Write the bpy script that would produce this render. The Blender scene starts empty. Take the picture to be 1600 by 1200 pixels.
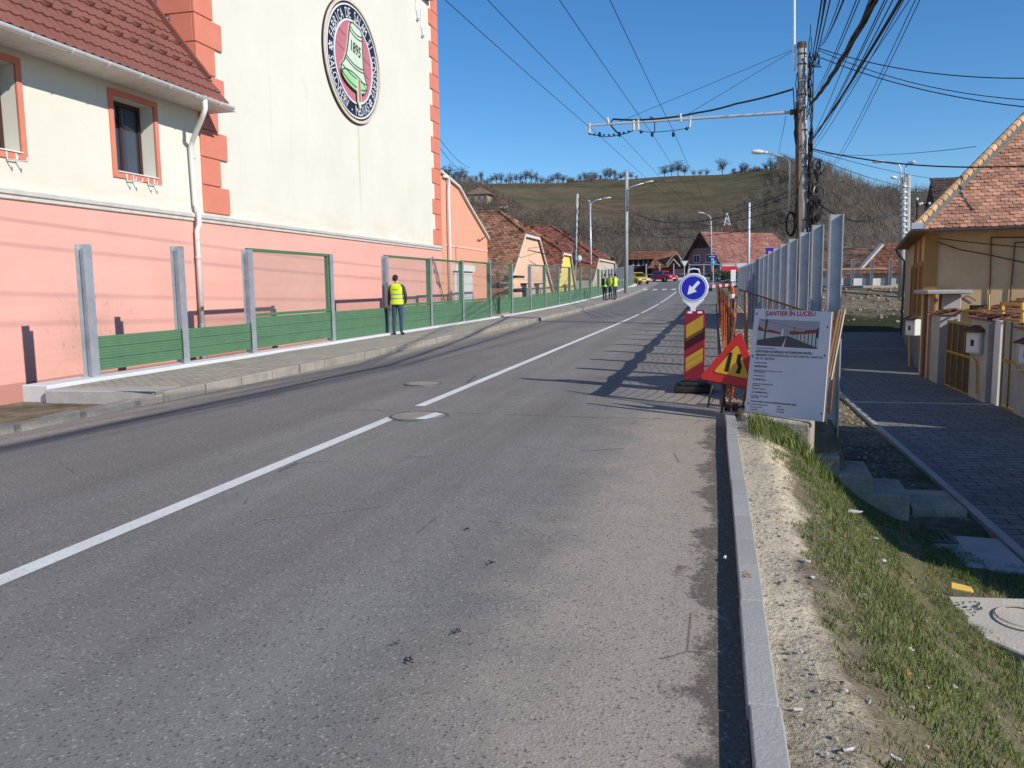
import bpy, bmesh, math, random
from mathutils import Vector, Matrix, noise as mnoise
R = math.radians
SC = bpy.context.scene
COL = SC.collection

# ---------------------------------------------------------------- camera
F = 1280.0; CAMZ = 1.55
def vec(*a): return Vector(a)
_y = Vector(((1117-800)/F, (600-443)/F, -1)).normalized()
_t = Vector((1, .0128, 0))
_z = _t.cross(_y).normalized()
if _z.y < 0: _z = -_z
_x = _y.cross(_z)
ROT = Matrix((_x, _y, _z))
CAMP = Vector((0, 0, CAMZ))
cd = bpy.data.cameras.new('camera'); cam = bpy.data.objects.new('camera', cd); COL.objects.link(cam)
cam.matrix_world = Matrix.Translation(CAMP) @ ROT.to_4x4()
cd.sensor_width = 36; cd.lens = 36*F/1600; cd.clip_start = .05; cd.clip_end = 5000
SC.camera = cam

# ---------------------------------------------------------------- sky, sun, exposure
TOSUN = Vector((.82, -.40, .50)).normalized()
EL = math.asin(TOSUN.z); AZ = math.atan2(TOSUN.x, TOSUN.y)
w = bpy.data.worlds.new('World'); SC.world = w; w.use_nodes = True
nt = w.node_tree; bg = nt.nodes['Background']
sk = nt.nodes.new('ShaderNodeTexSky'); sk.sky_type = 'NISHITA'; sk.sun_disc = False
sk.sun_elevation = EL; sk.sun_rotation = AZ; sk.altitude = 300; sk.air_density = 1.0; sk.dust_density = .0; sk.ozone_density = 6.0
hs_ = nt.nodes.new('ShaderNodeHueSaturation'); hs_.inputs['Saturation'].default_value = 1.16; hs_.inputs['Value'].default_value = 1.34; nt.links.new(sk.outputs[0], hs_.inputs['Color']); nt.links.new(hs_.outputs[0], bg.inputs[0]); bg.inputs[1].default_value = .105
sl = bpy.data.lights.new('sun', 'SUN'); sl.energy = 4.7; sl.angle = R(.5); sl.color = (1, .955, .88)
so = bpy.data.objects.new('sun', sl); COL.objects.link(so); so.rotation_euler = (-TOSUN).to_track_quat('-Z', 'Y').to_euler()
so.location = (30, -20, 40)
SC.view_settings.view_transform = 'Standard'; SC.view_settings.look = 'None'
SC.view_settings.exposure = 0.0; SC.view_settings.gamma = 1
SC.cycles.max_bounces = 6; SC.cycles.transparent_max_bounces = 24

# ---------------------------------------------------------------- helpers: rays of the survey (pixel of the 1600x1200 picture + a known plane -> world point)
def ray(px, py): return ROT @ Vector(((px-800)/F, (600-py)/F, -1))
def atx(px, py, X): d = ray(px, py); return CAMP + d*(X/d.x)
def aty(px, py, Y): d = ray(px, py); return CAMP + d*(Y/d.y)
def atz(px, py, Z=0): d = ray(px, py); return CAMP + d*((Z-CAMZ)/d.z)
def onplane(px, py, P, Q):       # vertical plane through plan points P, Q
    nrm = Vector((Q[1]-P[1], P[0]-Q[0], 0)); d = ray(px, py)
    s = (Vector((P[0], P[1], 0))-CAMP).dot(nrm)/d.dot(nrm); return CAMP + d*s
def proj(p):
    c = ROT.transposed() @ (Vector(p)-CAMP); return (800+F*c.x/-c.z, 600-F*c.y/-c.z)
def topz(py, X, Y):
    lo, hi = -6, 70
    for _ in range(40):
        m = (lo+hi)/2
        if proj((X, Y, m))[1] > py: lo = m
        else: hi = m
    return lo
def g(Y):                        # height of the road along its length
    if Y < 30: return 0.0
    if Y < 116: return 2.0*((Y-30)/86)**2
    return 2.0+.012*(Y-116)
def lerp(a, b, t): return a+(b-a)*t
def sstep(a, b, x):
    t = max(0, min(1, (x-a)/(b-a))); return t*t*(3-2*t)
def pw(x, pts):
    if x <= pts[0][0]: return pts[0][1]
    for (a, b), (c, d) in zip(pts, pts[1:]):
        if x <= c: return lerp(b, d, (x-a)/(c-a))
    return pts[-1][1]

# ---------------------------------------------------------------- materials
def mat(name, col, rough=.8, var=.12, scale=5.0, bump=0.0, bscale=60.0, metal=0.0, island=0.0, spec=.3, col2=None, fine=0.0, world=False, stretch=None):
    m = bpy.data.materials.new(name); m.use_nodes = True
    n = m.node_tree.nodes; l = m.node_tree.links; b = n['Principled BSDF']
    b.inputs['Roughness'].default_value = rough; b.inputs['Metallic'].default_value = metal
    b.inputs['Specular IOR Level'].default_value = spec
    if world: src = n.new('ShaderNodeNewGeometry').outputs['Position']
    else: src = n.new('ShaderNodeTexCoord').outputs['Object']
    if stretch:
        mp = n.new('ShaderNodeMapping'); mp.inputs['Scale'].default_value = stretch; l.new(src, mp.inputs[0]); src = mp.outputs[0]
    nz = n.new('ShaderNodeTexNoise'); nz.inputs['Scale'].default_value = scale; nz.inputs['Detail'].default_value = 6; nz.inputs['Roughness'].default_value = .65
    l.new(src, nz.inputs['Vector'])
    mr = n.new('ShaderNodeMapRange'); mr.inputs[1].default_value = .3; mr.inputs[2].default_value = .7
    l.new(nz.outputs[0], mr.inputs[0])
    mx = n.new('ShaderNodeMix'); mx.data_type = 'RGBA'
    c2 = col2 if col2 else tuple(min(1, c*(1+var)) for c in col); c1 = tuple(c*(1-var) for c in col) if not col2 else col
    mx.inputs['A'].default_value = (*c1, 1); mx.inputs['B'].default_value = (*c2, 1)
    l.new(mr.outputs[0], mx.inputs['Factor'])
    out = mx.outputs['Result']
    if fine > 0:
        n2 = n.new('ShaderNodeTexNoise'); n2.inputs['Scale'].default_value = scale*14; n2.inputs['Detail'].default_value = 3; l.new(src, n2.inputs['Vector'])
        m2 = n.new('ShaderNodeMapRange'); m2.inputs[3].default_value = 1-fine; m2.inputs[4].default_value = 1+fine; l.new(n2.outputs[0], m2.inputs[0])
        vm = n.new('ShaderNodeVectorMath'); vm.operation = 'SCALE'; l.new(out, vm.inputs[0]); l.new(m2.outputs[0], vm.inputs['Scale']); out = vm.outputs[0]
    if island > 0:
        ge = n.new('ShaderNodeNewGeometry')
        m3 = n.new('ShaderNodeMapRange'); m3.inputs[3].default_value = 1-island; m3.inputs[4].default_value = 1+island; l.new(ge.outputs['Random Per Island'], m3.inputs[0])
        vm = n.new('ShaderNodeVectorMath'); vm.operation = 'SCALE'; l.new(out, vm.inputs[0]); l.new(m3.outputs[0], vm.inputs['Scale']); out = vm.outputs[0]
    l.new(out, b.inputs['Base Color'])
    if bump > 0:
        nb = n.new('ShaderNodeTexNoise'); nb.inputs['Scale'].default_value = bscale; nb.inputs['Detail'].default_value = 4; l.new(src, nb.inputs['Vector'])
        bp = n.new('ShaderNodeBump'); bp.inputs['Strength'].default_value = bump; bp.inputs['Distance'].default_value = .02
        l.new(nb.outputs[0], bp.inputs['Height']); l.new(bp.outputs[0], b.inputs['Normal'])
    return m
class G:                          # tiny node graph writer for the larger ground materials
    def __init__(s, m): s.n = m.node_tree.nodes; s.l = m.node_tree.links; s.b = s.n['Principled BSDF']
    def put(s, i, v):
        if hasattr(v, 'is_linked') or isinstance(v, bpy.types.NodeSocket): s.l.new(v, i)
        else: i.default_value = v
    def pos(s): return s.n.new('ShaderNodeNewGeometry').outputs['Position']
    def map(s, v, sc=(1, 1, 1), rot=(0, 0, 0), loc=(0, 0, 0)):
        q = s.n.new('ShaderNodeMapping'); s.put(q.inputs[0], v); q.inputs['Scale'].default_value = sc; q.inputs['Rotation'].default_value = rot; q.inputs['Location'].default_value = loc; return q.outputs[0]
    def noise(s, v, sc, det=5, rough=.6, dist=0):
        q = s.n.new('ShaderNodeTexNoise'); s.put(q.inputs['Vector'], v); q.inputs['Scale'].default_value = sc; q.inputs['Detail'].default_value = det; q.inputs['Roughness'].default_value = rough; q.inputs['Distortion'].default_value = dist; return q.outputs[0]
    def vor(s, v, sc, feat='F1', out='Distance'):
        q = s.n.new('ShaderNodeTexVoronoi'); q.feature = feat; s.put(q.inputs['Vector'], v); q.inputs['Scale'].default_value = sc; return q.outputs[out]
    def m(s, op, a, b=0.0, c=0.0):
        q = s.n.new('ShaderNodeMath'); q.operation = op; s.put(q.inputs[0], a); s.put(q.inputs[1], b); s.put(q.inputs[2], c); return q.outputs[0]
    def rng(s, v, a, b, c=0.0, d=1.0, smooth=False):
        q = s.n.new('ShaderNodeMapRange'); s.put(q.inputs[0], v)
        if smooth: q.interpolation_type = 'SMOOTHSTEP'
        for i, x in zip((1, 2, 3, 4), (a, b, c, d)): q.inputs[i].default_value = x
        return q.outputs[0]
    def mix(s, f, a, b, mode='MIX'):
        q = s.n.new('ShaderNodeMix'); q.data_type = 'RGBA'; q.blend_type = mode; s.put(q.inputs['Factor'], f)
        for i, x in (('A', a), ('B', b)): s.put(q.inputs[i], (*x, 1) if isinstance(x, tuple) and len(x) == 3 else x)
        return q.outputs['Result']
    def scale(s, v, f):
        q = s.n.new('ShaderNodeVectorMath'); q.operation = 'SCALE'; s.put(q.inputs[0], v); s.put(q.inputs['Scale'], f); return q.outputs[0]
    def xyz(s, v):
        q = s.n.new('ShaderNodeSeparateXYZ'); s.put(q.inputs[0], v); return q.outputs
    def bump(s, h, st, d=.02):
        q = s.n.new('ShaderNodeBump'); q.inputs['Strength'].default_value = st; q.inputs['Distance'].default_value = d; s.put(q.inputs['Height'], h); s.l.new(q.outputs[0], s.b.inputs['Normal'])
    def brick(s, v, w_, h_, mortar=.012, c1=(.3, .3, .3), c2=(.24, .24, .24), cm=(.1, .1, .09), off=.5):
        q = s.n.new('ShaderNodeTexBrick'); s.put(q.inputs['Vector'], v); q.inputs['Scale'].default_value = 1; q.inputs['Brick Width'].default_value = w_; q.inputs['Row Height'].default_value = h_; q.inputs['Mortar Size'].default_value = mortar; q.inputs['Mortar Smooth'].default_value = .3; q.offset = off
        for k, c in (('Color1', c1), ('Color2', c2), ('Mortar', cm)): q.inputs[k].default_value = (*c, 1)
        return q.outputs
def newmat(name, rough=.85, spec=.25):
    m = bpy.data.materials.new(name); m.use_nodes = True; gg = G(m); gg.b.inputs['Roughness'].default_value = rough; gg.b.inputs['Specular IOR Level'].default_value = spec; return m, gg

# ---------------------------------------------------------------- mesh writer
OFF = {}
class MB:
    def __init__(s): s.v = []; s.f = []; s.mi = []; s.cm = 0
    def add(s, vs, fs):
        o = len(s.v); s.v += [tuple(v) for v in vs]; s.f += [[i+o for i in f] for f in fs]; s.mi += [s.cm]*len(fs); return s
    def quad(s, a, b, c, d): return s.add([a, b, c, d], [[0, 1, 2, 3]])
    def poly(s, p): return s.add(p, [list(range(len(p)))])
    def box(s, x0, y0, z0, x1, y1, z1):
        return s.add([(x, y, z) for z in (z0, z1) for y in (y0, y1) for x in (x0, x1)], [[0, 2, 3, 1], [4, 5, 7, 6], [0, 1, 5, 4], [2, 6, 7, 3], [0, 4, 6, 2], [1, 3, 7, 5]])
    def obox(s, c, ax, ay, az):      # centre and three half vectors
        c, ax, ay, az = map(Vector, (c, ax, ay, az))
        return s.add([c+ax*i+ay*j+az*k for k in (-1, 1) for j in (-1, 1) for i in (-1, 1)], [[0, 2, 3, 1], [4, 5, 7, 6], [0, 1, 5, 4], [2, 6, 7, 3], [0, 4, 6, 2], [1, 3, 7, 5]])
    def prism(s, p, d):
        p = [Vector(q) for q in p]; d = Vector(d); k = len(p)
        return s.add(p+[q+d for q in p], [list(range(k))[::-1], list(range(k, 2*k))]+[[i, (i+1) % k, (i+1) % k+k, i+k] for i in range(k)])
    def tube(s, pts, r, n=6, cap=True):
        pts = [Vector(p) for p in pts]; k = len(pts); rs = r if isinstance(r, (list, tuple)) else [r]*k; vs = []; fs = []
        up = None
        for i, p in enumerate(pts):
            d = (pts[min(i+1, k-1)]-pts[max(i-1, 0)])
            d = d.normalized() if d.length > 1e-9 else Vector((0, 0, 1))
            if up is None: up = Vector((0, 0, 1)) if abs(d.z) < .9 else Vector((1, 0, 0))
            a = d.cross(up)
            if a.length < 1e-6: a = d.cross(Vector((0, 1, 0)))
            a.normalize(); b = a.cross(d).normalized(); up = b
            for j in range(n):
                t = 2*math.pi*j/n; vs.append(p+(a*math.cos(t)+b*math.sin(t))*rs[i])
        for i in range(k-1):
            for j in range(n): fs.append([i*n+j, i*n+(j+1) % n, (i+1)*n+(j+1) % n, (i+1)*n+j])
        if cap and n > 2: fs += [list(range(n))[::-1], list(range((k-1)*n, k*n))]
        return s.add(vs, fs)
    def cyl(s, a, b, r0, r1=None, n=12): return s.tube([a, b], [r0, r0 if r1 is None else r1], n)
    def ball(s, c, rx, ry=None, rz=None, n=10, m=6):
        ry = ry or rx; rz = rz or rx; c = Vector(c); vs = [c+Vector((0, 0, -rz))]; fs = []
        for i in range(1, m):
            t = -math.pi/2+math.pi*i/m
            for j in range(n):
                q = 2*math.pi*j/n; vs.append(c+Vector((rx*math.cos(t)*math.cos(q), ry*math.cos(t)*math.sin(q), rz*math.sin(t))))
        vs.append(c+Vector((0, 0, rz))); L = len(vs)-1
        for j in range(n): fs.append([0, 1+(j+1) % n, 1+j]); fs.append([L, L-n+j, L-n+(j+1) % n])
        for i in range(m-2):
            for j in range(n): fs.append([1+i*n+j, 1+i*n+(j+1) % n, 1+(i+1)*n+(j+1) % n, 1+(i+1)*n+j])
        return s.add(vs, fs)
    def loft(s, rings, cap=True, closed=True):
        n = len(rings[0]); k = len(rings); vs = [p for r in rings for p in r]; fs = []
        for i in range(k-1):
            for j in range(n if closed else n-1): fs.append([i*n+j, i*n+(j+1) % n, (i+1)*n+(j+1) % n, (i+1)*n+j])
        if cap and closed: fs += [list(range(n))[::-1], list(range((k-1)*n, k*n))]
        return s.add(vs, fs)
    def build(s, name, mats, parent=None, smooth=False, bevel=0, local=False, loc=None, segs=1):
        mats = mats if isinstance(mats, (list, tuple)) else [mats]
        if parent is not None: off = Vector(OFF.get(parent.name, (0, 0, 0)))
        elif loc is not None: off = Vector(loc)
        else:
            xs, ys, zs = zip(*s.v); off = Vector(((min(xs)+max(xs))/2, (min(ys)+max(ys))/2, min(zs)))
        me = bpy.data.meshes.new(name); me.from_pydata([Vector(v)-off for v in s.v], [], s.f)
        for mm in mats: me.materials.append(mm)
        if len(mats) > 1: me.polygons.foreach_set('material_index', s.mi)
        bm = bmesh.new(); bm.from_mesh(me); bmesh.ops.recalc_face_normals(bm, faces=bm.faces); bm.to_mesh(me); bm.free()
        if smooth: me.polygons.foreach_set('use_smooth', [True]*len(me.polygons))
        o = bpy.data.objects.new(name, me); COL.objects.link(o)
        if parent is not None: o.parent = parent; OFF[o.name] = off
        else: o.location = off; OFF[o.name] = off
        if bevel > 0:
            bv = o.modifiers.new('bevel', 'BEVEL'); bv.width = bevel; bv.segments = segs; bv.limit_method = 'ANGLE'; bv.angle_limit = R(40)
        return o
def thing(name, label, cat, loc=(0, 0, 0), group=None, rot=None):
    o = bpy.data.objects.new(name, None); COL.objects.link(o); o.location = loc; o.empty_display_size = .3
    o['label'] = label; o['category'] = cat
    if group: o['group'] = group
    if rot is not None: o.rotation_euler = (0, 0, rot); OFF[o.name] = (0, 0, 0)
    else: OFF[o.name] = tuple(loc)
    return o
def tag(o, label, cat, group=None):
    o['label'] = label; o['category'] = cat
    if group: o['group'] = group
    return o
def struct(o, kind='structure'): o['kind'] = kind; return o
def dup(root, loc, rot=None, label=None, group=None, scale=None):
    r = root.copy(); COL.objects.link(r); r.location = loc
    if rot is not None: r.rotation_euler = (0, 0, rot)
    if scale is not None: r.scale = scale if isinstance(scale, (tuple, list)) else (scale,)*3
    if label: r['label'] = label
    if group: r['group'] = group
    for ch in list(root.children):
        c = ch.copy(); COL.objects.link(c); c.parent = r
        for gr in list(ch.children):
            d = gr.copy(); COL.objects.link(d); d.parent = c
    return r
def wall_holes(mb, u0, u1, v0, v1, holes, P, depth, rim_index=None):
    # planar wall in (u,v) with rectangular holes; P(u,v,d) maps to world, d = depth behind the face
    us = sorted({u0, u1, *[h[0] for h in holes], *[h[1] for h in holes]}); vs = sorted({v0, v1, *[h[2] for h in holes], *[h[3] for h in holes]})
    for a, b in zip(us, us[1:]):
        for c, d in zip(vs, vs[1:]):
            mu, mv = (a+b)/2, (c+d)/2
            if any(h[0] < mu < h[1] and h[2] < mv < h[3] for h in holes): continue
            mb.quad(P(a, c, 0), P(b, c, 0), P(b, d, 0), P(a, d, 0))
    for h in holes:
        a, b, c, d = h[:4]
        for (p, q), (r_, t) in (((a, c), (b, c)), ((b, c), (b, d)), ((b, d), (a, d)), ((a, d), (a, c))):
            mb.quad(P(p, q, 0), P(r_, t, 0), P(r_, t, depth), P(p, q, depth))
_tc = {}
def text_geo(s, size=1.0, ext=0.0, align='CENTER', bold=0.0):
    k = (s, size, ext, align, bold)
    if k in _tc: return _tc[k]
    c = bpy.data.curves.new('txt', 'FONT'); c.body = s; c.size = size; c.extrude = ext; c.align_x = align; c.offset = bold; c.resolution_u = 3
    o = bpy.data.objects.new('txt', c); COL.objects.link(o)
    dg = bpy.context.evaluated_depsgraph_get(); me = bpy.data.meshes.new_from_object(o.evaluated_get(dg))
    vs = [v.co.copy() for v in me.vertices]; fs = [list(p.vertices) for p in me.polygons]
    bpy.data.objects.remove(o); bpy.data.meshes.remove(me); _tc[k] = (vs, fs); return vs, fs
def put_text(mb, s, org, u, v, nrm, size, ext=.001, align='CENTER', lift=0.0, bold=0.0, squash=1.0):
    vs, fs = text_geo(s, size, ext, align, bold); org, u, v, nrm = map(Vector, (org, u, v, nrm))
    mb.add([org+u*(p.x*squash)+v*p.y+nrm*(p.z+lift) for p in vs], fs)
# ================================================================ SETTING
rng = random.Random(7)
def nz(x, y, z=0.0): return mnoise.noise(Vector((x, y, z)))
def lowz(Y): return pw(Y, [(-30, -1.3), (24, -1.27), (34, -1.1), (40, -.92), (44, -.5), (49, .45), (52.4, 1.15), (64, 1.25), (116, 2.0), (140, 2.25), (900, 3)])
SLOPE = [(.1, -.06), (.24, .025), (.48, .04), (.8, -.13), (1.15, -.46), (1.6, -.86), (2.0, -1.09), (2.4, -1.2), (2.8, -1.27), (3.0, -1.3)]
def verge(X, Y): k = sstep(.27, .7, X); return pw(X, SLOPE)+k*(.06*nz(X*1.7, Y*1.7)+.03*nz(X*6, Y*6, 3)+.012*nz(X*17, Y*17, 6))+(1-k)*.008*nz(X*9, Y*9, 3)
def ground_z(X, Y):
    if X < -9.95: return g(Y)-lerp(.05, .75, sstep(-9.95, -10.6, X))
    if X < .3: return g(Y)-.06
    lo = lowz(Y)
    far = lerp(g(Y)+.0, lo, sstep(1.35, 1.75 if Y < 44 else 6, X)) if Y < 58 else lerp(g(Y)-.06, lo, sstep(3, 8, X))
    near = min(pw(X, SLOPE)-.14, .0) if X < 3.02 else -1.3
    return lerp(near, far, sstep(9.7, 10.2, Y))
def grid(xs, ys, fz, sk=None):
    vs = [(x, y, fz(x, y)) for y in ys for x in xs]; n = len(xs); fs = []
    for j in range(len(ys)-1):
        for i in range(n-1):
            if sk and sk((xs[i]+xs[i+1])/2, (ys[j]+ys[j+1])/2): continue
            fs.append([j*n+i, j*n+i+1, (j+1)*n+i+1, (j+1)*n+i])
    return vs, fs
def frange(a, b, s):
    k = max(1, round((b-a)/s)); return [a+(b-a)*i/k for i in range(k+1)]

# --- materials of the ground
def mk_asphalt():
    m, G_ = newmat('asphalt', .93, .10); p = G_.pos(); x, y, z = G_.xyz(p)[0:3]
    big = G_.noise(p, .35, 5); streak = G_.noise(G_.map(p, (1.4, .06, 1)), 1.0, 4); fine = G_.noise(p, 55, 3, .7)
    cells = G_.vor(p, 95, 'F1', 'Color'); cr = G_.xyz(cells)[0]
    base = G_.mix(G_.rng(big, .3, .7), (.198, .184, .170), (.247, .230, .213))
    base = G_.mix(G_.m('MULTIPLY', G_.rng(G_.noise(p, .55, 3), .58, .72), .35), base, (.27, .215, .20))      # faint reddish worn patches
    base = G_.scale(base, G_.rng(streak, .3, .7, .82, 1.14))
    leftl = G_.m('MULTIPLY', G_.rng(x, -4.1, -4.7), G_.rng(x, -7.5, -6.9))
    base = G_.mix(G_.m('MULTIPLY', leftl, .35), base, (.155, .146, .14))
    edge = G_.noise(p, 2.2, 5)
    dust = G_.rng(G_.m('ADD', x, G_.m('MULTIPLY', edge, 1.3)), -.75, .35, 0, 1, True)                          # dust by the right kerb
    dust = G_.m('MULTIPLY', dust, G_.rng(y, 14, 9))
    base = G_.mix(G_.m('MULTIPLY', dust, .64), base, (.47, .385, .29))
    dl = G_.rng(G_.m('ADD', x, G_.m('MULTIPLY', edge, .6)), -6.45, -7.15, 0, 1, True)
    base = G_.mix(G_.m('MULTIPLY', dl, .65), base, (.40, .335, .265))
    joint = G_.m('LESS_THAN', G_.m('ABSOLUTE', G_.m('SUBTRACT', G_.m('ADD', y, G_.m('MULTIPLY', G_.noise(p, 1.6, 4), .35)), 9.75)), .014)
    joint = G_.m('MULTIPLY', joint, G_.m('MULTIPLY', G_.rng(x, -5.2, -4.8), G_.rng(G_.noise(p, 3), .38, .5)))
    base = G_.mix(G_.m('MULTIPLY', joint, .8), base, (.04, .038, .036))
    crack = G_.m('LESS_THAN', G_.vor(G_.map(p, (.8, .5, 1)), 1.0, 'DISTANCE_TO_EDGE'), .004)
    crack = G_.m('MULTIPLY', crack, G_.m('GREATER_THAN', G_.noise(p, .5, 2), .56))
    base = G_.mix(G_.m('MULTIPLY', crack, .55), base, (.06, .056, .054))
    stain = G_.rng(G_.m('ADD', x, G_.m('MULTIPLY', G_.noise(G_.map(p, (1, .8, 1)), 1.9, 9, .8), 1.1)), .46, .53)   # damp soil swept against the kerb
    stain = G_.m('MULTIPLY', stain, G_.rng(y, 9.8, 9.0))
    base = G_.mix(G_.m('MULTIPLY', stain, .8), base, (.115, .098, .078))
    base = G_.scale(base, G_.rng(fine, .25, .75, .88, 1.12))
    base = G_.scale(base, G_.rng(cr, 0, 1, .9, 1.1))
    base = G_.mix(G_.m('MULTIPLY', G_.m('GREATER_THAN', cr, .955), .42), base, (.46, .44, .40))
    base = G_.mix(G_.m('MULTIPLY', G_.m('LESS_THAN', cr, .05), .5), base, (.06, .058, .056))
    G_.put(G_.b.inputs['Base Color'], base)
    G_.bump(G_.m('ADD', G_.vor(p, 95), G_.m('MULTIPLY', fine, .6)), .25, .008)
    return m
def mk_pavers(name, w_, h_, c1, c2, cm, rot=0, dirt=(.3, .26, .2), damt=.4):
    m, G_ = newmat(name, .85, .2); p = G_.pos()
    b = G_.brick(G_.map(p, rot=(0, 0, rot)), w_, h_, .012, c1, c2, cm)
    n = G_.noise(p, 1.1, 5); c = G_.mix(G_.m('MULTIPLY', G_.rng(n, .45, .7), damt), b['Color'], dirt)
    c = G_.scale(c, G_.rng(G_.noise(p, 40, 3), .25, .75, .8, 1.2)); c = G_.scale(c, G_.rng(G_.noise(p, 3.5, 3), .3, .7, .85, 1.15))
    G_.put(G_.b.inputs['Base Color'], c)
    G_.bump(G_.m('SUBTRACT', G_.m('MULTIPLY', G_.noise(p, 25), .4), b['Fac']), .6, .015); return m
def mk_verge():
    m, G_ = newmat('verge_soil', .95, .1); p = G_.pos(); x, y, z = G_.xyz(p)[0:3]
    n1 = G_.noise(p, 1.3, 6); n2 = G_.noise(p, 7, 6, .7); n3 = G_.noise(p, 45, 4, .7)
    c = G_.mix(G_.rng(n2, .35, .65), (.13, .10, .068), (.28, .225, .16))
    gr = G_.m('MULTIPLY', G_.rng(G_.m('ADD', n2, G_.m('MULTIPLY', n1, .7)), .66, .90), G_.rng(x, .5, .85))
    c = G_.mix(G_.m('MULTIPLY', gr, .75), c, (.105, .115, .042))
    sand = G_.rng(G_.m('SUBTRACT', G_.m('ADD', x, G_.m('MULTIPLY', n1, .7)), G_.rng(y, 4.0, 8.0, 0, .22)), .88, .76)
    sand = G_.m('MULTIPLY', sand, G_.rng(G_.m('ADD', y, G_.m('MULTIPLY', n2, 2)), 3.0, 4.6))
    c = G_.mix(G_.m('MULTIPLY', sand, .9), c, (.70, .59, .42))
    c = G_.scale(c, G_.rng(n3, .25, .75, .68, 1.32))
    G_.put(G_.b.inputs['Base Color'], c); G_.bump(G_.m('ADD', n2, G_.m('MULTIPLY', n3, .5)), .7, .05); return m
def mk_ground():
    m, G_ = newmat('bare_soil', .95, .1); p = G_.pos(); n = G_.noise(p, 1.1, 7, .7); f = G_.noise(p, 9, 7, .75)
    c = G_.mix(G_.rng(n, .35, .65), (.12, .092, .062), (.29, .235, .17)); c = G_.mix(G_.m('MULTIPLY', G_.rng(G_.noise(p, .9, 5), .52, .62), .7), c, (.075, .10, .035)); xx, yy, zz = G_.xyz(p)[0:3]; c = G_.mix(G_.m('MULTIPLY', G_.m('MULTIPLY', G_.rng(yy, 39, 40), G_.rng(G_.m('ADD', zz, G_.noise(p, .8, 4)), .55, .2)), G_.rng(yy, 56, 52)), c, (.045, .05, .024))  # bank foot beyond the path: green cover and its shade painted into the colour
    c = G_.scale(c, G_.rng(f, .25, .75, .6, 1.4)); G_.put(G_.b.inputs['Base Color'], c); G_.bump(f, .8, .06); return m
def mk_hill():
    m, G_ = newmat('hill_grass', .95, .05); p = G_.pos(); x, y, z = G_.xyz(p)[0:3]
    n = G_.noise(p, .012, 5); f = G_.noise(p, .12, 6, .7); ter = G_.noise(G_.map(p, (.006, .006, .16)), 1.0, 3, .5)
    c = G_.mix(G_.rng(ter, .36, .64), (.098, .086, .044), (.142, .114, .068))
    c = G_.mix(G_.rng(G_.noise(G_.map(p, (.01, .01, .07)), 1.0, 3), .54, .66), c, (.155, .105, .068))
    c = G_.mix(G_.rng(G_.m('ADD', z, G_.m('MULTIPLY', n, 26)), 45, 37), c, (.100, .082, .060))
    c = G_.mix(G_.rng(G_.m('ADD', x, G_.m('MULTIPLY', n, 60)), 78, 100), c, (.095, .076, .055))
    c = G_.scale(c, G_.rng(f, .25, .75, .6, 1.4)); G_.put(G_.b.inputs['Base Color'], c); return m
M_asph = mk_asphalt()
M_pave_l = mk_pavers('sidewalk_pavers', .2, .1, (.42, .375, .31), (.36, .325, .275), (.19, .17, .14), R(90), (.42, .36, .28), .5)
M_pave_r = mk_pavers('beige_pavers', .2, .1, (.44, .37, .27), (.36, .305, .225), (.16, .135, .1), 0, (.42, .35, .25), .5)
M_pave_low = mk_pavers('lower_pavers', .42, .21, (.235, .225, .21), (.18, .175, .165), (.06, .058, .055), 0, (.15, .15, .15), .5)
M_verge = mk_verge(); M_soil = mk_ground(); M_hill = mk_hill()
M_conc = mat('concrete', (.40, .385, .36), .85, .14, 3, .25, 30, fine=.12)
M_concw = mat('pale_concrete', (.62, .62, .62), .8, .08, 2, .1, 30, fine=.05)
M_concd = mat('weathered_concrete', (.40, .345, .265), .92, .3, 2.5, .6, 22, fine=.3, spec=.1)
M_kerb = mat('kerb_stone', (.38, .365, .335), .92, .07, 3, .2, 60, fine=.09, island=.07, spec=.1)
M_kerbl = mat('old_kerb_stone', (.31, .28, .235), .9, .2, 3, .4, 30, fine=.2, island=.1)
def mk_paint():
    m, G_ = newmat('road_paint', .7, .3); p = G_.pos()
    wear = G_.m('MULTIPLY', G_.rng(G_.noise(p, 30, 5, .75), .56, .7), .75); c = G_.mix(G_.rng(G_.noise(p, 2, 4), .3, .7), (.66, .65, .62), (.80, .79, .76)); c = G_.mix(wear, c, (.24, .235, .23))
    G_.put(G_.b.inputs['Base Color'], c); G_.bump(G_.noise(p, 70), .4, .01); return m
M_paint = mk_paint()

# --- ground sheet
xs = frange(-900, -60, 60)+frange(-48, -14, 4)+[-12.2, -11.4, -10.6, -10.2, -9.95, -9.6, -7.8, -4, 0, .28, .5, .8, 1.1, 1.35, 1.45, 1.55, 1.65, 1.8, 2.1, 2.5, 2.9, 3.1, 3.6, 4.6, 6, 7.5, 9, 12, 16, 22, 30, 45]+frange(70, 900, 60)
ys = [-300, -100, -40, -15, -5]+frange(0, 9, 1)+[9.6, 9.7, 9.85, 10, 10.1, 10.25]+frange(11, 60, 1)+frange(63, 140, 3)+frange(150, 1500, 50)
mb = MB(); mb.add(*grid(xs, ys, ground_z)); struct(mb.build('ground', M_soil))
# --- road
yr = [-14, -4]+frange(0, 30, 2)+frange(31, 96, 1.5)
mb = MB(); mb.add(*grid([-7.72, -6, -3.75, -1.5, .14], yr, lambda x, y: g(y)-.012*abs(x+3.75)/4+.0)); 
yj = frange(96, 124, 2)
mb.add(*grid([-60, -40, -25, -14, -7.72, -3.75, .14, 4, 9, 20, 45], yj, lambda x, y: g(y)+.004)); struct(mb.build('road', M_asph))
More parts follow.
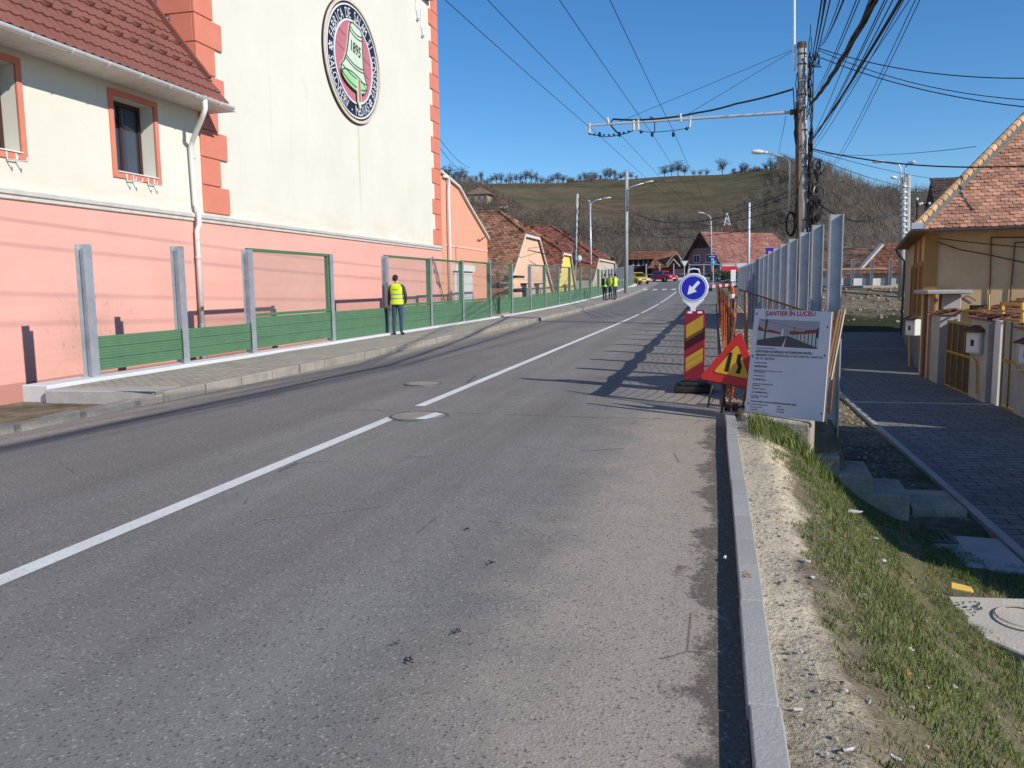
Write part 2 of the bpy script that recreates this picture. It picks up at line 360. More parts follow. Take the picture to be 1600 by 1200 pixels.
# --- markings
def strip(mb, xa, xb, y0, y1, dz=.006, st=.5):
    yy = frange(y0, y1, st); mb.add(*grid([xa, xb], yy, lambda x, y: g(y)+dz))
mb = MB()
for a, b in ((-4, 9.32), (10.02, 42.2), (43.6, 57.5), (59, 84)): strip(mb, -3.80, -3.66, a, b)
struct(mb.build('lane_line', M_paint))
mb = MB()
for i in range(5): strip(mb, -7.5+i*1.0, -7.05+i*1.0, 88.5, 91.5, .008)
struct(mb.build('crosswalk', M_paint))
# --- left pavement and kerb
mb = MB(); mb.add(*grid([-9.55, -8.6, -7.68], frange(9.95, 96, 1), lambda x, y: g(y)+.13+.012*nz(x*2, y*.5)))
struct(mb.build('left_pavement', M_pave_l))
mb = MB(); mb.prism([(-9.46, 9.86, .135), (-7.70, 9.99, .135), (-7.70, 10.6, .138), (-9.46, 10.1, .138)], (0, 0, -.5)); struct(mb.build('pavement_end', M_conc, bevel=.02))
mb = MB(); y = 9.97
while y < 95:
    L = .96; z = g(y)+rng.uniform(-.012, .008); dx = rng.uniform(-.012, .012)
    mb.obox((-7.60+dx, y+L/2, z+.03), (.085, rng.uniform(-.008, .008), 0), (0, L/2-.008, (g(y+L)-g(y))/2), (0, 0, .115)); y += .98
y = 4.6
while y < 10.2:
    t = (y-4.6)/6; mb.obox((-7.74+.1*t, y+.47, -.02+.03*t), (.09, .01, .005), (-.015, .46, .012), (0, 0, .085)); y += .98
struct(mb.build('left_kerb', M_kerbl, bevel=.018, segs=2))
# --- right kerb
mb = MB(); y = -2.1
while y < 9.5:
    dz = rng.uniform(-.003, .003); dx = rng.uniform(-.004, .004)
    mb.obox((.195+dx, y+.25, -.045+dz), (.055, rng.uniform(-.002, .002), 0), (0, .247, 0), (0, 0, .10)); y += .5
struct(mb.build('right_kerb', M_kerb, bevel=.006, segs=2))
# --- right pavement behind the safety net, lower path, its edging
mb = MB(); mb.add(*grid([.16, .8, 1.36], frange(10.6, 58, 1), lambda x, y: g(y)+.035)); struct(mb.build('right_pavement', M_pave_r))
def path_x(Y): return 3.1+.0*Y if Y < 22 else 3.1+(Y-22)*.12+max(0, Y-32)*.04
mb = MB(); yy = frange(-6, 41, 1)
vs = []; fs = []
for y in yy:
    a = path_x(y)+.05; b = max(a+2.2, 6.9 if y < 24 else 6.6+(y-24)*.17)
    for t in (0, .5, 1): vs.append((lerp(a, b, t), y, lowz(y)+.03))
for j in range(len(yy)-1):
    for i in range(2): fs.append([j*3+i, j*3+i+1, j*3+i+4, j*3+i+3])
mb.add(vs, fs); struct(mb.build('lower_path', M_pave_low))
mb = MB(); y = -4
while y < 40:
    x0, x1 = path_x(y), path_x(y+1); z = lowz(y)
    mb.obox(((x0+x1)/2, y+.5, z), ((.055, 0, 0)), ((x1-x0)/2, .49, (lowz(y+1)-z)/2), (0, 0, .06)); y += 1.0
struct(mb.build('path_edging', M_conc, bevel=.008))
mb = MB()
for yc in (20.2, 34.2):
    x0 = path_x(yc)+.06; mb.box(x0, yc, lowz(yc)-.02, x0+2.9, yc+.16, lowz(yc)+.045)
struct(mb.build('path_gutter', M_conc))
# --- grass verge
mb = MB(); mb.add(*grid(frange(.24, 3.02, .055), frange(.4, 9.62, .07), verge)); struct(mb.build('grass_verge', M_verge, smooth=True))
# --- hillside: polar sheet round the street
RIDGE = [(-60, 300, 48), (-30, 330, 50), (-18.5, 400, 51.3), (-15.5, 410, 51.8), (-11.5, 420, 52.3), (-6.8, 430, 54.3), (-2.9, 430, 55.3), (0.4, 425, 55.2), (3.2, 415, 55.0), (5.6, 380, 50.2), (7.9, 340, 39.5), (9.8, 320, 31.4), (12.0, 340, 32.0), (17.7, 420, 35.5), (35, 420, 40), (60, 380, 40)]
def ridge(a): return pw(a, [(r[0], r[1]) for r in RIDGE]), pw(a, [(r[0], r[2]) for r in RIDGE])
def hill_z(a, t):
    rr, hh = ridge(a); r0 = 158
    r = lerp(r0, rr, t)
    prof = pw(t, [(0, 0), (.1, .035), (.3, .17), (.55, .44), (.8, .78), (.93, .95), (1, 1), (1.25, 1.04), (1.8, .6)])
    x, y = r*math.sin(R(a)), r*math.cos(R(a))
    return x, y, 1.6+(hh-1.6)*prof+1.5*nz(x*.02, y*.02)*min(1, t*3)
mb = MB(); az = frange(-60, 60, 1.0); ts = frange(0, 1.25, .035)+[1.5, 1.8]
vs = [hill_z(a, t) for t in ts for a in az]; n = len(az)
fs = [[j*n+i, j*n+i+1, (j+1)*n+i+1, (j+1)*n+i] for j in range(len(ts)-1) for i in range(n-1)]
mb.add(vs, fs); struct(mb.build('hillside', M_hill, smooth=True))
# ================================================================ BUILDINGS ON THE LEFT
def mk_pink():
    m, G_ = newmat('pink_render', .9, .15); p = G_.pos(); x, y, z = G_.xyz(p)[0:3]
    n = G_.noise(p, .8, 5); sp = G_.noise(G_.map(p, (1, 1, .6)), 11, 5, .75)
    c = G_.mix(G_.rng(n, .3, .7), (.76, .385, .315), (.81, .43, .355))
    c = G_.scale(c, G_.rng(G_.noise(G_.map(p, (.2, .12, 2.2)), 1.0, 3), .35, .65, .955, 1.035))
    c = G_.mix(G_.m('LESS_THAN', z, -.05), c, (.52, .24, .20))
    dy = G_.m('ABSOLUTE', G_.m('SUBTRACT', y, 13.9)); dz = G_.m('ABSOLUTE', G_.m('SUBTRACT', z, .75))
    mask = G_.m('MULTIPLY', G_.rng(dy, .35, 1.7, 1, 0, True), G_.rng(dz, .3, 1.5, 1, 0, True))
    c = G_.mix(G_.m('MULTIPLY', G_.rng(G_.noise(p, 1.6, 4), .35, .65), G_.m('MULTIPLY', mask, .4)), c, (.36, .27, .2))
    c = G_.mix(G_.m('MULTIPLY', G_.rng(sp, .58, .66), G_.m('MULTIPLY', mask, .7)), c, (.19, .14, .11))
    low = G_.rng(z, .9, -.4); c = G_.mix(G_.m('MULTIPLY', low, G_.m('MULTIPLY', G_.rng(G_.noise(G_.map(p, (1, .6, 3)), 2, 5), .45, .7), .5)), c, (.5, .3, .22))
    G_.put(G_.b.inputs['Base Color'], c); G_.bump(G_.noise(p, 60), .12, .01); return m
def mk_cream():
    m, G_ = newmat('cream_render', .9, .15); p = G_.pos(); x, y, z = G_.xyz(p)[0:3]
    n = G_.noise(p, .5, 5); c = G_.mix(G_.rng(n, .3, .7), (.70, .665, .555), (.755, .72, .625))
    c = G_.mix(G_.m('MULTIPLY', G_.rng(z, 4.1, 3.3), G_.m('MULTIPLY', G_.rng(G_.noise(G_.map(p, (1, .5, 2)), 1.5, 5), .4, .65), .5)), c, (.62, .50, .34))
    w_ = G_.m('ADD', G_.m('SUBTRACT', y, 26.95), G_.m('MULTIPLY', G_.m('SUBTRACT', G_.noise(p, .9, 3), .5), .18))
    st = G_.m('MULTIPLY', G_.rng(G_.m('ABSOLUTE', w_), .02, .1, 1, 0), G_.m('MULTIPLY', G_.rng(z, 7.4, 6.9), G_.rng(z, 3.9, 5.6, .1, .75)))
    c = G_.mix(G_.m('MULTIPLY', st, .55), c, (.5, .31, .16))
    run = G_.m('MULTIPLY', G_.rng(G_.noise(G_.map(p, (1, 3.2, .12)), 1.0, 4), .58, .72), .25); c = G_.mix(run, c, (.58, .54, .45))
    c = G_.mix(G_.m('MULTIPLY', G_.m('GREATER_THAN', G_.noise(p, 9, 2), .74), .4), c, (.5, .46, .38))
    cr = G_.m('MULTIPLY', G_.m('LESS_THAN', G_.vor(G_.map(p, (1, .35, .5)), 1.0, 'DISTANCE_TO_EDGE'), .0035), G_.m('GREATER_THAN', G_.noise(p, .35, 2), .57)); c = G_.mix(G_.m('MULTIPLY', cr, .10), c, (.42, .38, .3)); G_.put(G_.b.inputs['Base Color'], c); G_.bump(G_.noise(p, 50), .12, .01); return m
M_pink = mk_pink(); M_cream = mk_cream()
M_quoin = mat('orange_quoin', (.66, .22, .145), .85, .07, 2, .1, 50, fine=.05, world=True)
M_white = mat('white_paint', (.78, .77, .74), .55, .05, 3, .05, 30)
M_offw = mat('off_white_paint', (.66, .63, .57), .7, .12, 4, .1, 30, fine=.1)
M_zinc = mat('zinc_sheet', (.72, .72, .70), .4, .1, 3, metal=.35)
M_roofm = mat('red_metal_roof', (.215, .083, .062), .6, .15, 1.5, .05, 40, fine=.12)
M_brown = mat('dark_brown_frame', (.055, .024, .018), .45, .1, 5)
M_dark = mat('dark_gap', (.015, .014, .013), .9, .1)
def mk_glass(name, col=(.035, .055, .085), rough=.04):
    m, G_ = newmat(name, rough, .9); G_.b.inputs['Base Color'].default_value = (*col, 1); return m
M_pane = mk_glass('window_pane')
M_steel = mat('galvanised_steel', (.50, .53, .56), .42, .14, 5, .04, 30, metal=.55, fine=.08)
M_green = mat('green_panel', (.10, .205, .112), .5, .10, 3, .05, 30, fine=.05)
M_greenf = mat('green_frame', (.07, .19, .085), .45, .08, 3)
def mk_acrylic():
    m = bpy.data.materials.new('clear_acrylic'); m.use_nodes = True; n = m.node_tree.nodes; l = m.node_tree.links
    n.remove(n['Principled BSDF']); t = n.new('ShaderNodeBsdfTransparent'); t.inputs[0].default_value = (.955, .96, .95, 1)
    gl = n.new('ShaderNodeBsdfGlossy'); gl.inputs['Roughness'].default_value = .05; df = n.new('ShaderNodeBsdfDiffuse'); df.inputs[0].default_value = (.45, .46, .44, 1)
    a = n.new('ShaderNodeMixShader'); a.inputs[0].default_value = .06; l.new(t.outputs[0], a.inputs[1]); l.new(df.outputs[0], a.inputs[2])
    b = n.new('ShaderNodeMixShader'); b.inputs[0].default_value = .055; l.new(a.outputs[0], b.inputs[1]); l.new(gl.outputs[0], b.inputs[2]); l.new(b.outputs[0], n['Material Output'].inputs[0]); return m
M_acr = mk_acrylic()

def in_poly(x, y, P):
    c = False; j = len(P)-1
    for i in range(len(P)):
        if (P[i][1] > y) != (P[j][1] > y) and x < (P[j][0]-P[i][0])*(y-P[i][1])/(P[j][1]-P[i][1])+P[i][0]: c = not c
        j = i
    return c
def tile_plane(mb, P, tw, th, thick=.02, arc=True, rg=None, jit=.12):
    """clay tiles over the 3D polygon P (first edge = eave); one small slab per tile"""
    rg = rg or random.Random(3); P = [Vector(p) for p in P]; u = (P[1]-P[0]).normalized(); nn = (P[1]-P[0]).cross(P[-1]-P[0]).normalized()
    if nn.z < 0: nn = -nn
    v = nn.cross(u)
    if v.z < 0: v = -v
    Q = [((p-P[0]).dot(u), (p-P[0]).dot(v)) for p in P]
    mb.poly([p-nn*.015 for p in P])
    u0, u1 = min(q[0] for q in Q), max(q[0] for q in Q); v1 = max(q[1] for q in Q); r = 0; vv = 0.0
    while vv < v1:
        uu = u0+(tw/2 if r % 2 else 0)
        while uu < u1:
            if in_poly(uu+tw/2, vv+th*.4, Q):
                a = rg.uniform(-1, 1)*jit*th*.6; t = thick*(1+rg.uniform(-.4, .7)); sk = rg.uniform(-1, 1)*jit*.1
                o = P[0]+u*uu+v*(vv+a); w_ = tw*.96; L = th*1.25
                if arc: bot = [(0, .22*th), (.17*w_, .05*th), (.5*w_, 0), (.83*w_, .05*th), (w_, .22*th)]
                else: bot = [(0, 0), (w_, 0)]
                top = [o+u*(w_+sk*w_)+v*L+nn*.003, o+u*(sk*w_)+v*L+nn*.003]
                bt = [o+u*b[0]+v*b[1]+nn*t for b in bot]; bl = [o+u*b[0]+v*b[1]-nn*.01 for b in bot]; k = len(bot)
                vs = bt+top+bl; mb.add(vs, [list(range(k+2))]+[[i+1, i, k+2+i, k+3+i] for i in range(k-1)])
            uu += tw
        vv += th; r += 1

WX = -12.0
def WP(u, v, d): return (WX-d, u, v)
# ------------------------------------------------ salami factory
fac = thing('factory_building', 'tall pink and cream factory with orange quoins and round bell emblem', 'building', (-12, 20, -.8))
win = [(14.83, 16.1, 4.0, 5.53), (11.15, 12.42, 4.0, 5.53)]
mb = MB(); mb.add([(WX, 2, -.8), (WX, 35.5, -.8), (WX, 35.5, 3.24), (WX, 2, 3.24)], [[0, 1, 2, 3]])
mb.quad((WX, 35.5, -.8), (-22, 35.5, -.8), (-22, 35.5, 3.24), (WX, 35.5, 3.24)); mb.build('lower_wall', M_pink, fac)
mb = MB(); wall_holes(mb, 2, 17.8, 3.24, 6.4, win, WP, .42); mb.build('wing_wall', M_cream, fac)
mb = MB(); mb.quad((WX, 17.8, 3.24), (WX, 35.5, 3.24), (WX, 35.5, 17), (WX, 17.8, 17)); mb.quad((WX, 17.8, 3.24), (WX, 17.8, 17), (-22, 17.8, 17), (-22, 17.8, 3.24))
mb.quad((WX, 35.5, 3.24), (-22, 35.5, 3.24), (-22, 35.5, 17), (WX, 35.5, 17)); mb.quad((-22, 17.8, 17), (-22, 35.5, 17), (WX, 35.5, 17), (WX, 17.8, 17)); mb.build('tower_wall', M_cream, fac)
# cornice: stepped white moulding with a weathered ledge
mb = MB(); prof = [(0, 3.16), (.05, 3.18), (.06, 3.24), (.10, 3.26), (.12, 3.33), (.03, 3.37), (0, 3.40)]
mb.loft([[(WX+a, yv, b) for a, b in prof] for yv in (2, 35.52)], closed=False); mb.build('cornice', M_offw, fac)
def quoins(y_out, sgn, z0, z1, side):
    mb = MB(); z = z0; k = 0
    while z < z1:
        h = .66; w_ = (1.03 if k % 2 == 0 else .70)
        a, b = sorted((y_out-sgn*.05, y_out+sgn*w_)); zt = z+h-.022
        mb.box(WX-.02, a, z, WX+.055, b, zt)
        if side:
            s0, s1 = sorted((y_out-sgn*.05, y_out+sgn*.03)); mb.box(WX-(.62 if k % 2 == 0 else .95), s0, z, WX-.02, s1, zt)
        z += h; k += 1
    return mb
quoins(17.8, 1, 3.42, 17, True).build('quoin', M_quoin, fac, bevel=.012)
quoins(35.5, -1, 3.42, 17, False).build('quoin', M_quoin, fac, bevel=.012)
# windows
for wy0, wy1, wz0, wz1 in win:
    mb = MB(); t = .12; y0, y1, z0, z1 = wy0-t, wy1+t, wz0-t, wz1+t
    for b in ((y0, z0, y1, wz0), (y0, wz1, y1, z1), (y0, wz0, wy0, wz1), (wy1, wz0, y1, wz1)): mb.box(WX-.01, b[0], b[1], WX+.035, b[2], b[3])
    wn = mb.build('window', M_quoin, fac)
    mb = MB(); X0, X1 = WX-.40, WX-.33
    for b in ((wy0+.003, wz0+.003, wy1-.003, wz0+.09), (wy0+.003, wz1-.09, wy1-.003, wz1-.003), (wy0+.003, wz0+.09, wy0+.09, wz1-.09), (wy1-.09, wz0+.09, wy1-.003, wz1-.09), ((wy0+wy1)/2-.04, wz0+.09, (wy0+wy1)/2+.04, wz1-.09)): mb.box(X0, b[0], b[1], X1, b[2], b[3])
    mb.build('frame', M_brown, wn)
    mb = MB(); mb.quad((WX-.37, wy0+.05, wz0+.05), (WX-.37, wy1-.05, wz0+.05), (WX-.37, wy1-.05, wz1-.05), (WX-.37, wy0+.05, wz1-.05)); mb.build('pane', M_pane, wn)
    mb = MB(); mb.box(WX-.33, wy0+.004, wz0-.004, WX+.06, wy1-.004, wz0+.018); mb.build('sill', M_white, wn)
    for yy in (wy0+.25, wy1-.35):
        mb = MB(); q = .012
        for dy in (0, .2): mb.tube([(WX+.04, yy+dy, wz0-.02), (WX+.05, yy+dy, wz0-.15), (WX+.26, yy+dy, wz0-.17), (WX+.27, yy+dy, wz0-.10)], q, 5)
        mb.tube([(WX+.05, yy, wz0-.15), (WX+.05, yy+.2, wz0-.15)], q, 5); mb.build('bracket', M_white, wn)
# profiled metal roof
EX, EZ, SL = -11.2, 5.86, 1.28
def roofp(y, d, n=0.0):   # y along eave, d distance up slope
    c = 1/math.sqrt(1+SL*SL); s = SL*c
    return (EX-d*c+n*s, y, EZ+d*s+n*c)
mb = MB(); yy = frange(1.5, 17.78, .045); ds = []
d = 0.0
while d < 7.4: ds += [(d, .034), (d+.345, .0)]; d += .35
def rib(y): return .028*max(0, math.sin(2*math.pi*y/.23))**.8
vs = []; 
for d, st in ds:
    for y in yy: vs.append(roofp(y, d, rib(y)+st))
n = len(yy); fs = [[j*n+i, j*n+i+1, (j+1)*n+i+1, (j+1)*n+i] for j in range(len(ds)-1) for i in range(n-1) if not (ds[j][0] > .9 and yy[i] > 17.74)]
mb.add(vs, fs)
for row, d in enumerate((1.02, 1.72)):
    y = 1.6+row*.23
    while y < 17.9: 
        p = Vector(roofp(y, d, .03)); q = Vector(roofp(y, d+.16, .04)); t = Vector(roofp(y, d, .13))
        mb.prism([p, q, t], (0, .05, 0)); y += .46
rf = mb.build('roof', M_roofm, fac)
mb = MB(); a, b = Vector(roofp(17.7, .75, .0)), Vector(roofp(17.7, 7.4, 0)); nn_ = Vector((SL, 0, 1)).normalized()
mb.obox((a+b)/2+nn_*.05, (b-a)/2, (0, .05, 0), nn_*.07); mb.build('flashing', M_roofm, rf)
mb = MB(); mb.box(-12, 1.5, EZ-.09, EX+.0, 18.1, EZ-.055); mb.build('soffit', M_offw, rf)
mb = MB(); prof = [(EX+.02+.075*math.cos(t)+.05, (EZ-.035)+.075*math.sin(t)) for t in [math.pi+i*math.pi/8 for i in range(9)]]
pin = [(x+(EX+.07-x)*.12, z+((EZ-.035)-z)*.12+.004) for x, z in prof][::-1]
mb.loft([[(x, y, z) for x, z in prof+pin] for y in (1.5, 17.85)]); y = 2.0
while y < 18: mb.tube([(EX+.07+.085*math.cos(t), y, (EZ-.035)+.085*math.sin(t)) for t in [math.pi+i*math.pi/6 for i in range(7)]], .012, 4); y += .9
gut = mb.build('gutter', M_zinc, fac)
mb = MB(); mb.tube([(EX+.07, 16.75, EZ-.09), (EX+.07, 16.75, EZ-.28), (EX-.02, 16.77, EZ-.44), (WX+.22, 17.18, 5.02), (WX+.11, 17.24, 4.85), (WX+.11, 17.28, 3.55), (WX+.19, 17.28, 3.42), (WX+.19, 17.28, 3.1), (WX+.12, 17.28, 2.95), (WX+.12, 17.27, .75)], .058, 10); dp = mb.build('downpipe', M_white, fac, smooth=True)
mb = MB(); mb.cyl((WX+.12, 17.27, .76), (WX+.12, 17.27, -.5), .066); mb.build('pipe_foot', M_steel, dp)
for zz in (4.6, 2.3):
    mb = MB(); mb.cyl((WX+.115, 17.28, zz), (WX+.115, 17.28, zz+.05), .07); mb.build('pipe_clip', M_offw, dp)
# loose cable ends and a scrap of tiled coping near the top
for (ya, za, zb) in ((33.0, 14.3, 12.45), (33.55, 13.0, 11.95)):
    mb = MB(); mb.tube([(WX+.03, ya, za), (WX+.03, ya+.02, (za+zb)/2), (WX+.05, ya-.01, zb+.3), (WX+.05, ya+.06, zb)], .018, 5); mb.box(WX+.02, ya, zb-.08, WX+.09, ya+.16, zb); mb.build('cable_end', M_steel, fac)
mb = MB(); tile_plane(mb, [(WX+.35, 32.3, 13.65), (WX+.35, 34.45, 13.65), (WX, 34.45, 14.2), (WX, 32.3, 14.2)], .2, .15, .03); mb.box(WX, 32.3, 13.55, WX+.3, 34.4, 13.62)
M_tile_b = mat('brown_tile', (.16, .085, .06), .85, .25, 2, .2, 40, island=.3)
mb.build('coping', M_tile_b, fac)
# ---- emblem
EC = Vector((WX, 26.62, 9.1)); ERY, ERZ = 2.22, 1.97
def ep(u, v, d): return EC+Vector((d, u*ERY, v*ERZ))
def disc(mb, r0, r1, d0, d1, n=64):
    if r0 == 0:
        mb.poly([ep(r1*math.cos(2*math.pi*i/n), r1*math.sin(2*math.pi*i/n), d1) for i in range(n)])
    else:
        rings = []
        for i in range(n+1):
            t = 2*math.pi*i/n; c, s = math.cos(t), math.sin(t); rings.append([ep(r0*c, r0*s, d0), ep(r0*c, r0*s, d1), ep(r1*c, r1*s, d1), ep(r1*c, r1*s, d0)])
        mb.loft(rings, cap=False)
M_navy = mat('emblem_navy', (.018, .021, .036), .5, .15, 3); M_mauve = mat('emblem_mauve', (.50, .17, .205), .7, .08, 3); M_bell = mat('emblem_bell_green', (.60, .70, .54), .7, .06, 2); M_lip = mat('emblem_lip_green', (.34, .62, .30), .7, .05, 3); M_pale = mat('emblem_white', (.74, .75, .76), .6, .05, 4); M_ink = mat('emblem_line', (.05, .045, .04), .7, .1)
M_tan = mat('emblem_rim', (.70, .58, .43), .6, .12, 3)
mb = MB(); disc(mb, .955, 1.0, 0, .10); em = mb.build('emblem', M_tan, fac)
mb = MB(); disc(mb, 0, .958, 0, .055); disc(mb, .985, 1.012, 0, .06); mb.build('dark_band', M_navy, em)
mb = MB(); disc(mb, .895, .92, .05, .085); disc(mb, .655, .685, .05, .085)
tx = MB()
def arc_text(s, a0, a1, r, size, flip=False):
    for i, ch in enumerate(s):
        if ch == ' ': continue
        t = R(lerp(a0, a1, i/(len(s)-1))); up = Vector((math.cos(t), math.sin(t))); 
        if flip: up = -up
        ri = Vector((up.y, -up.x)); vs, fs = text_geo(ch, size, .0, 'CENTER', .0); base = Vector((math.cos(t), math.sin(t)))*r-up*size*.36
        tx.add([ep(*(base+ri*p.x*.66+up*p.y), .078) for p in vs], fs)
arc_text('FABRICA DE SALAM SI CONSERVE', 163, -31, .785, .235)
arc_text('SALCONSERV - MEDIAS', 190, 306, .785, .235, True)
for a in (176.5, -43.5):
    t = R(a); c = Vector((math.cos(t), math.sin(t)))*.785
    for k in range(3):
        q = t+math.pi*k/3; d = Vector((math.cos(q), math.sin(q)))*.075; e = Vector((-d.y, d.x))*.22
        tx.add([ep(*(c+d+e), .078), ep(*(c+d-e), .078), ep(*(c-d-e), .078), ep(*(c-d+e), .078)], [[0, 1, 2, 3]])
mb.v, mb.f, mb.mi = mb.v, mb.f, mb.mi
mb.build('white_ring', M_pale, em); tx.build('lettering', M_pale, em)
mb = MB(); disc(mb, 0, .656, 0, .065); mb.build('mauve_field', M_mauve, em)
# bell drawn tilted: axis leans to the right at its foot
ba = R(-8)
def bp(u, v, d): return ep(u*math.cos(ba)-v*math.sin(ba)-.02, u*math.sin(ba)+v*math.cos(ba)+.02, d)
half = [(.0, .60), (.13, .60), (.20, .56), (.225, .47), (.25, .25), (.29, .03), (.36, -.14), (.455, -.24), (.455, -.33)]
out = half+[(x*0.98, y) for x, y in [(.36, -.38), (.18, -.42), (0, -.43)]]
full = out+[(-x, y) for x, y in out[::-1][1:-1]]
mb = MB(); mb.prism([bp(x, y, .07) for x, y in full], (.06, 0, 0)); mb.build('bell', M_bell, em)
mb = MB(); 
for k in (1,):
    mb.poly([bp(.43*math.cos(2*math.pi*i/40), -.36+.135*math.sin(2*math.pi*i/40), .136) for i in range(40)])
mb.build('bell_mouth', M_lip, em)
mb = MB()
def stroke(pts, w_, d=.139):
    for a, b in zip(pts, pts[1:]):
        a = Vector(a); b = Vector(b); t = (b-a); 
        if t.length < 1e-6: continue
        nrm = Vector((-t.y, t.x)).normalized()*w_; mb.add([bp(*(a+nrm), d), bp(*(b+nrm), d), bp(*(b-nrm), d), bp(*(a-nrm), d)], [[0, 1, 2, 3]])
for yv, hw in ((.50, .215), (.44, .232), (-.03, .31), (-.08, .335), (-.24, .45)): stroke([(-hw+2*hw*i/12, yv-.045*math.sin(math.pi*i/12)) for i in range(13)], .009)
stroke([(.43*math.cos(2*math.pi*i/40), -.36+.135*math.sin(2*math.pi*i/40)) for i in range(41)], .010)
stroke([(x, y) for x, y in full]+[full[0]], .011)
vs, fs = text_geo('1895', .25, 0, 'CENTER', .004); mb.add([bp(p.x*.78, p.y+.12, .14) for p in vs], fs)
for yv in (.21, -.05): stroke([(-.62, yv+.12), (-.31, yv+.09)], .006, .068); stroke([(.31, yv), (.6, yv-.03)], .006, .068)
mb.build('outline', M_ink, em)
mb = MB(); q = [(-.055, -.28), (.055, -.28), (.072, -.50), (.06, -.68), (0, -.78), (-.06, -.68), (-.072, -.50)]
def cp(u, v, d): return ep(u+.075, v+.02, d)
mb.prism([cp(x, y, .135) for x, y in q], (.03, 0, 0)); mb.build('clapper', M_bell, em)
M_meat = mat('emblem_red_brown', (.42, .20, .15), .7, .3, 6)
mb = MB(); mb.prism([cp(x*.6, y*.92-.03, .166) for x, y in q[:3]+q[3:4]+q[5:]], (.008, 0, 0)); mb.build('clapper_stripe', M_meat, em)

# ------------------------------------------------ salmon annex with gambrel gable
M_salm = mat('salmon_render', (.76, .36, .235), .9, .06, .6, .1, 40, fine=.04, world=True)
ann = thing('annex_building', 'salmon orange annex with cut off gable and white roller door beside factory', 'building', (-12, 39.5, -.5))
pr = [(35.52, -.5), (43.4, -.5), (43.4, 4.05), (39.7, 5.55), (38.2, 6.22), (35.52, 6.6)]
mb = MB(); mb.prism([(WX-.02, a, b) for a, b in pr], (-9, 0, 0)); mb.build('wall', M_salm, ann)
mb = MB()
for (a, b), (c, d) in zip(pr[2:], pr[3:]):
    mb.add([(WX+.12, a+.05, b+.02), (WX+.12, c+.05, d+.02), (WX+.12, c+.05, d+.13), (WX+.12, a+.05, b+.13), (WX-9, a+.05, b+.02), (WX-9, c+.05, d+.02), (WX-9, c+.05, d+.13), (WX-9, a+.05, b+.13)], [[0, 1, 2, 3], [4, 7, 6, 5], [3, 2, 6, 7], [0, 4, 5, 1], [0, 3, 7, 4], [1, 5, 6, 2]])
mb.build('roof_edge', M_offw, ann)
mb = MB(); mb.box(WX-.02, 36.1, 3.42, WX+.01, 43.4, 3.50); mb.build('string_course', mat('pale_salmon', (.80, .50, .38), .9, .05), ann)
mb = MB(); mb.box(WX-.02, 37.3, -.4, WX+.03, 40.25, 2.3)
dr = mb.build('roller_door', mat('roller_slats', (.55, .54, .53), .6, .06, 3, stretch=(1, 1, 20)), ann)
mb = MB(); mb.box(WX-.02, 37.2, 2.3, WX+.16, 40.35, 2.6); mb.build('shutter_box', M_white, dr)
mb = MB()
for i in range(26): mb.box(WX+.03, 37.3, -.35+i*.1, WX+.042, 40.25, -.35+i*.1+.07)
mb.build('slats', M_white, dr)
mb = MB(); mb.tube([(WX+.05, 35.9, 6.5), (WX+.12, 36.35, 6.52), (WX+.12, 36.5, 6.3), (WX+.12, 36.42, 5.9), (WX+.12, 36.42, 0)], .07, 8); mb.build('downpipe', M_white, ann, smooth=True)
mb = MB(); mb.tube([atx(747, 374, WX+.06), atx(750, 376, WX+.06), atx(757, 371, WX+.06)], .03, 4); mb.build('loose_wire', M_dark, ann)

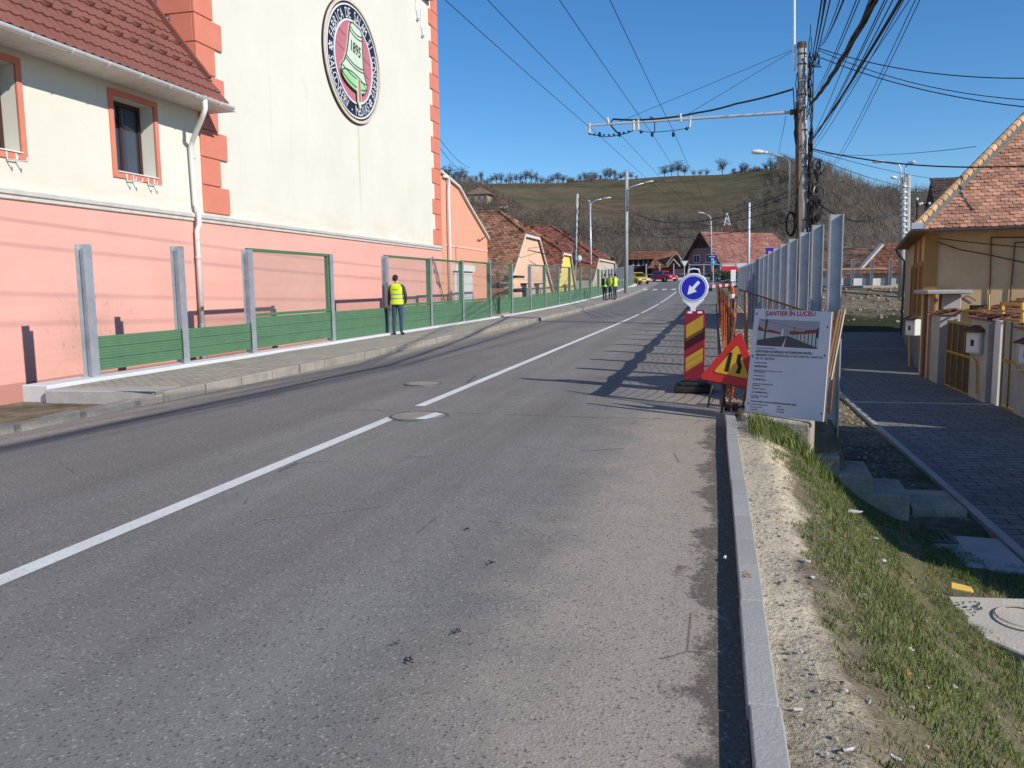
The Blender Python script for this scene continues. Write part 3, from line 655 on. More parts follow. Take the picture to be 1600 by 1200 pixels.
# ------------------------------------------------ tiled gable houses further along
M_tileA = mat('old_brown_red_tile', (.25, .10, .06), .9, .3, 1.2, .2, 30, col2=(.36, .20, .12), island=.5, fine=.15)
M_tileB = mat('dark_red_tile', (.25, .095, .062), .9, .3, 1.2, .2, 30, island=.42, fine=.15)
M_peach = mat('peach_render', (.78, .50, .34), .9, .07, .8, .1, 40, fine=.05); M_yell = mat('yellow_render', (.80, .62, .16), .9, .06, .8, .1, 40, fine=.05); M_beige = mat('beige_render', (.55, .46, .34), .9, .12, .8, .1, 40, fine=.06)
def gable_house(name, label, Yc, half, rz, ez, cz, rX, gX, wallm, tilem, bX=-26, wins=(), base=-.8, trim=True, tw=.27, th=.24, slope_right=1.0, facade='white_paint'):
    h = thing(name, label, 'house', (gX, Yc, base))
    yl, yr_ = Yc-half, Yc+half*slope_right; k = (rz-cz)/(rz-ez); ya, yb = Yc-half*k, Yc+half*slope_right*k
    mb = MB(); mb.prism([(gX, yl+.15, base), (gX, yr_-.15, base), (gX, yr_-.15, ez-.05), (gX, yb-.03, cz-.06), (gX, ya+.03, cz-.06), (gX, yl+.15, ez-.05)], (bX-gX, 0, 0)); wl = mb.build('wall', wallm, h)
    gx = gX+.16; mb = MB(); rg = random.Random(int(Yc))
    tile_plane(mb, [(bX, yl, ez), (gx, yl, ez), (gx, ya, cz), (rX, Yc, rz), (bX, Yc, rz)], tw, th, .035, True, rg)
    tile_plane(mb, [(gx, ya, cz), (gx, yb, cz), (rX, Yc, rz)], tw, th, .035, False, rg)
    tile_plane(mb, [(gx, yr_, ez), (bX, yr_, ez), (bX, Yc, rz), (rX, Yc, rz), (gx, yb, cz)], tw*1.6, th*1.6, .035, False, rg)
    rf = mb.build('roof', tilem, h)
    mb = MB()
    for a, b in (((rX, Yc, rz), (gx, ya, cz)), ((rX, Yc, rz), (gx, yb, cz)), ((bX, Yc, rz), (rX, Yc, rz))):
        a = Vector(a); b = Vector(b); nseg = max(2, int((b-a).length/.38))
        for i in range(nseg): mb.tube([a.lerp(b, i/nseg)+Vector((0, 0, .03)), a.lerp(b, (i+.95)/nseg)+Vector((0, 0, .045))], [.10, .125], 7)
    mb.build('ridge_tiles', tilem, rf)
    if trim:
        mb = MB()
        for (a, b), (c, d) in (((yl, ez), (ya, cz)), ((ya, cz), (yb, cz)), ((yb, cz), (yr_, ez))):
            mb.add([(gx+x_, p, q+dz) for x_ in (-.05, .04) for p, q, dz in ((a, b, -.2), (c, d, -.2), (c, d, -.03), (a, b, -.03))], [[0, 1, 2, 3], [4, 7, 6, 5], [3, 2, 6, 7], [0, 4, 5, 1], [0, 3, 7, 4], [1, 5, 6, 2]])
        mb.build('barge_board', M_offw, rf)
    for (y0, y1, z0, z1) in wins:
        mb = MB(); mb.box(gX-.02, y0, z0, gX+.05, y1, z1); wn = mb.build('window', M_white, h)
        mb = MB(); mb.box(gX+.05, y0+.1, z0+.1, gX+.06, y1-.1, z1-.1); mb.build('pane', M_pane, wn)
        mb = MB(); mb.box(gX-.02, y0-.15, z1+.05, gX+.3, y1+.15, z1+.13); mb.build('hood', M_brown, wn)
    return h
hA = gable_house('gable_house', 'peach gabled house with weathered brown tiled roof beside the salmon annex', 54.2, 8.0, 6.5, .6, 4.9, -14.1, -12.0, M_peach, M_tileA, wins=((51.2, 52.6, .1, 1.6), (55.2, 56.6, .1, 1.6)))
mb = MB(); mb.tube([(-11.98, 53.2, 3.9), (-11.2, 53.3, 3.7), (-10.9, 56, 3.6)], .03, 4); mb.build('iron_bracket', M_dark, hA)
for (px, py) in ((806, 433), (806, 455)):
    p = atx(px, py, -11.6); mb = MB(); mb.box(-12, p.y-1.4, p.z-.05, -11.2, p.y+.6, p.z+.08); mb.build('awning', M_brown, hA)
hB = gable_house('gable_house', 'bright yellow gabled house with long hipped red roof', 67.4, 5.2, 6.4, .3, 4.2, -15.3, -12.0, M_yell, M_tileB, wins=((66.2, 67.6, .2, 1.5),), tw=.3, th=.26)
hC = gable_house('gable_house', 'red tiled house with hipped roof end behind the leaning pole', 92, 10.5, 8.2, 2.2, 4.3, -18.0, -11.8, M_beige, M_tileB, bX=-34, base=0, tw=.4, th=.34)
p = aty(947, 403, 122)
hD = gable_house('gable_house', 'small cream gabled house with dark brown roof behind the road workers', 124, 4.2, 6.0, 3.7, 5.4, -16.6, -15.2, mat('cream_gable', (.80, .62, .30), .9, .05), mat('dark_brown_tile', (.10, .05, .04), .9, .2, 2, island=.2), bX=-25, base=1.4, tw=.5, th=.4)
# low shed roofs seen through the glass panels
sh = thing('garden_shed', 'low red roofed shed seen through the glass between annex and peach house', 'shed', (-13, 45.2, -.6))
mb = MB(); mb.box(-16, 44.2, -.6, -12.6, 46.0, 1.2); mb.build('wall', M_peach, sh)
mb = MB(); tile_plane(mb, [(-12.3, 43.9, 1.15), (-12.3, 46.3, 1.15), (-14.6, 46.3, 2.7), (-14.6, 43.9, 2.7)], .3, .26, .035, False); mb.build('roof', M_tileA, sh)
# ================================================================ NOISE BARRIERS
def hbeam(mb, X, Y, z0, z1, w_=.16, t=.014, ang=0.0):
    c, s = math.cos(ang), math.sin(ang); ax = Vector((c, s, 0)); ay = Vector((-s, c, 0)); zc = (z0+z1)/2; hz = Vector((0, 0, (z1-z0)/2))
    for q in (-1, 1): mb.obox(Vector((X, Y, zc))+ax*q*(w_/2-t/2), ax*(t/2), ay*(w_/2), hz)
    mb.obox((X, Y, zc), ax*(w_/2-t), ay*.006, hz)
FX = -9.72
nb = thing('noise_barrier', 'long roadside noise barrier with green panels and clear framed screens before pink wall', 'noise barrier', (FX, 30, 0))
mb = MB(); yy = frange(9.95, 104, 2)
rings = []
for y in yy: rings.append([(FX+.24, y, g(y)-.2), (FX+.24, y, g(y)+.19), (FX-.22, y, g(y)+.19), (FX-.22, y, g(y)-.75)])
mb.loft(rings); mb.build('beam', M_concw, nb, bevel=.015)
ppx = [(138, 380), (283, 383), (391, 388), (517, 395), (604, 398), (672, 403), (722, 406), (765, 408), (799, 411), (828, 412), (851, 412), (872, 414), (890, 416), (907, 417), (922, 418), (935, 419)]
posts = []
for px, ty in ppx:
    y = atx(px, 500, FX).y; zt = topz(ty+2, FX, y); posts.append((y, zt))
y = posts[-1][0]
while y < 99: y += 2.35; posts.append((y, g(y)+lerp(2.35, 2.55, (y-66)/34)))
for y, zt in posts:
    mb = MB(); hbeam(mb, FX, y, g(y)+.15, zt, .17 if y < 66 else .2); mb.build('post', M_steel, nb)
for i, ((ya, za), (yb, zb)) in enumerate(zip(posts, posts[1:])):
    z0 = g(ya)+(.27 if i in (0, 1, 2, 7) else .20); z1 = g(ya)+(.83 if i < 2 else .95); s = (g(yb)-g(ya)); a, b = ya+.02, yb-.02
    if i > 15: z1 = g(ya)+.8
    mb = MB(); hgt = z1-z0; k = 3
    for q in range(k):
        u0 = z0+hgt*q/k; u1 = z0+hgt*(q+1)/k-.006
        mb.prism([(FX+.035, a, u0), (FX+.035, b, u0+s), (FX+.035, b, u1+s), (FX+.035, a, u1)], (-.07, 0, 0))
        for r_ in range(4):
            zz = u0+(u1-u0)*(r_+.5)/4; mb.prism([(FX+.044, a, zz-.012), (FX+.044, b, zz-.012+s), (FX+.044, b, zz+.012+s), (FX+.044, a, zz+.012)], (-.009, 0, 0))
    mb.build('solid_panel', M_green, nb)
    if i in (2, 4, 5, 6, 7, 9, 10, 11, 12, 13, 14):
        zt = min(za, zb-s)+.035; t = .065; mb = MB(); lo = z1+.012
        def bar(p0, q0, p1, q1): mb.prism([(FX+.045, p0, q0), (FX+.045, p1, q0+s*(p1-a)/(b-a)), (FX+.045, p1, q1+s*(p1-a)/(b-a)), (FX+.045, p0, q1)], (-.09, 0, 0))
        bar(a-.02, zt-t, b+.02, zt); bar(a, lo, b, lo+t); bar(a+.07, lo+t, a+.07+t, zt-t); bar(b-.07-t, lo+t, b-.07, zt-t)
        fr = mb.build('screen', M_greenf, nb, bevel=.006)
        mb = MB(); mb.prism([(FX+.008, a+.10, lo+t*.7), (FX+.008, b-.10, lo+t*.7+s), (FX+.008, b-.10, zt-t*.7+s), (FX+.008, a+.10, zt-t*.7)], (-.016, 0, 0)); mb.build('pane', M_acr, fr)
# ---- right barrier: bare posts only
RX = 1.5
nr = thing('noise_barrier', 'unfinished row of bare steel barrier posts behind the white notice board', 'noise barrier', (RX, 25, -.4))
mb = MB(); mb.loft([[(RX+.12, y, -1.4), (RX+.12, y, g(y)-.02), (RX-.16, y, g(y)+.03), (RX-.16, y, -.3)] for y in frange(11.6, 58, 2)]); mb.build('beam', M_concd, nr, bevel=.02)
M_steelb = mat('blue_grey_steel', (.44, .455, .475), .5, .12, 5, .04, 30, metal=.2, fine=.08)
ry = [11.38, 13.34, 15.2, 17.4, 19.6, 21.8, 24.0, 26.3, 28.7, 31.2, 33.8, 36.5, 39.3, 42.2, 45.2, 48.3, 51.5, 54.8]
for y in ry:
    mb = MB(); hbeam(mb, RX, y, (-.62 if y < 12 else g(y)-.05), 2.41+g(y)*.9, .165); 
    po = mb.build('post', M_steelb, nr)
    if y < 22:
        mb = MB()
        for zz in (.9, 1.9): mb.cyl((RX-.02, y-.007, zz), (RX-.02, y-.022, zz), .016, n=8)
        if y < 12: mb.obox((RX, y-.012, .1), (.07, 0, 0), (0, .004, 0), (0, 0, .012))
        mb.build('bolt', M_steel, po)
mb = MB(); hbeam(mb, 1.36, 10.15, -.95, .9, .14); tag(mb.build('steel_stub', M_steelb), 'short blue steel post standing just behind the notice board', 'post')

# ================================================================ ORANGE SAFETY NET
NX = .22
M_orange = mat('orange_net', (.50, .12, .04), .8, .3, 12)
nets = thing('safety_net', 'orange plastic safety net slung along the right edge of the road', 'safety net', (NX, 10, 0))
nposts = []; y = 10.55
rn = random.Random(5)
while y < 57: nposts.append(y); y += rn.uniform(2.1, 2.5)
M_rust = mat('rusty_iron', (.16, .075, .04), .85, .35, 25, .2, 80)
for y in nposts:
    mb = MB(); lean = rn.uniform(-.04, .04); mb.tube([(NX, y, g(y)-.1), (NX+lean, y+rn.uniform(-.06, .06), g(y)+1.36)], .013, 6); mb.build('stake', M_rust, nets)
strands = MB(); band = MB()
def net_top(y):
    for a, b in zip(nposts, nposts[1:]):
        if a <= y <= b: t = (y-a)/(b-a); return 1.14-.05*math.sin(math.pi*t)+.02*nz(y*.9, 2)
    return 1.16
yn = frange(nposts[0], nposts[-1], .26)
for k in range(11):
    f = k/10; pts = []
    for y in yn:
        z1 = net_top(y)-.14; a = max(q for q in nposts if q <= y+1e-6); b = min([q for q in nposts if q > a]+[a+2.3]); t = (y-a)/(b-a)
        sag = .17*math.sin(math.pi*t)*(1-f*.3); pts.append((NX+.04*nz(y*.9, f*3)+.02*f, y, g(y)+.06+(z1-.06)*f-sag*(.25+f*.6)*(1-f*.35)))
    strands.tube(pts, .0046, 3, False)
y = nposts[0]
while y < min(34, nposts[-1]):
    strands.tube([(NX+.03*nz(y, 1), y, g(y)+.04), (NX+.03*nz(y, 4)+.02, y, g(y)+net_top(y)-.16)], .003, 3, False); y += .22
strands.build('mesh', M_orange, nets)
cs = []
for y in frange(nposts[0], nposts[-1], .13):
    zt = net_top(y); c = Vector((NX+.02, y, g(y)+zt-.02)); r = []
    for j in range(9):
        t = 2*math.pi*j/9; rr = 1+.25*nz(y*1.1+j*1.7, j*.9); r.append(c+Vector((.022*rr*math.cos(t), 0, .085*rr*math.sin(t))))
    cs.append(r)
band.loft(cs); band.build('folded_top', M_orange, nets, smooth=True)
mb = MB()
for k in range(3):   # loose end gathered on the first stake
    a = rn.uniform(0, 6.28); mb.tube([(NX+.03*math.cos(a+q), nposts[0]+.03*math.sin(a+q)+q*.01, .1+.19*q) for q in range(6)], [.008, .010, .012, .012, .014, .012], 5)
mb.build('gathered_end', M_orange, nets)
# orange stake bundle rising at the net further on
b_ = thing('barrier_post', 'orange plastic barrier post with small round reflector standing in the net line', 'barrier post', (.62, 31, g(31)))
mb = MB(); mb.cyl((.62, 31, g(31)), (.62, 31, 1.4), .085, .07, 8); mb.build('post', M_orange, b_)
mb = MB()
for zz in (.45, 1.0): mb.cyl((.62, 31, zz), (.62, 31, zz+.16), .092, .09, 8)
mb.build('white_sleeve', M_white, b_)
mb = MB(); mb.cyl((.62, 31, 1.38), (.62, 31, 1.62), .02); mb.obox((.64, 31, 1.82), (.09, .03, 0), (0, .015, 0), (0, 0, .21)); mb.build('reflector', M_zinc, b_, bevel=.06, segs=3)
# tied wooden stake with rags of net beside it
mb = MB(); mb.tube([(.42, 12.4, .0), (.46, 12.45, .6), (.44, 12.5, 1.42)], [.035, .032, .028], 6); tag(mb.build('wooden_stake', mat('raw_wood', (.36, .24, .13), .85, .25, 8, .3, 30, stretch=(1, 1, .2))), 'bare wooden stake standing between the net and rusty mesh fence', 'stake')

# ================================================================ CHAIN-LINK PANELS
def chain_panel(name, label, A, B, za, zb, zbase, pitch=.062, r=.0028):
    A = Vector((*A, 0)); B = Vector((*B, 0)); L = (B-A).length; u = (B-A)/L
    t = thing(name, label, 'mesh fence', (A.x, A.y, zbase))
    def P(s, q): tt = s/L; return A+u*s+Vector((0, 0, lerp(zbase, lerp(za, zb, tt), q)))
    mb = MB(); mb.tube([P(0, -.05), P(0, 1), P(L, 1), P(L, -.05)], .017, 6); mb.tube([P(0, .04), P(L, .04)], .014, 6); mb.build('frame', M_rust, t)
    mb = MB(); H = max(za, zb)-zbase
    def zt(s): return lerp(za, zb, s/L)-zbase
    k = -H
    while k < L:
        for sg in (1, -1):
            seg = []
            for i in range(25):
                q = i/24*H; s = (k+q) if sg > 0 else (k+H-q)
                if 0 <= s <= L and q <= zt(s): seg.append(A+u*s+Vector((0, 0, zbase+q)))
            if len(seg) > 1: mb.tube([seg[0], seg[-1]], r, 3, False)
        k += pitch
    mb.build('wire_mesh', M_rust, t); return t
def quad_panel(name, label, q, pitch=.05, r=.0027):
    a, b, c, d = [Vector(p) for p in q]; t = thing(name, label, 'mesh fence', tuple(a))
    def P(u, v): return a.lerp(b, u).lerp(d.lerp(c, u), v)
    mb = MB(); mb.tube([a, d, c, b], .016, 6); mb.tube([P(0, .05), P(1, .05)], .012, 6); mb.tube([P(.33, 1.0), P(.36, .04)], .012, 6); mb.build('frame', M_rust, t)
    mb = MB(); L = (b-a).length; H = (d-a).length; k = -H
    while k < L:
        for sg in (1, -1):
            seg = []
            for i in range(33):
                v_ = i/32*H; s_ = (k+v_*.8) if sg > 0 else (k+H-v_*.8)
                if 0 <= s_ <= L: seg.append(P(s_/L, v_/H))
            if len(seg) > 1: mb.tube([seg[0], seg[-1]], r, 3, False)
        k += pitch
    mb.build('wire_mesh', M_rust, t); return t
quad_panel('mesh_fence', 'rusty chain link fence panel leaning behind the warning triangle', [(.10, 9.95, .02), (1.28, 9.72, .08), aty(1310, 503, 10.0), aty(1155, 452, 10.75)])
# ================================================================ SIGNS AT THE ROAD EDGE
M_red = mat('sign_red', (.23, .012, .022), .45, .1, 4, spec=.5); M_gold = mat('sign_amber', (.43, .25, .028), .4, .1, 4, spec=.5); M_blue = mat('sign_blue', (.012, .018, .42), .4, .05, 3, spec=.5); M_swhite = mat('sign_white', (.76, .77, .80), .45, .05, 3); M_black = mat('black_rubber', (.03, .029, .028), .85, .25, 12, .3, 40); M_sblack = mat('sign_black', (.02, .02, .02), .5, .05)
M_red2 = mat('sign_bright_red', (.62, .03, .02), .45, .08, 4, spec=.5); M_amb2 = mat('sign_yellow', (.80, .42, .015), .45, .06, 4, spec=.5)
bx = atz(1084, 612, 0.0); BY = bx.y; BX = bx.x
bc = thing('guide_beacon', 'red and gold striped road beacon topped by round blue arrow sign', 'road sign', (BX, BY, 0))
def bw(px, py): p = aty(px, py, BY); return p
bl, br = bw(1069, 610), bw(1101, 610); wd = (br.x-bl.x)/2; zt = bw(1084, 484).z; zb_ = .17
mb = MB(); mb.box(BX-.27, BY-.17, .0, BX+.27, BY+.40, .085); mb.box(BX-.20, BY-.10, .085, BX+.20, BY+.25, .135); mb.build('base', M_black, bc, bevel=.02, segs=2)
mb = MB(); cr = .035
def rrect(x0, z0, x1, z1, r, n=5):
    p = []
    for cx, cz, a in ((x1-r, z1-r, 0), (x0+r, z1-r, 90), (x0+r, z0+r, 180), (x1-r, z0+r, 270)):
        for i in range(n): t = R(a+90*i/(n-1)); p.append((cx+r*math.cos(t), cz+r*math.sin(t)))
    return p
mb.prism([(x, BY-.012, z) for x, z in rrect(BX-wd, zb_, BX+wd, zt, cr)], (0, .05, 0)); mb.build('panel', M_red, bc, bevel=.006)
mb = MB(); i0, i1, j0, j1 = BX-wd+.024, BX+wd-.024, zb_+.04, zt-.07
def stripe(mb, lo, th):
    hh = j1-j0; P = [(i0, j0+hh*lo), (i1, j0+hh*(lo+.17)), (i1, j0+hh*(lo+.17+th)), (i0, j0+hh*(lo+th))]
    def clip(P, f):
        o = []
        for a, b in zip(P, P[1:]+P[:1]):
            fa, fb = f(a), f(b)
            if fa >= 0: o.append(a)
            if fa*fb < 0: t = fa/(fa-fb); o.append((lerp(a[0], b[0], t), lerp(a[1], b[1], t)))
        return o
    P = clip(P, lambda p: p[1]-j0); P = P and clip(P, lambda p: j1-p[1])
    if P and len(P) > 2: mb.poly([(x, BY-.0155, z) for x, z in P])
stripe(mb, .57, .26); stripe(mb, .09, .22)
mb.build('reflective_stripe', M_gold, bc)
mb = MB(); mb.prism([(x, BY-.015, z) for x, z in rrect(BX-wd+.04, zt-.052, BX-.035, zt-.022, .012, 3)], (0, .004, 0)); mb.prism([(x, BY-.015, z) for x, z in rrect(BX+.035, zt-.052, BX+wd-.04, zt-.022, .012, 3)], (0, .004, 0)); mb.build('handle_slot', M_swhite, bc)
dc = bw(1083.5, 450); rr = (bw(1107, 450).x-bw(1060, 450).x)/2
mb = MB(); 
def dsk(mb, r0, r1, y0, y1, n=48):
    if r0 == 0: mb.prism([(dc.x+r1*math.cos(2*math.pi*i/n), y0, dc.z+r1*math.sin(2*math.pi*i/n)) for i in range(n)], (0, y1-y0, 0))
    else:
        mb.loft([[(dc.x+q*math.cos(2*math.pi*i/n), yv, dc.z+q*math.sin(2*math.pi*i/n)) for q, yv in ((r0, y0), (r1, y0), (r1, y1), (r0, y1))] for i in range(n+1)], cap=False)
dsk(mb, 0, rr, BY-.02, BY+.03); ds_ = mb.build('arrow_disc', M_swhite, bc, bevel=.008)
mb = MB(); dsk(mb, 0, rr*.885, BY-.023, BY-.0205); mb.build('blue_face', M_blue, ds_)
mb = MB(); dsk(mb, rr*.80, rr*.845, BY-.026, BY-.0235)
a45 = R(229); ca, sa = math.cos(a45), math.sin(a45)
arrow = [(-.56, -.105), (.02, -.105), (.02, -.33), (.60, 0), (.02, .33), (.02, .105), (-.56, .105)]
mb.poly([(dc.x+rr*(x*ca-z*sa), BY-.0262, dc.z+rr*(x*sa+z*ca)) for x, z in arrow]); mb.build('white_arrow', M_swhite, ds_)
mb = MB(); mb.tube([(dc.x-.085, BY, dc.z+rr*.95), (dc.x-.07, BY, dc.z+rr+.05), (dc.x, BY, dc.z+rr+.065), (dc.x+.07, BY, dc.z+rr+.05), (dc.x+.085, BY, dc.z+rr*.95)], .012, 6); mb.build('carry_handle', M_swhite, ds_, smooth=True)
mb = MB(); zc = dc.z-rr
mb.prism([(dc.x-.16, BY-.015, zc+.05), (dc.x+.16, BY-.015, zc+.05), (dc.x+.035, BY-.015, zc-.07), (dc.x+.035, BY-.015, zt-.02), (dc.x-.035, BY-.015, zt-.02), (dc.x-.035, BY-.015, zc-.07)], (0, .04, 0)); mb.build('bracket', M_swhite, ds_)
# warning triangle
def plane_sign(origin, yaw, lean):
    u = Vector((math.cos(yaw), math.sin(yaw), 0)); n = Vector((math.sin(yaw), -math.cos(yaw), 0)); v = Vector((0, 0, 1))*math.cos(lean)-n*math.sin(lean); n2 = u.cross(v)
    return Vector(origin), u, v.normalized(), n2.normalized()
def tri(mb, O, u, v, s, d, th=.004, rc=.0):
    h = s*math.sqrt(3)/2; pts = [(-s/2, 0), (s/2, 0), (0, h)]; c = (0, h/3); P = []
    for (x, y) in pts:
        for da in (-24, -8, 8, 24):
            a = math.atan2(y-c[1], x-c[0])+R(da*2.4); r_ = s*.045; cx, cy = x+(c[0]-x)*.09, y+(c[1]-y)*.09; P.append((cx+r_*math.cos(a), cy+r_*math.sin(a)))
    n = u.cross(v); mb.prism([O+u*x+v*y+n*d for x, y in P], n*-th)
TO = aty(1146, 598, 10.02); tu = R(-20)
O, u, v, n = plane_sign((TO.x-.02, TO.y-.12, TO.z+.0), R(-14), R(8)); S = .70
roll = R(-9); u, v = u*math.cos(roll)+v*math.sin(roll), v*math.cos(roll)-u*math.sin(roll)
O = O-u*.03
ts = thing('warning_sign', 'red and yellow road narrows warning triangle leaning on the mesh fence', 'road sign', tuple(O))
mb = MB(); tri(mb, O, u, v, S, 0, .02); mb.build('plate', M_red2, ts)
mb = MB(); tri(mb, O+v*.105, u, v, S*.57, .006, .003); mb.build('yellow_field', M_amb2, ts)
mb = MB()
def tp(x, y, d=.0085): return O+u*x+v*y+n*d
mb.poly([tp(-.085, .13), tp(-.035, .13), tp(-.035, .36), tp(-.075, .36)]); mb.poly([tp(.045, .13), tp(.095, .13), tp(.105, .22), tp(.075, .275), tp(.075, .36), tp(.03, .36), tp(.03, .265), tp(.06, .21)]); mb.build('symbol', M_sblack, ts)
mb = MB(); mb.tube([tp(-.2, -.0, -.03), tp(-.2, -.33, -.03)], .014, 6); mb.tube([tp(.2, -.0, -.03), tp(.2, -.33, -.03)], .014, 6); mb.tube([tp(-.3, -.015, -.03), tp(.3, -.015, -.03)], .014, 6); mb.build('stand', M_rust, ts)
O2 = O+u*.30-n*.12+v*.02
mb = MB(); tri(mb, O2, u, v, S*.95, 0, .02); tag(mb.build('warning_sign', M_red2), 'second red warning triangle mostly hidden behind the notice board', 'road sign')
# notice board
c_tl, c_tr, c_br, c_bl = (1180, 482), (1300, 487), (1286, 659), (1163, 646)
NBy = 9.55
BLp = aty(1163, 646, NBy); 
O, u, v, n = plane_sign(BLp, R(-32), R(6))
def onp(px, py):
    d = ray(px, py); return CAMP+d*((O-CAMP).dot(n)/d.dot(n))
q = [onp(*c) for c in (c_bl, c_br, c_tr, c_tl)]
nbd = thing('notice_board', 'white construction site notice board with colour street picture leaning by kerb', 'notice board', tuple(q[0]))
M_board = mat('board_white', (.70, .69, .74), .5, .04, 2.5); M_wood = mat('timber', (.20, .12, .07), .85, .3, 6, .3, 30); M_txt = mat('board_ink', (.10, .10, .115), .7, .1); M_tred = mat('board_red', (.50, .03, .07), .7, .08)
mb = MB(); mb.prism([p for p in q], n*-.012); mb.build('panel', M_board, nbd)
mb = MB(); 
for a, b in ((q[0], q[3]), (q[1], q[2])): mb.obox((a+b)/2-n*.035+(u*.03 if a is q[0] else -u*.03), u*.025, (b-a)/2, n*.02)
mb.build('batten', M_wood, nbd)
def bq(s, t, d=.002):    # board coordinates 0..1 from lower left
    return q[0].lerp(q[1], s).lerp(q[3].lerp(q[2], s), t)+n*d
bu = (q[1]-q[0]).normalized(); bv = (q[3]-q[0]); bv = (bv-bu*bv.dot(bu)*0).normalized(); BW = (q[1]-q[0]).length; BH = (q[3]-q[0]).length
tm = MB(); put_text(tm, 'ȘANTIER ÎN LUCRU', bq(.475, .945), bu, bv, n, .072, .0004, 'CENTER', .001, .0012, .92); tm.build('heading', M_tred, nbd)
tb = MB(); ti = MB()
lines = [(.595, 'Denumirea şi adresa obiectivului:', .019, 0), (.56, 'EXECUTAREA LUCRĂRILOR  DE CONSTRUIRE PENTRU', .030, 1), (.527, 'AMENAJARE ZONE DE PROTECŢIE LA TROTUARE STR. CARPAŢI ŞI', .029, 0), (.494, 'STR. AC. I. MOŢNAR', .029, 0), (.457, 'Beneficiarul investiţiei:', .019, 0), (.421, 'PRIMĂRIA MEDIAŞ', .021, 1), (.384, 'Municipiul Mediaş, Str. Unirii Centru, nr. 3, jud. Sibiu', .018, 0), (.368, 'adresă, tel/fax, e-mail', .018, 0), (.335, 'Proiectantul general:', .019, 0), (.297, 'S.C. PROIECT S.R.L.', .021, 1), (.257, 'Str. Morii nr. 4, loc. Mediaş, jud. Sibiu', .018, 0), (.24, 'adresă, tel/fax', .018, 0), (.212, 'Antreprenorul general:', .019, 0), (.176, 'S.C. CONSTRUCT S.R.L.', .021, 1), (.143, 'Şos. Sibiului nr. 29, loc. Mediaş', .018, 0), (.126, 'adresă, tel/fax', .018, 0), (.090, 'Numărul autorizaţiei de construire 26.03.2020 eliberată de Primăria Mediaş', .0195, 1), (.062, 'Termenul de execuţie al lucrării', .018, 0), (.036, 'Data începerii lucrării', .018, 0), (.012, 'Data finalizării', .018, 0)]
for t, s, sz, b in lines: put_text(tb, s, bq(.07, t+.03), bu, bv, n, sz*1.12, .0003, 'LEFT', .001, .0009 if b else .0003, .80)
for t, s in ((.062, '90 zile'), (.036, '30.03.2020'), (.012, '27.06.2020')): put_text(tb, s, bq(.42, t+.03), bu, bv, n, .0195, .0003, 'LEFT', .001, .0003)
tb.build('text', M_txt, nbd)
# printed street picture
P0, P1, T0, T1 = .07, .86, .655, .905
def pic(s, t, d=.003): return bq(P0+(P1-P0)*s, T0+(T1-T0)*t, d)
def flat(nm, c): return mat(nm, c, .6, .06, 6)
pm = MB(); pm.poly([pic(0, 0), pic(1, 0), pic(1, 1), pic(0, 1)]); pc = pm.build('picture', flat('print_sky', (.40, .37, .40)), nbd)
def ppoly(nm, c, polys, d):
    m_ = MB()
    for P_ in polys: m_.poly([pic(x, y, d) for x, y in P_])
    return m_.build(nm, c, pc)
ppoly('printed_road', flat('print_asphalt', (.10, .095, .09)), [[(0, 0), (1, 0), (1, .03), (.54, .40), (.44, .40), (0, .20)]], .0036)
ppoly('printed_barrier', flat('print_barrier', (.52, .54, .52)), [[(0, .20), (.40, .42), (.40, .48), (0, .56)], [(.54, .42), (1, .05), (1, .62), (.54, .46)]], .0034)
ppoly('printed_roofs', flat('print_roof', (.28, .07, .05)), [[(0, .56), (.40, .46), (.40, .52), (.2, .62), (.14, .56), (.0, .76)], [(.54, .46), (1, .58), (1, .72), (.8, .66), (.76, .6), (.54, .60)]], .0042)
ppoly('printed_line', flat('print_white', (.72, .72, .72)), [[(.43, 0), (.46, 0), (.492, .36), (.486, .36)], [(.40, .40), (.44, .40), (.44, .62), (.42, .70), (.40, .62)]], .0044)
ppoly('printed_poles', flat('print_dark', (.07, .05, .045)), [[(.115, .22), (.14, .22), (.155, 1), (.125, 1)], [(.61, .5), (.62, .5), (.62, .78), (.61, .78)], [(.02, .97), (.9, .6), (.9, .605), (.02, .98)], [(.97, .4), (1, .4), (1, .78), (.97, .74)]]+[[(x, .45-(x-.54)*.95), (x+.012, .45-(x-.54)*.95), (x+.012, .47+(x-.54)*.3), (x, .47+(x-.54)*.3)] for x in (.6, .66, .72, .78, .84, .9, .96)], .0048)
mb = MB()
for s, t in ((.03, .55), (.96, .86), (.955, .6), (.97, .07), (.03, .95), (.04, .1)): p = bq(s, t, .002); mb.obox(p, bu*.006, bv*.011, n*.002)
mb.build('staple', M_sblack, nbd)
# leaning plank frame to the right of the board
A, B = aty(1312, 484, 9.55), aty(1291, 592, 9.35)
pk = thing('leaning_board', 'old brown board with pale edge leaning against post right of notice board', 'board', tuple(B))
dd = (A-B); mb = MB(); mb.obox((A+B)/2, Vector((.045, .14, 0)), dd/2, Vector((.012, -.004, .004))); mb.build('board_face', M_wood, pk)
mb = MB(); mb.obox((A+B)/2+Vector((.048, -.02, .0)), Vector((.008, .012, 0)), dd/2*1.01, Vector((.004, -.012, 0))); mb.build('pale_edge', mat('pale_wood', (.50, .42, .33), .8, .15, 8), pk)
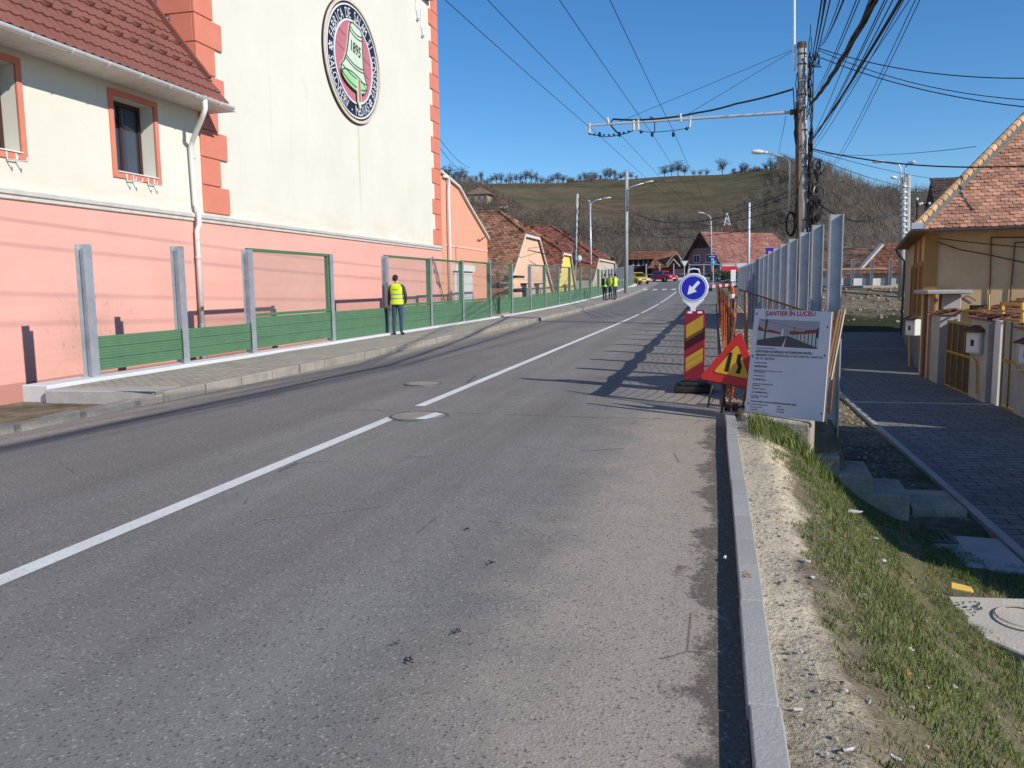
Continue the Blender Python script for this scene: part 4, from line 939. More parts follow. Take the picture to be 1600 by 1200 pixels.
# ---- concrete block, steps, slab, drain
M_cast = M_concd
bk = MB(); z0 = verge(.35, 9.4)
bk.prism([(.32, 9.28, .10), (1.02, 9.12, .06), (1.10, 9.5, .06), (1.08, 10.2, .06), (.3, 10.4, .1)], (0, 0, -.75)); tag(bk.build('concrete_block', M_cast, bevel=.03, segs=2), 'weathered concrete slab end under the notice board at top of steps', 'concrete block')
def stepbox(px0, px1, pyt, pyb, Yf, dep, nm, lab):
    a, b = aty(px0, pyt, Yf), aty(px1, pyt+2, Yf); zb = aty(px0, pyb, Yf).z; mb = MB()
    mb.prism([(a.x, Yf, a.z), (b.x, Yf-.02, a.z), (b.x+.03, Yf+dep, a.z+.01), (a.x, Yf+dep, a.z+.01)], (0, 0, zb-a.z-.5)); return tag(mb.build('concrete_step', M_cast, bevel=.02, segs=2), lab, 'step', 'concrete steps down to the lower path')
stepbox(1254, 1312, 711, 752, 9.75, .85, 's', 'topmost concrete step below the notice board')
stepbox(1308, 1364, 741, 778, 9.72, .75, 's', 'middle concrete step between the top and lowest steps')
stepbox(1360, 1422, 771, 795, 9.70, .75, 's', 'lowest raised concrete step before the flat slab')
mb = MB(); mb.prism([atz(1425, 794, -1.17), atz(1512, 797, -1.18), atz(1478, 767, -1.18), atz(1412, 764, -1.17)], (0, 0, -.2)); tag(mb.build('concrete_slab', M_cast, bevel=.01), 'flat concrete slab at foot of the steps beside path edging', 'slab')
mb = MB(); mb.prism([(2.02, 8.55, -1.195), (2.99, 8.45, -1.205), (2.99, 9.5, -1.20), (2.0, 9.55, -1.19)], (0, 0, -.12)); tag(mb.build('drain_apron', M_conc, bevel=.01), 'shaded concrete apron around the drain grate', 'slab')
p = atz(1452, 837, -1.185); dg_ = thing('drain_grate', 'square iron drain grate set in the shaded concrete apron', 'drain grate', (p.x, p.y, -1.19))
mb = MB(); gx, gy, hw = p.x, p.y, .23
for b in ((-hw, -hw, hw, -hw+.035), (-hw, hw-.035, hw, hw), (-hw, -hw+.035, -hw+.035, hw-.035), (hw-.035, -hw+.035, hw, hw-.035)): mb.box(gx+b[0], gy+b[1], -1.195, gx+b[2], gy+b[3], -1.168)
M_iron = mat('cast_iron', (.13, .125, .12), .6, .2, 8, .2, 40, metal=.3)
mb.build('frame', M_iron, dg_)
mb = MB()
for i in range(7): mb.box(gx-hw+.05+i*.058, gy-hw+.035, -1.192, gx-hw+.08+i*.058, gy+hw-.035, -1.172)
mb.build('bars', M_iron, dg_)
sl = MB(); pts = [atz(1480, 931, -1.0), atz(1600, 935, -1.02), atz(1640, 960, -1.02), atz(1640, 1040, -1.06), atz(1600, 1022, -1.06), atz(1512, 986, -1.04)]
sl.prism(pts[::-1], (0, 0, -.1)); cs_ = thing('cover_slab', 'broken pale concrete cover slab lying in the grass at the right', 'slab', tuple(pts[0]))
M_slabp = mat('pale_slab', (.50, .45, .38), .9, .14, 3, .3, 40, fine=.15)
sl.build('slab', M_slabp, cs_, bevel=.012)
mb = MB(); cc = atz(1608, 965, -1.013); mb.loft([[(cc.x+r_*math.cos(t), cc.y+r_*math.sin(t), cc.z+h_) for r_, h_ in ((.21, 0), (.225, .006), (.24, 0))] for t in [2*math.pi*i/30 for i in range(31)]], cap=False, closed=False); mb.build('lid_ring', M_concd, cs_)
mb = MB(); rl = random.Random(8)
for i in range(26): p = atz(rl.gauss(1515, 14), rl.gauss(946, 6), -1.008); mb.ball(p, rl.uniform(.006, .02), rl.uniform(.006, .016), .006, 5, 3)
mb.build('soil_crumbs', M_iron, cs_)
p = atz(1500, 924, -1.0); mb = MB(); mb.prism([(p.x-.08, p.y-.03, p.z+.02), (p.x+.09, p.y-.04, p.z), (p.x+.10, p.y+.05, p.z), (p.x-.06, p.y+.06, p.z+.03)], (0, 0, .03)); tag(mb.build('plastic_scrap', mat('yellow_plastic', (.80, .50, .10), .5, .1, 10), bevel=.008), 'crumpled orange yellow plastic scrap at edge of the pale slab', 'litter')
# manhole covers
def manhole(cx, cy, r_, label, painted):
    t = thing('manhole_cover', label, 'manhole cover', (cx, cy, 0)); z = g(cy)
    mb = MB(); mb.loft([[(cx+q*math.cos(a), cy+q*math.sin(a), z+h_) for q, h_ in ((r_*.90, .003), (r_*.90, .016), (r_*1.0, .014), (r_*1.04, -.01))] for a in [2*math.pi*i/40 for i in range(41)]], cap=False, closed=False); mb.build('rim', M_iron, t)
    mb = MB(); mb.poly([(cx+r_*.895*math.cos(2*math.pi*i/40), cy+r_*.895*math.sin(2*math.pi*i/40), z+.012) for i in range(40)])
    for ir in range(-5, 6):
        for jr in range(-5, 6):
            if ir*ir+jr*jr < 22: mb.box(cx+ir*.055-.016, cy+jr*.055-.016, z+.012, cx+ir*.055+.016, cy+jr*.055+.016, z+.016)
    mb.build('lid', mat('dusty_iron', (.30, .265, .22), .75, .2, 6, .2, 40), t)
    if painted:
        mb = MB(); w2 = .10; P_ = []
        mb.poly([(cx+x, cy+y_, z+.0195) for x, y_ in ((.05, -.30), (.19, -.28), (.27, .13), (.12, .25))]); mb.build('paint_patch', M_paint, t)
mc = atz(655, 651, 0); manhole(mc.x, mc.y, .36, 'iron manhole cover on the white centre line partly painted over', True)
mc = atz(661, 600, 0); manhole(mc.x, mc.y, .30, 'worn manhole cover sunk in the far left lane', False)
# ================================================================ RIGHT-HAND HOUSES AND YARD WALL
M_ochre = mat('ochre_render', (.58, .385, .20), .9, .14, 1.1, .2, 40, col2=(.68, .50, .30), fine=.08, world=True)
M_ochd = mat('dark_ochre_trim', (.40, .215, .075), .9, .15, 2, .1, 40, fine=.08)
M_tileR = mat('orange_beaver_tail_tile', (.50, .255, .165), .85, .22, 1.6, .25, 40, island=.34, fine=.15)
M_tileRo = mat('pale_ridge_tile', (.58, .36, .20), .85, .25, 4, .2, 40, island=.25, fine=.15)
M_moss = mat('grey_mortar', (.22, .21, .18), .95, .25, 8, .3, 40)
f = Vector((.165, .986, 0)).normalized(); s_ = Vector((f.y, -f.x, 0)); E0 = Vector((5.57, 26.0, 3.03)); LF, DP, PT = 15.2, 6.4, 1.13; oa = .75
hs = thing('corner_house', 'ochre corner house with orange beaver tail tiled hip roof on the right', 'house', (5.95, 26.4, -1.3))
def hp(a, b, z): q = E0+f*a+s_*b; return Vector((q.x, q.y, z))
ov = .36
mb = MB()
side_h = [(1.1, 2.0, .1, 1.6)]
wall_holes(mb, oa, LF-ov, -1.3, 2.98, [(1.75, 2.85, .2, 2.0), (4.2, 5.3, .2, 2.0), (7.2, 8.3, .2, 2.0)], lambda u, v_, d: tuple(hp(u, ov+d, v_)), .18)
wall_holes(mb, ov, DP, -1.3, 2.98, [], lambda u, v_, d: tuple(hp(oa+d, u, v_)), .18)
mb.quad(hp(LF-ov, ov, -1.3), hp(LF-ov, DP, -1.3), hp(LF-ov, DP, 2.98), hp(LF-ov, ov, 2.98)); mb.build('wall', M_ochre, hs)
def fbox(mb, a0, a1, b0, b1, z0, z1): mb.prism([hp(a0, b0, z0), hp(a1, b0, z0), hp(a1, b1, z0), hp(a0, b1, z0)], (0, 0, z1-z0))
for a in (oa+.02, 3.3, 3.75, 5.8, 6.75): 
    mb = MB(); fbox(mb, a-.03, a+.30, ov-.05, ov+.0, -.15, 2.9); mb.build('pilaster', M_ochd, hs)
mb = MB(); fbox(mb, oa-.05, oa+.0, ov-.05, ov+.30, -.4, 2.9); mb.build('pilaster', M_ochd, hs)
mb = MB(); fbox(mb, oa-.05, LF-ov, ov-.045, ov, -1.3, -.12); fbox(mb, oa-.045, oa, ov, DP, -1.3, -.3); mb.build('plinth', M_moss, hs)
for a in (1.75, 4.2, 7.2):
    mb = MB(); fbox(mb, a-.14, a+.0, ov-.06, ov+.01, .05, 2.12); fbox(mb, a+1.1, a+1.24, ov-.06, ov+.01, .05, 2.12); fbox(mb, a, a+1.1, ov-.06, ov+.01, 2.0, 2.14); fbox(mb, a-.2, a+1.3, ov-.12, ov+.01, .05, .14); wn = mb.build('window', M_ochd, hs)
    mb = MB(); fbox(mb, a+.01, a+1.09, ov+.10, ov+.14, .2, 2.0); mb.build('shutter', mat('grey_shutter', (.26, .25, .22), .8, .2, 4, stretch=(1, 1, 25)), wn)
    mb = MB()
    for i in range(30): fbox(mb, a+.06, a+1.04, ov+.085, ov+.10, .25+i*.057, .25+i*.057+.04)
    mb.build('slats', mat('dark_slat', (.17, .16, .14), .8, .1), wn)
# roof
hd = DP/2
mb = MB(); rg = random.Random(12); r0, r1 = hp(hd, hd, 3.03+PT*hd), hp(LF-hd, hd, 3.03+PT*hd)
tile_plane(mb, [hp(0, 0, 3.03), hp(0, DP, 3.03), r0], .19, .135, .02, True, rg, .2)
tile_plane(mb, [hp(0, 0, 3.03), hp(LF, 0, 3.03), r1, r0], .19, .135, .02, True, rg, .2)
mb.add([hp(LF, 0, 3.03), hp(LF, DP, 3.03), r1], [[0, 1, 2]]); mb.add([hp(0, DP, 3.03), hp(LF, DP, 3.03), r1, r0], [[0, 1, 2, 3]])
rf = mb.build('roof', M_tileR, hs)
mb = MB(); mm = MB(); a, b = hp(0, 0, 3.05), Vector(r0); k = 24
for i in range(k): mb.tube([a.lerp(b, i/k)+Vector((0, 0, .05)), a.lerp(b, (i+1.04)/k)+Vector((0, 0, .075))], [.125, .095], 9)
a2, b2 = Vector(r0), Vector(r1); k = 12
for i in range(k): mb.tube([a2.lerp(b2, i/k)+Vector((0, 0, .05)), a2.lerp(b2, (i+1.04)/k)+Vector((0, 0, .075))], [.125, .095], 9)
mb.build('ridge_tiles', M_tileRo, rf)
nn = (hp(0, DP, 3.03)-hp(0, 0, 3.03)).cross(Vector(r0)-hp(0, 0, 3.03)).normalized(); nn = nn if nn.z > 0 else -nn
mm.obox((a+b)/2+s_*.15+nn*.02-Vector((0, 0, .0)), (b-a)/2, s_*.085, nn*.03); mm.build('mortar_bed', M_moss, rf)
mb = MB(); mb.prism([hp(-.0, 0, 2.96), hp(0, DP, 2.96), hp(oa, DP, 2.96), hp(oa, ov, 2.96), hp(LF-ov, ov, 2.96), hp(LF, 0, 2.96)], (0, 0, .05)); mb.build('soffit', M_ochd, rf)
M_gut = mat('dull_zinc', (.17, .175, .18), .5, .2, 3, metal=.4)
def gutter(mb, A, B, r=.075):
    A, B = Vector(A), Vector(B); d = (B-A).normalized(); o = d.cross(Vector((0, 0, 1)))
    R_ = []
    for P_ in (A, B): R_.append([P_+o*(q*r*math.cos(t))+Vector((0, 0, q*r*math.sin(t))) for q, ts_ in ((1, range(9)), (.86, range(8, -1, -1))) for t in [math.pi+i*math.pi/8 for i in ts_]])
    mb.loft(R_)
mb = MB(); gutter(mb, hp(-.06, -.05, 3.0), hp(-.06, DP, 3.0)); gt = mb.build('gutter', M_gut, hs)
mb = MB(); gutter(mb, hp(0, -.07, 3.0), hp(LF, -.07, 3.0)); mb.build('gutter', M_gut, hs)
mb = MB(); q = hp(-.12, -.1, 3.03); mb.prism([q+f*0, q+f*.32, q+s_*.3], (0, 0, .17)); mb.build('corner_flashing', M_zinc, gt)
mb = MB(); mb.tube([hp(LF-.5, -.07, 2.93), hp(LF-.5, .05, 2.7), hp(LF-.5, .28, 2.45), hp(LF-.5, .28, -1.2)], .05, 8); mb.build('downpipe', M_gut, hs, smooth=True)
# thin surface pipes and cracks on the lit wall
M_pipe = mat('brown_pipe', (.12, .06, .03), .7, .2); M_ypipe = mat('yellow_gas_pipe', (.62, .40, .05), .5, .12, 8)
def wl(px, py, off=.04): p = onplane(px, py, hp(oa-off, 0, 0)[:2], hp(oa-off, 5, 0)[:2]); return p
for pts in ([(1700, 371), (1549, 371), (1546, 487)], [(1700, 377), (1586, 379), (1578, 474)]):
    mb = MB(); mb.tube([wl(*p) for p in pts], .022, 6); mb.build('wall_pipe', M_pipe, hs)
mb = MB(); mb.tube([wl(1446, 372), wl(1500, 390), wl(1545, 398), wl(1600, 410), wl(1660, 420)], .012, 4); mb.tube([wl(1446, 370), wl(1530, 380), wl(1660, 392)], .010, 4); mb.tube([wl(1480, 466), wl(1500, 468), wl(1512, 462), wl(1525, 470)], .012, 4); mb.build('wall_cable', M_dark, hs)
mb = MB(); p = wl(1530, 482); mb.box(p.x-.25, p.y-.16, p.z-.18, p.x+.25, p.y, p.z+.1); mb.build('junction_box', M_dark, hs)

# ---- yard wall, gates, meters: everything stands on the line PQ
PQ = ((5.9, 25.5), (6.2, 18.0))
def yw(px, py): p = onplane(px, py, *PQ); return p.y, p.z
def yx(Y): return 5.9+(25.5-Y)*.04
M_plast = mat('grey_plaster', (.42, .39, .35), .9, .14, 1.5, .2, 40, fine=.1); M_whiter = mat('white_render', (.72, .71, .69), .9, .06, 2); M_capt = mat('brown_red_cap_tile', (.33, .15, .10), .85, .2, 4, .2, 40, island=.2)
M_oldwood = mat('weathered_boards', (.10, .07, .045), .9, .35, 3, .3, 25, stretch=(4, 4, .5)); M_yframe = mat('yellow_frame_paint', (.40, .25, .06), .6, .2, 6); M_reddoor = mat('faded_red_door', (.23, .035, .03), .75, .25, 5); M_meter = mat('meter_white', (.68, .68, .65), .5, .05, 5)
GZ = -1.32
def ywall(nm, label, cat, pxa, pxb, pytop, dep=.4, m=None, cap=True, zb=GZ):
    ya, zt = yw(pxa, pytop); yb, _ = yw(pxb, pytop); t = thing(nm, label, cat, (yx(ya), ya, zb)); lo, hi = min(ya, yb), max(ya, yb)
    mb = MB(); x0 = yx(hi); mb.box(x0, lo, zb, x0+dep, hi, zt); mb.build('shaft' if nm == 'gate_pillar' else 'wall', m or M_plast, t, bevel=.012)
    if cap:
        mb = MB(); tile_plane(mb, [(x0-.08, hi+.06, zt+.01), (x0-.08, lo-.06, zt+.01), (x0+dep+.1, lo-.06, zt+.14), (x0+dep+.1, hi+.06, zt+.14)], .2, .16, .03); mb.prism([(x0-.06, lo-.05, zt), (x0+dep+.08, lo-.05, zt), (x0+dep+.08, lo-.05, zt+.12)], (0, hi-lo+.1, 0)); mb.build('tile_cap', M_capt, t)
    return t, x0, lo, hi, zt
def gate(label, pxa, pxb, pytop, fill, slats=4, recess=.12):
    ya, zt = yw(pxa, pytop); yb, _ = yw(pxb, pytop); lo, hi = min(ya, yb)+.02, max(ya, yb)-.02; x0 = yx(hi)+recess; zb = GZ+.06
    t = thing('yard_gate', label, 'gate', (x0, (lo+hi)/2, zb)); mb = MB(); q = .03
    zm = zb+(zt-zb)*.52
    for (y0, z0, y1, z1) in ((lo, zb, lo+2*q, zt), (hi-2*q, zb, hi, zt), (lo+2*q, zb, hi-2*q, zb+2*q), (lo+2*q, zt-2*q, hi-2*q, zt), (lo+2*q, zm, hi-2*q, zm+2*q)): mb.box(x0-.03, y0, z0, x0+.03, y1, z1)
    for i in range(1, slats):
        yv = lerp(lo, hi, i/slats); mb.box(x0-.035, yv-.018, zb+2*q+.002, x0-.008, yv+.018, zt-2*q-.002)
    mb.build('frame', M_yframe, t)
    mb = MB(); k = 9
    for i in range(k): a = lerp(lo+2*q, hi-2*q, i/k); b = lerp(lo+2*q, hi-2*q, (i+1)/k)-.008; mb.box(x0-.004, a, zb+.07, x0+.015, b, zt-.07)
    mb.build('infill', fill, t); return t
def meter(label, px0, px1, py0, py1, dep=.24):
    c = onplane((px0+px1)/2, (py0+py1)/2, (PQ[0][0]-.12, PQ[0][1]), (PQ[1][0]-.12, PQ[1][1])); hh = (py1-py0)/2*c.y/F*1.02; hw = hh*.78
    t = thing('meter_box', label, 'meter box', tuple(c)); nf = Vector((-.86, -.51, 0)); tf = Vector((.51, -.86, 0)); Z = Vector((0, 0, 1))
    mb = MB(); mb.obox(c, tf*hw, nf*dep/2, Z*hh); mb.build('case', M_meter, t, bevel=.02)
    mb = MB(); mb.obox(c+nf*(dep/2+.004), tf*(hw-.04), nf*.004, Z*(hh-.04)); mb.build('door', M_whiter, t, bevel=.004)
    mb = MB(); mb.obox(c+nf*(dep/2+.011)-Z*hh*.05, tf*hw*.22, nf*.003, Z*hh*.28); mb.build('dial_window', M_sblack, t)
    mb = MB(); mb.obox(c+Z*(hh+.05)+nf*.03, tf*(hw+.05), nf*(dep/2+.06)-Z*.06, Z*.015); mb.build('hood', M_pipe, t); return t
# doorway beside the house
dy0, dzt = yw(1441, 459); dy1, _ = yw(1455, 459)
dw = thing('doorway', 'old yard doorway with concrete lintel slab and faded red door by the house', 'doorway', (yx(dy0), dy0, GZ))
x0 = yx(dy0); mb = MB(); mb.box(x0, dy1+.0, GZ, x0+.12, dy1+.14, dzt); mb.box(x0, dy0-.14, GZ, x0+.12, dy0, dzt); mb.build('jamb', M_ochre, dw)
mb = MB(); mb.box(x0+.05, dy1+.14, GZ+.05, x0+.10, (dy0+dy1)/2, dzt-.02); mb.build('red_door', M_reddoor, dw)
mb = MB(); mb.box(x0+.05, (dy0+dy1)/2+.01, GZ+.05, x0+.10, dy0-.14, dzt-.02); mb.build('wooden_door', M_oldwood, dw)
mb = MB(); mb.box(x0-.18, dy1-.45, dzt, x0+.95, dy0+.25, dzt+.11); mb.build('lintel_slab', M_conc, dw, bevel=.02)
mb = MB(); mb.box(x0+.32, dy1-.12, GZ, x0+.78, dy1+.35, dzt-.002); mb.build('stone_pillar', M_conc, dw, bevel=.02)
ywall('gate_pillar', 'plastered gate pillar with red tile cap between doorway and wooden gate', 'gate pillar', 1456, 1471, 490, .42)
gate('yellow framed gate of dark weathered boards behind the middle meter box', 1474, 1520, 500, M_oldwood)
ywall('yard_wall', 'grey plastered wall piece carrying the middle meter box', 'wall', 1519, 1549, 497, .34)
mb = MB(); ya, zt = yw(1550, 500); yb, _ = yw(1561, 500); mb.box(yx(ya)+.06, yb, GZ, yx(ya)+.4, ya-.02, zt); tag(mb.build('yard_wall', M_whiter), 'narrow white rendered wall piece next to the far right gate', 'wall')
gate('yellow framed gate with grey corrugated infill at right edge of picture', 1562, 1592, 497, mat('corrugated_sheet', (.36, .36, .34), .6, .15, 5), 2, .10)
ywall('yard_wall', 'nearest plastered yard wall with meter box at right edge', 'wall', 1590, 1700, 512, .34)
meter('white gas meter box beside the doorway on house corner', 1416, 1437, 500, 523)
meter('middle white gas meter box on the plastered wall beside wooden gate', 1511, 1541, 519, 550)
meter('nearest white gas meter box at right edge of the picture', 1583, 1640, 537, 568, .28)
for pts, lab in (([(1523, 552), (1526, 562), (1531, 566), (1531, 616)], 'yellow gas pipe below the middle meter box'), ([(1425, 526), (1425, 572)], 'yellow gas pipe below the meter box near doorway'), ([(1592, 570), (1596, 578), (1640, 584)], 'yellow gas pipe below the nearest meter box')):
    P_ = [yw(*p) for p in pts]; mb = MB(); mb.tube([(yx(y_)-.08, y_, z_) for y_, z_ in P_], .026, 6); tag(mb.build('gas_pipe', M_ypipe), lab, 'gas pipe')
rl_ = thing('gas_pipe_run', 'yellow gas pipe run with upright frame passing above the yard gates', 'gas pipe', (6.5, 22, GZ))
def yr2(px, py, dx=.5): p = onplane(px, py, (PQ[0][0]+dx, PQ[0][1]), (PQ[1][0]+dx, PQ[1][1])); return p
mb = MB(); mb.tube([yr2(1494, 485), yr2(1690, 487)], .025, 6); mb.tube([yr2(1537, 485), yr2(1536, 524)], .025, 6); mb.tube([yr2(1545, 460), yr2(1545, 485)], .025, 6); mb.build('long_pipe', M_ypipe, rl_)
mb = MB(); mb.tube([yr2(1568, 505), yr2(1567, 475), yr2(1598, 475), yr2(1598, 505)], .04, 6); mb.build('upright_frame', M_ypipe, rl_)
ln = thing('lean_to', 'small lean to with red brown tiled roof behind the yard wall', 'shed', (7.1, 21.5, GZ))
a = yr2(1522, 489, .7); b = yr2(1575, 492, .7); tz = a.z
mb = MB(); tile_plane(mb, [(a.x, a.y+.6, tz), (b.x, b.y-1.2, tz), (b.x+1.8, b.y-1.2, tz+.5), (a.x+1.8, a.y+.6, tz+.5)], .22, .2, .03); mb.build('roof', M_capt, ln)
mb = MB(); mb.box(a.x+.2, b.y-1.0, GZ, a.x+1.7, a.y+.4, tz-.02); mb.build('wall', M_whiter, ln)
# neighbouring house along the lower path, to the right of the picture: it shades the path
nh = thing('neighbour_house', 'plain ochre neighbouring house along the lower path', 'house', (6.5, 11, -1.3))
mb = MB(); mb.prism([(6.5, 5.9, -1.3), (6.5, 14.1, -1.3), (6.5, 14.1, 2.1), (6.5, 10, 4.6), (6.5, 5.9, 2.1)], (6.5, 0, 0)); mb.build('wall', M_ochre, nh)
mb = MB(); tile_plane(mb, [(6.2, 5.6, 1.98), (13.2, 5.6, 1.98), (13.2, 10, 4.78), (6.2, 10, 4.78)], .25, .2, .02); tile_plane(mb, [(13.2, 14.4, 1.98), (6.2, 14.4, 1.98), (6.2, 10, 4.78), (13.2, 10, 4.78)], .25, .2, .02); mb.build('roof', M_tileR, nh)
for ya in (7.6, 11.2): mb = MB(); mb.box(6.46, ya, -.2, 6.52, ya+1.2, 1.2); mb.build('window', M_ochd, nh)
# dark roofed house behind, its roof edge shows over the hip
bk_ = thing('rear_house', 'dark gabled roof showing above and behind the orange hip roof', 'house', (21, 76, -.5))
c0, c1 = aty(1476, 276, 74), aty(1545, 271, 74); RB = 27; 
mb = MB(); mb.box(c0.x+.5, 47.6+RB, -.5, c0.x+12, 60+RB, c0.z-5.6); mb.build('wall', M_beige, bk_)
mb = MB(); tile_plane(mb, [(c0.x-.4, 44.8+RB, c0.z-6.4), (c0.x+12.5, 44.8+RB, c0.z-6.4), (c0.x+12.5, 51+RB, c0.z+.6), (c0.x-.1, 51+RB, c0.z+.2)], .4, .33, .03, True); mb.poly([(c0.x-.4, 44.8+RB, c0.z-6.4), (c0.x-.1, 51+RB, c0.z+.2), (c0.x+.1, 57+RB, c0.z-6.4)]); mb.build('roof', mat('near_black_tile', (.075, .048, .04), .9, .25, 2, island=.3), bk_)
# brown tiled house at the end of the lower path with pale barge board
eh = thing('path_end_house', 'old brown tiled house with pale barge board beyond end of lower path', 'house', (12, 62, .8))
A, B = aty(1300, 432, 64), aty(1400, 432, 64); T0_, T1_ = aty(1306, 386, 69), aty(1400, 384, 69)
mb = MB(); tile_plane(mb, [(A.x-1.5, 63, A.z-.5), (B.x+6, 63, A.z-.5), (B.x+6, 69, T0_.z), (A.x-1.5, 69, T0_.z)], .34, .3, .045, False); mb.build('roof', mat('mossy_brown_tile', (.16, .095, .07), .95, .4, .9, .3, 30, island=.45), eh)
mb = MB(); mb.box(A.x-1, 63.6, .6, B.x+5.5, 72, A.z-.4); mb.build('wall', M_beige, eh)
vb = thing('side_house', 'low red tiled house end with white fascia meeting the corner house eaves', 'house', (11, 54, .5))
a, b = aty(1344, 420, 54), aty(1379, 381, 54)
mb = MB(); mb.tube([a, b], .13, 4); mb.build('fascia', M_offw, vb)
c = aty(1440, 381, 54); e = aty(1440, 432, 54)
mb = MB(); tile_plane(mb, [(a.x, 54.1, a.z-.3), (e.x+2, 54.1, a.z-.3), (c.x+2, 54.6, b.z), (b.x, 54.6, b.z)], .2, .17, .03, True); mb.build('roof', mat('brick_red_tile', (.22, .095, .065), .9, .3, 1.5, island=.4), vb)
mb = MB(); mb.box(a.x+.3, 54.6, .9, e.x+2, 58, a.z-.2); mb.build('wall', M_beige, vb)
# white and blue beam with posts beyond the bank
wb = thing('bank_barrier', 'white concrete barrier beam with blue gaps and thin posts above dirt bank', 'noise barrier', (10, 53, 1.2))
BYb = 53.0
for (pa, pb, m_, nm) in ((1262, 1319, M_whiter, 'block'), (1319, 1331, M_steelb, 'gap_plate'), (1331, 1353, M_whiter, 'block'), (1353, 1361, M_steelb, 'gap_plate'), (1361, 1382, M_whiter, 'block'), (1382, 1400, M_steelb, 'gap_plate')):
    a, b = aty(pa, 435, BYb), aty(pb, 446, BYb); mb = MB(); mb.box(a.x+.01, BYb, b.z, b.x-.01, BYb+.35, a.z); mb.build(nm, m_, wb)
for px in (1331, 1361, 1300, 1390):
    a = aty(px, 446, BYb-.1); b = aty(px, 405, BYb-.1); mb = MB(); hbeam(mb, a.x, BYb-.12, a.z, b.z, .16); mb.build('post', M_steelb, wb)
a = aty(1262, 421, BYb-.1); b = aty(1385, 421, BYb-.1); mb = MB(); mb.box(a.x, BYb-.2, a.z-.05, b.x, BYb-.1, a.z+.03); mb.build('rail', mat('raw_rail', (.5, .36, .24), .8, .2), wb)
# ================================================================ PEOPLE
M_skin = mat('skin', (.52, .30, .22), .55, .06, 8); M_jack = mat('charcoal_jacket', (.055, .05, .058), .85, .2, 9, .3, 25); M_jean = mat('blue_jeans', (.045, .07, .125), .85, .25, 9, .3, 30); M_shoe = mat('dark_shoes', (.03, .022, .018), .6, .15, 10); M_hair = mat('dark_hair', (.022, .015, .012), .7, .2, 30, .3, 60)
M_vest = mat('hi_vis_yellow', (.62, .86, .03), .7, .06, 6, .15, 20); M_refl = mat('grey_reflective_band', (.30, .33, .34), .4, .08, 8); M_vgreen = mat('hi_vis_green', (.40, .80, .10), .7, .06, 6, .15, 20); M_dkpants = mat('black_trousers', (.035, .035, .042), .85, .2, 9, .2, 30)
def skin_mesh(pts, edges, root=0, lv=2):
    bm = bmesh.new(); sl_ = bm.verts.layers.skin.verify(); vs = []
    for p, r in pts:
        v_ = bm.verts.new(p); v_[sl_].radius = r; vs.append(v_)
    vs[root][sl_].use_root = True
    for a, b in edges: bm.edges.new((vs[a], vs[b]))
    me = bpy.data.meshes.new('sk'); bm.to_mesh(me); bm.free(); o = bpy.data.objects.new('sk', me); COL.objects.link(o)
    m_ = o.modifiers.new('s', 'SKIN'); m_.use_smooth_shade = True; q = o.modifiers.new('u', 'SUBSURF'); q.levels = lv; q.render_levels = lv
    me2 = bpy.data.meshes.new_from_object(o.evaluated_get(bpy.context.evaluated_depsgraph_get())); V = [v_.co.copy() for v_ in me2.vertices]; Fc = [list(p.vertices) for p in me2.polygons]
    bpy.data.objects.remove(o); bpy.data.meshes.remove(me2); bpy.data.meshes.remove(me); return V, Fc
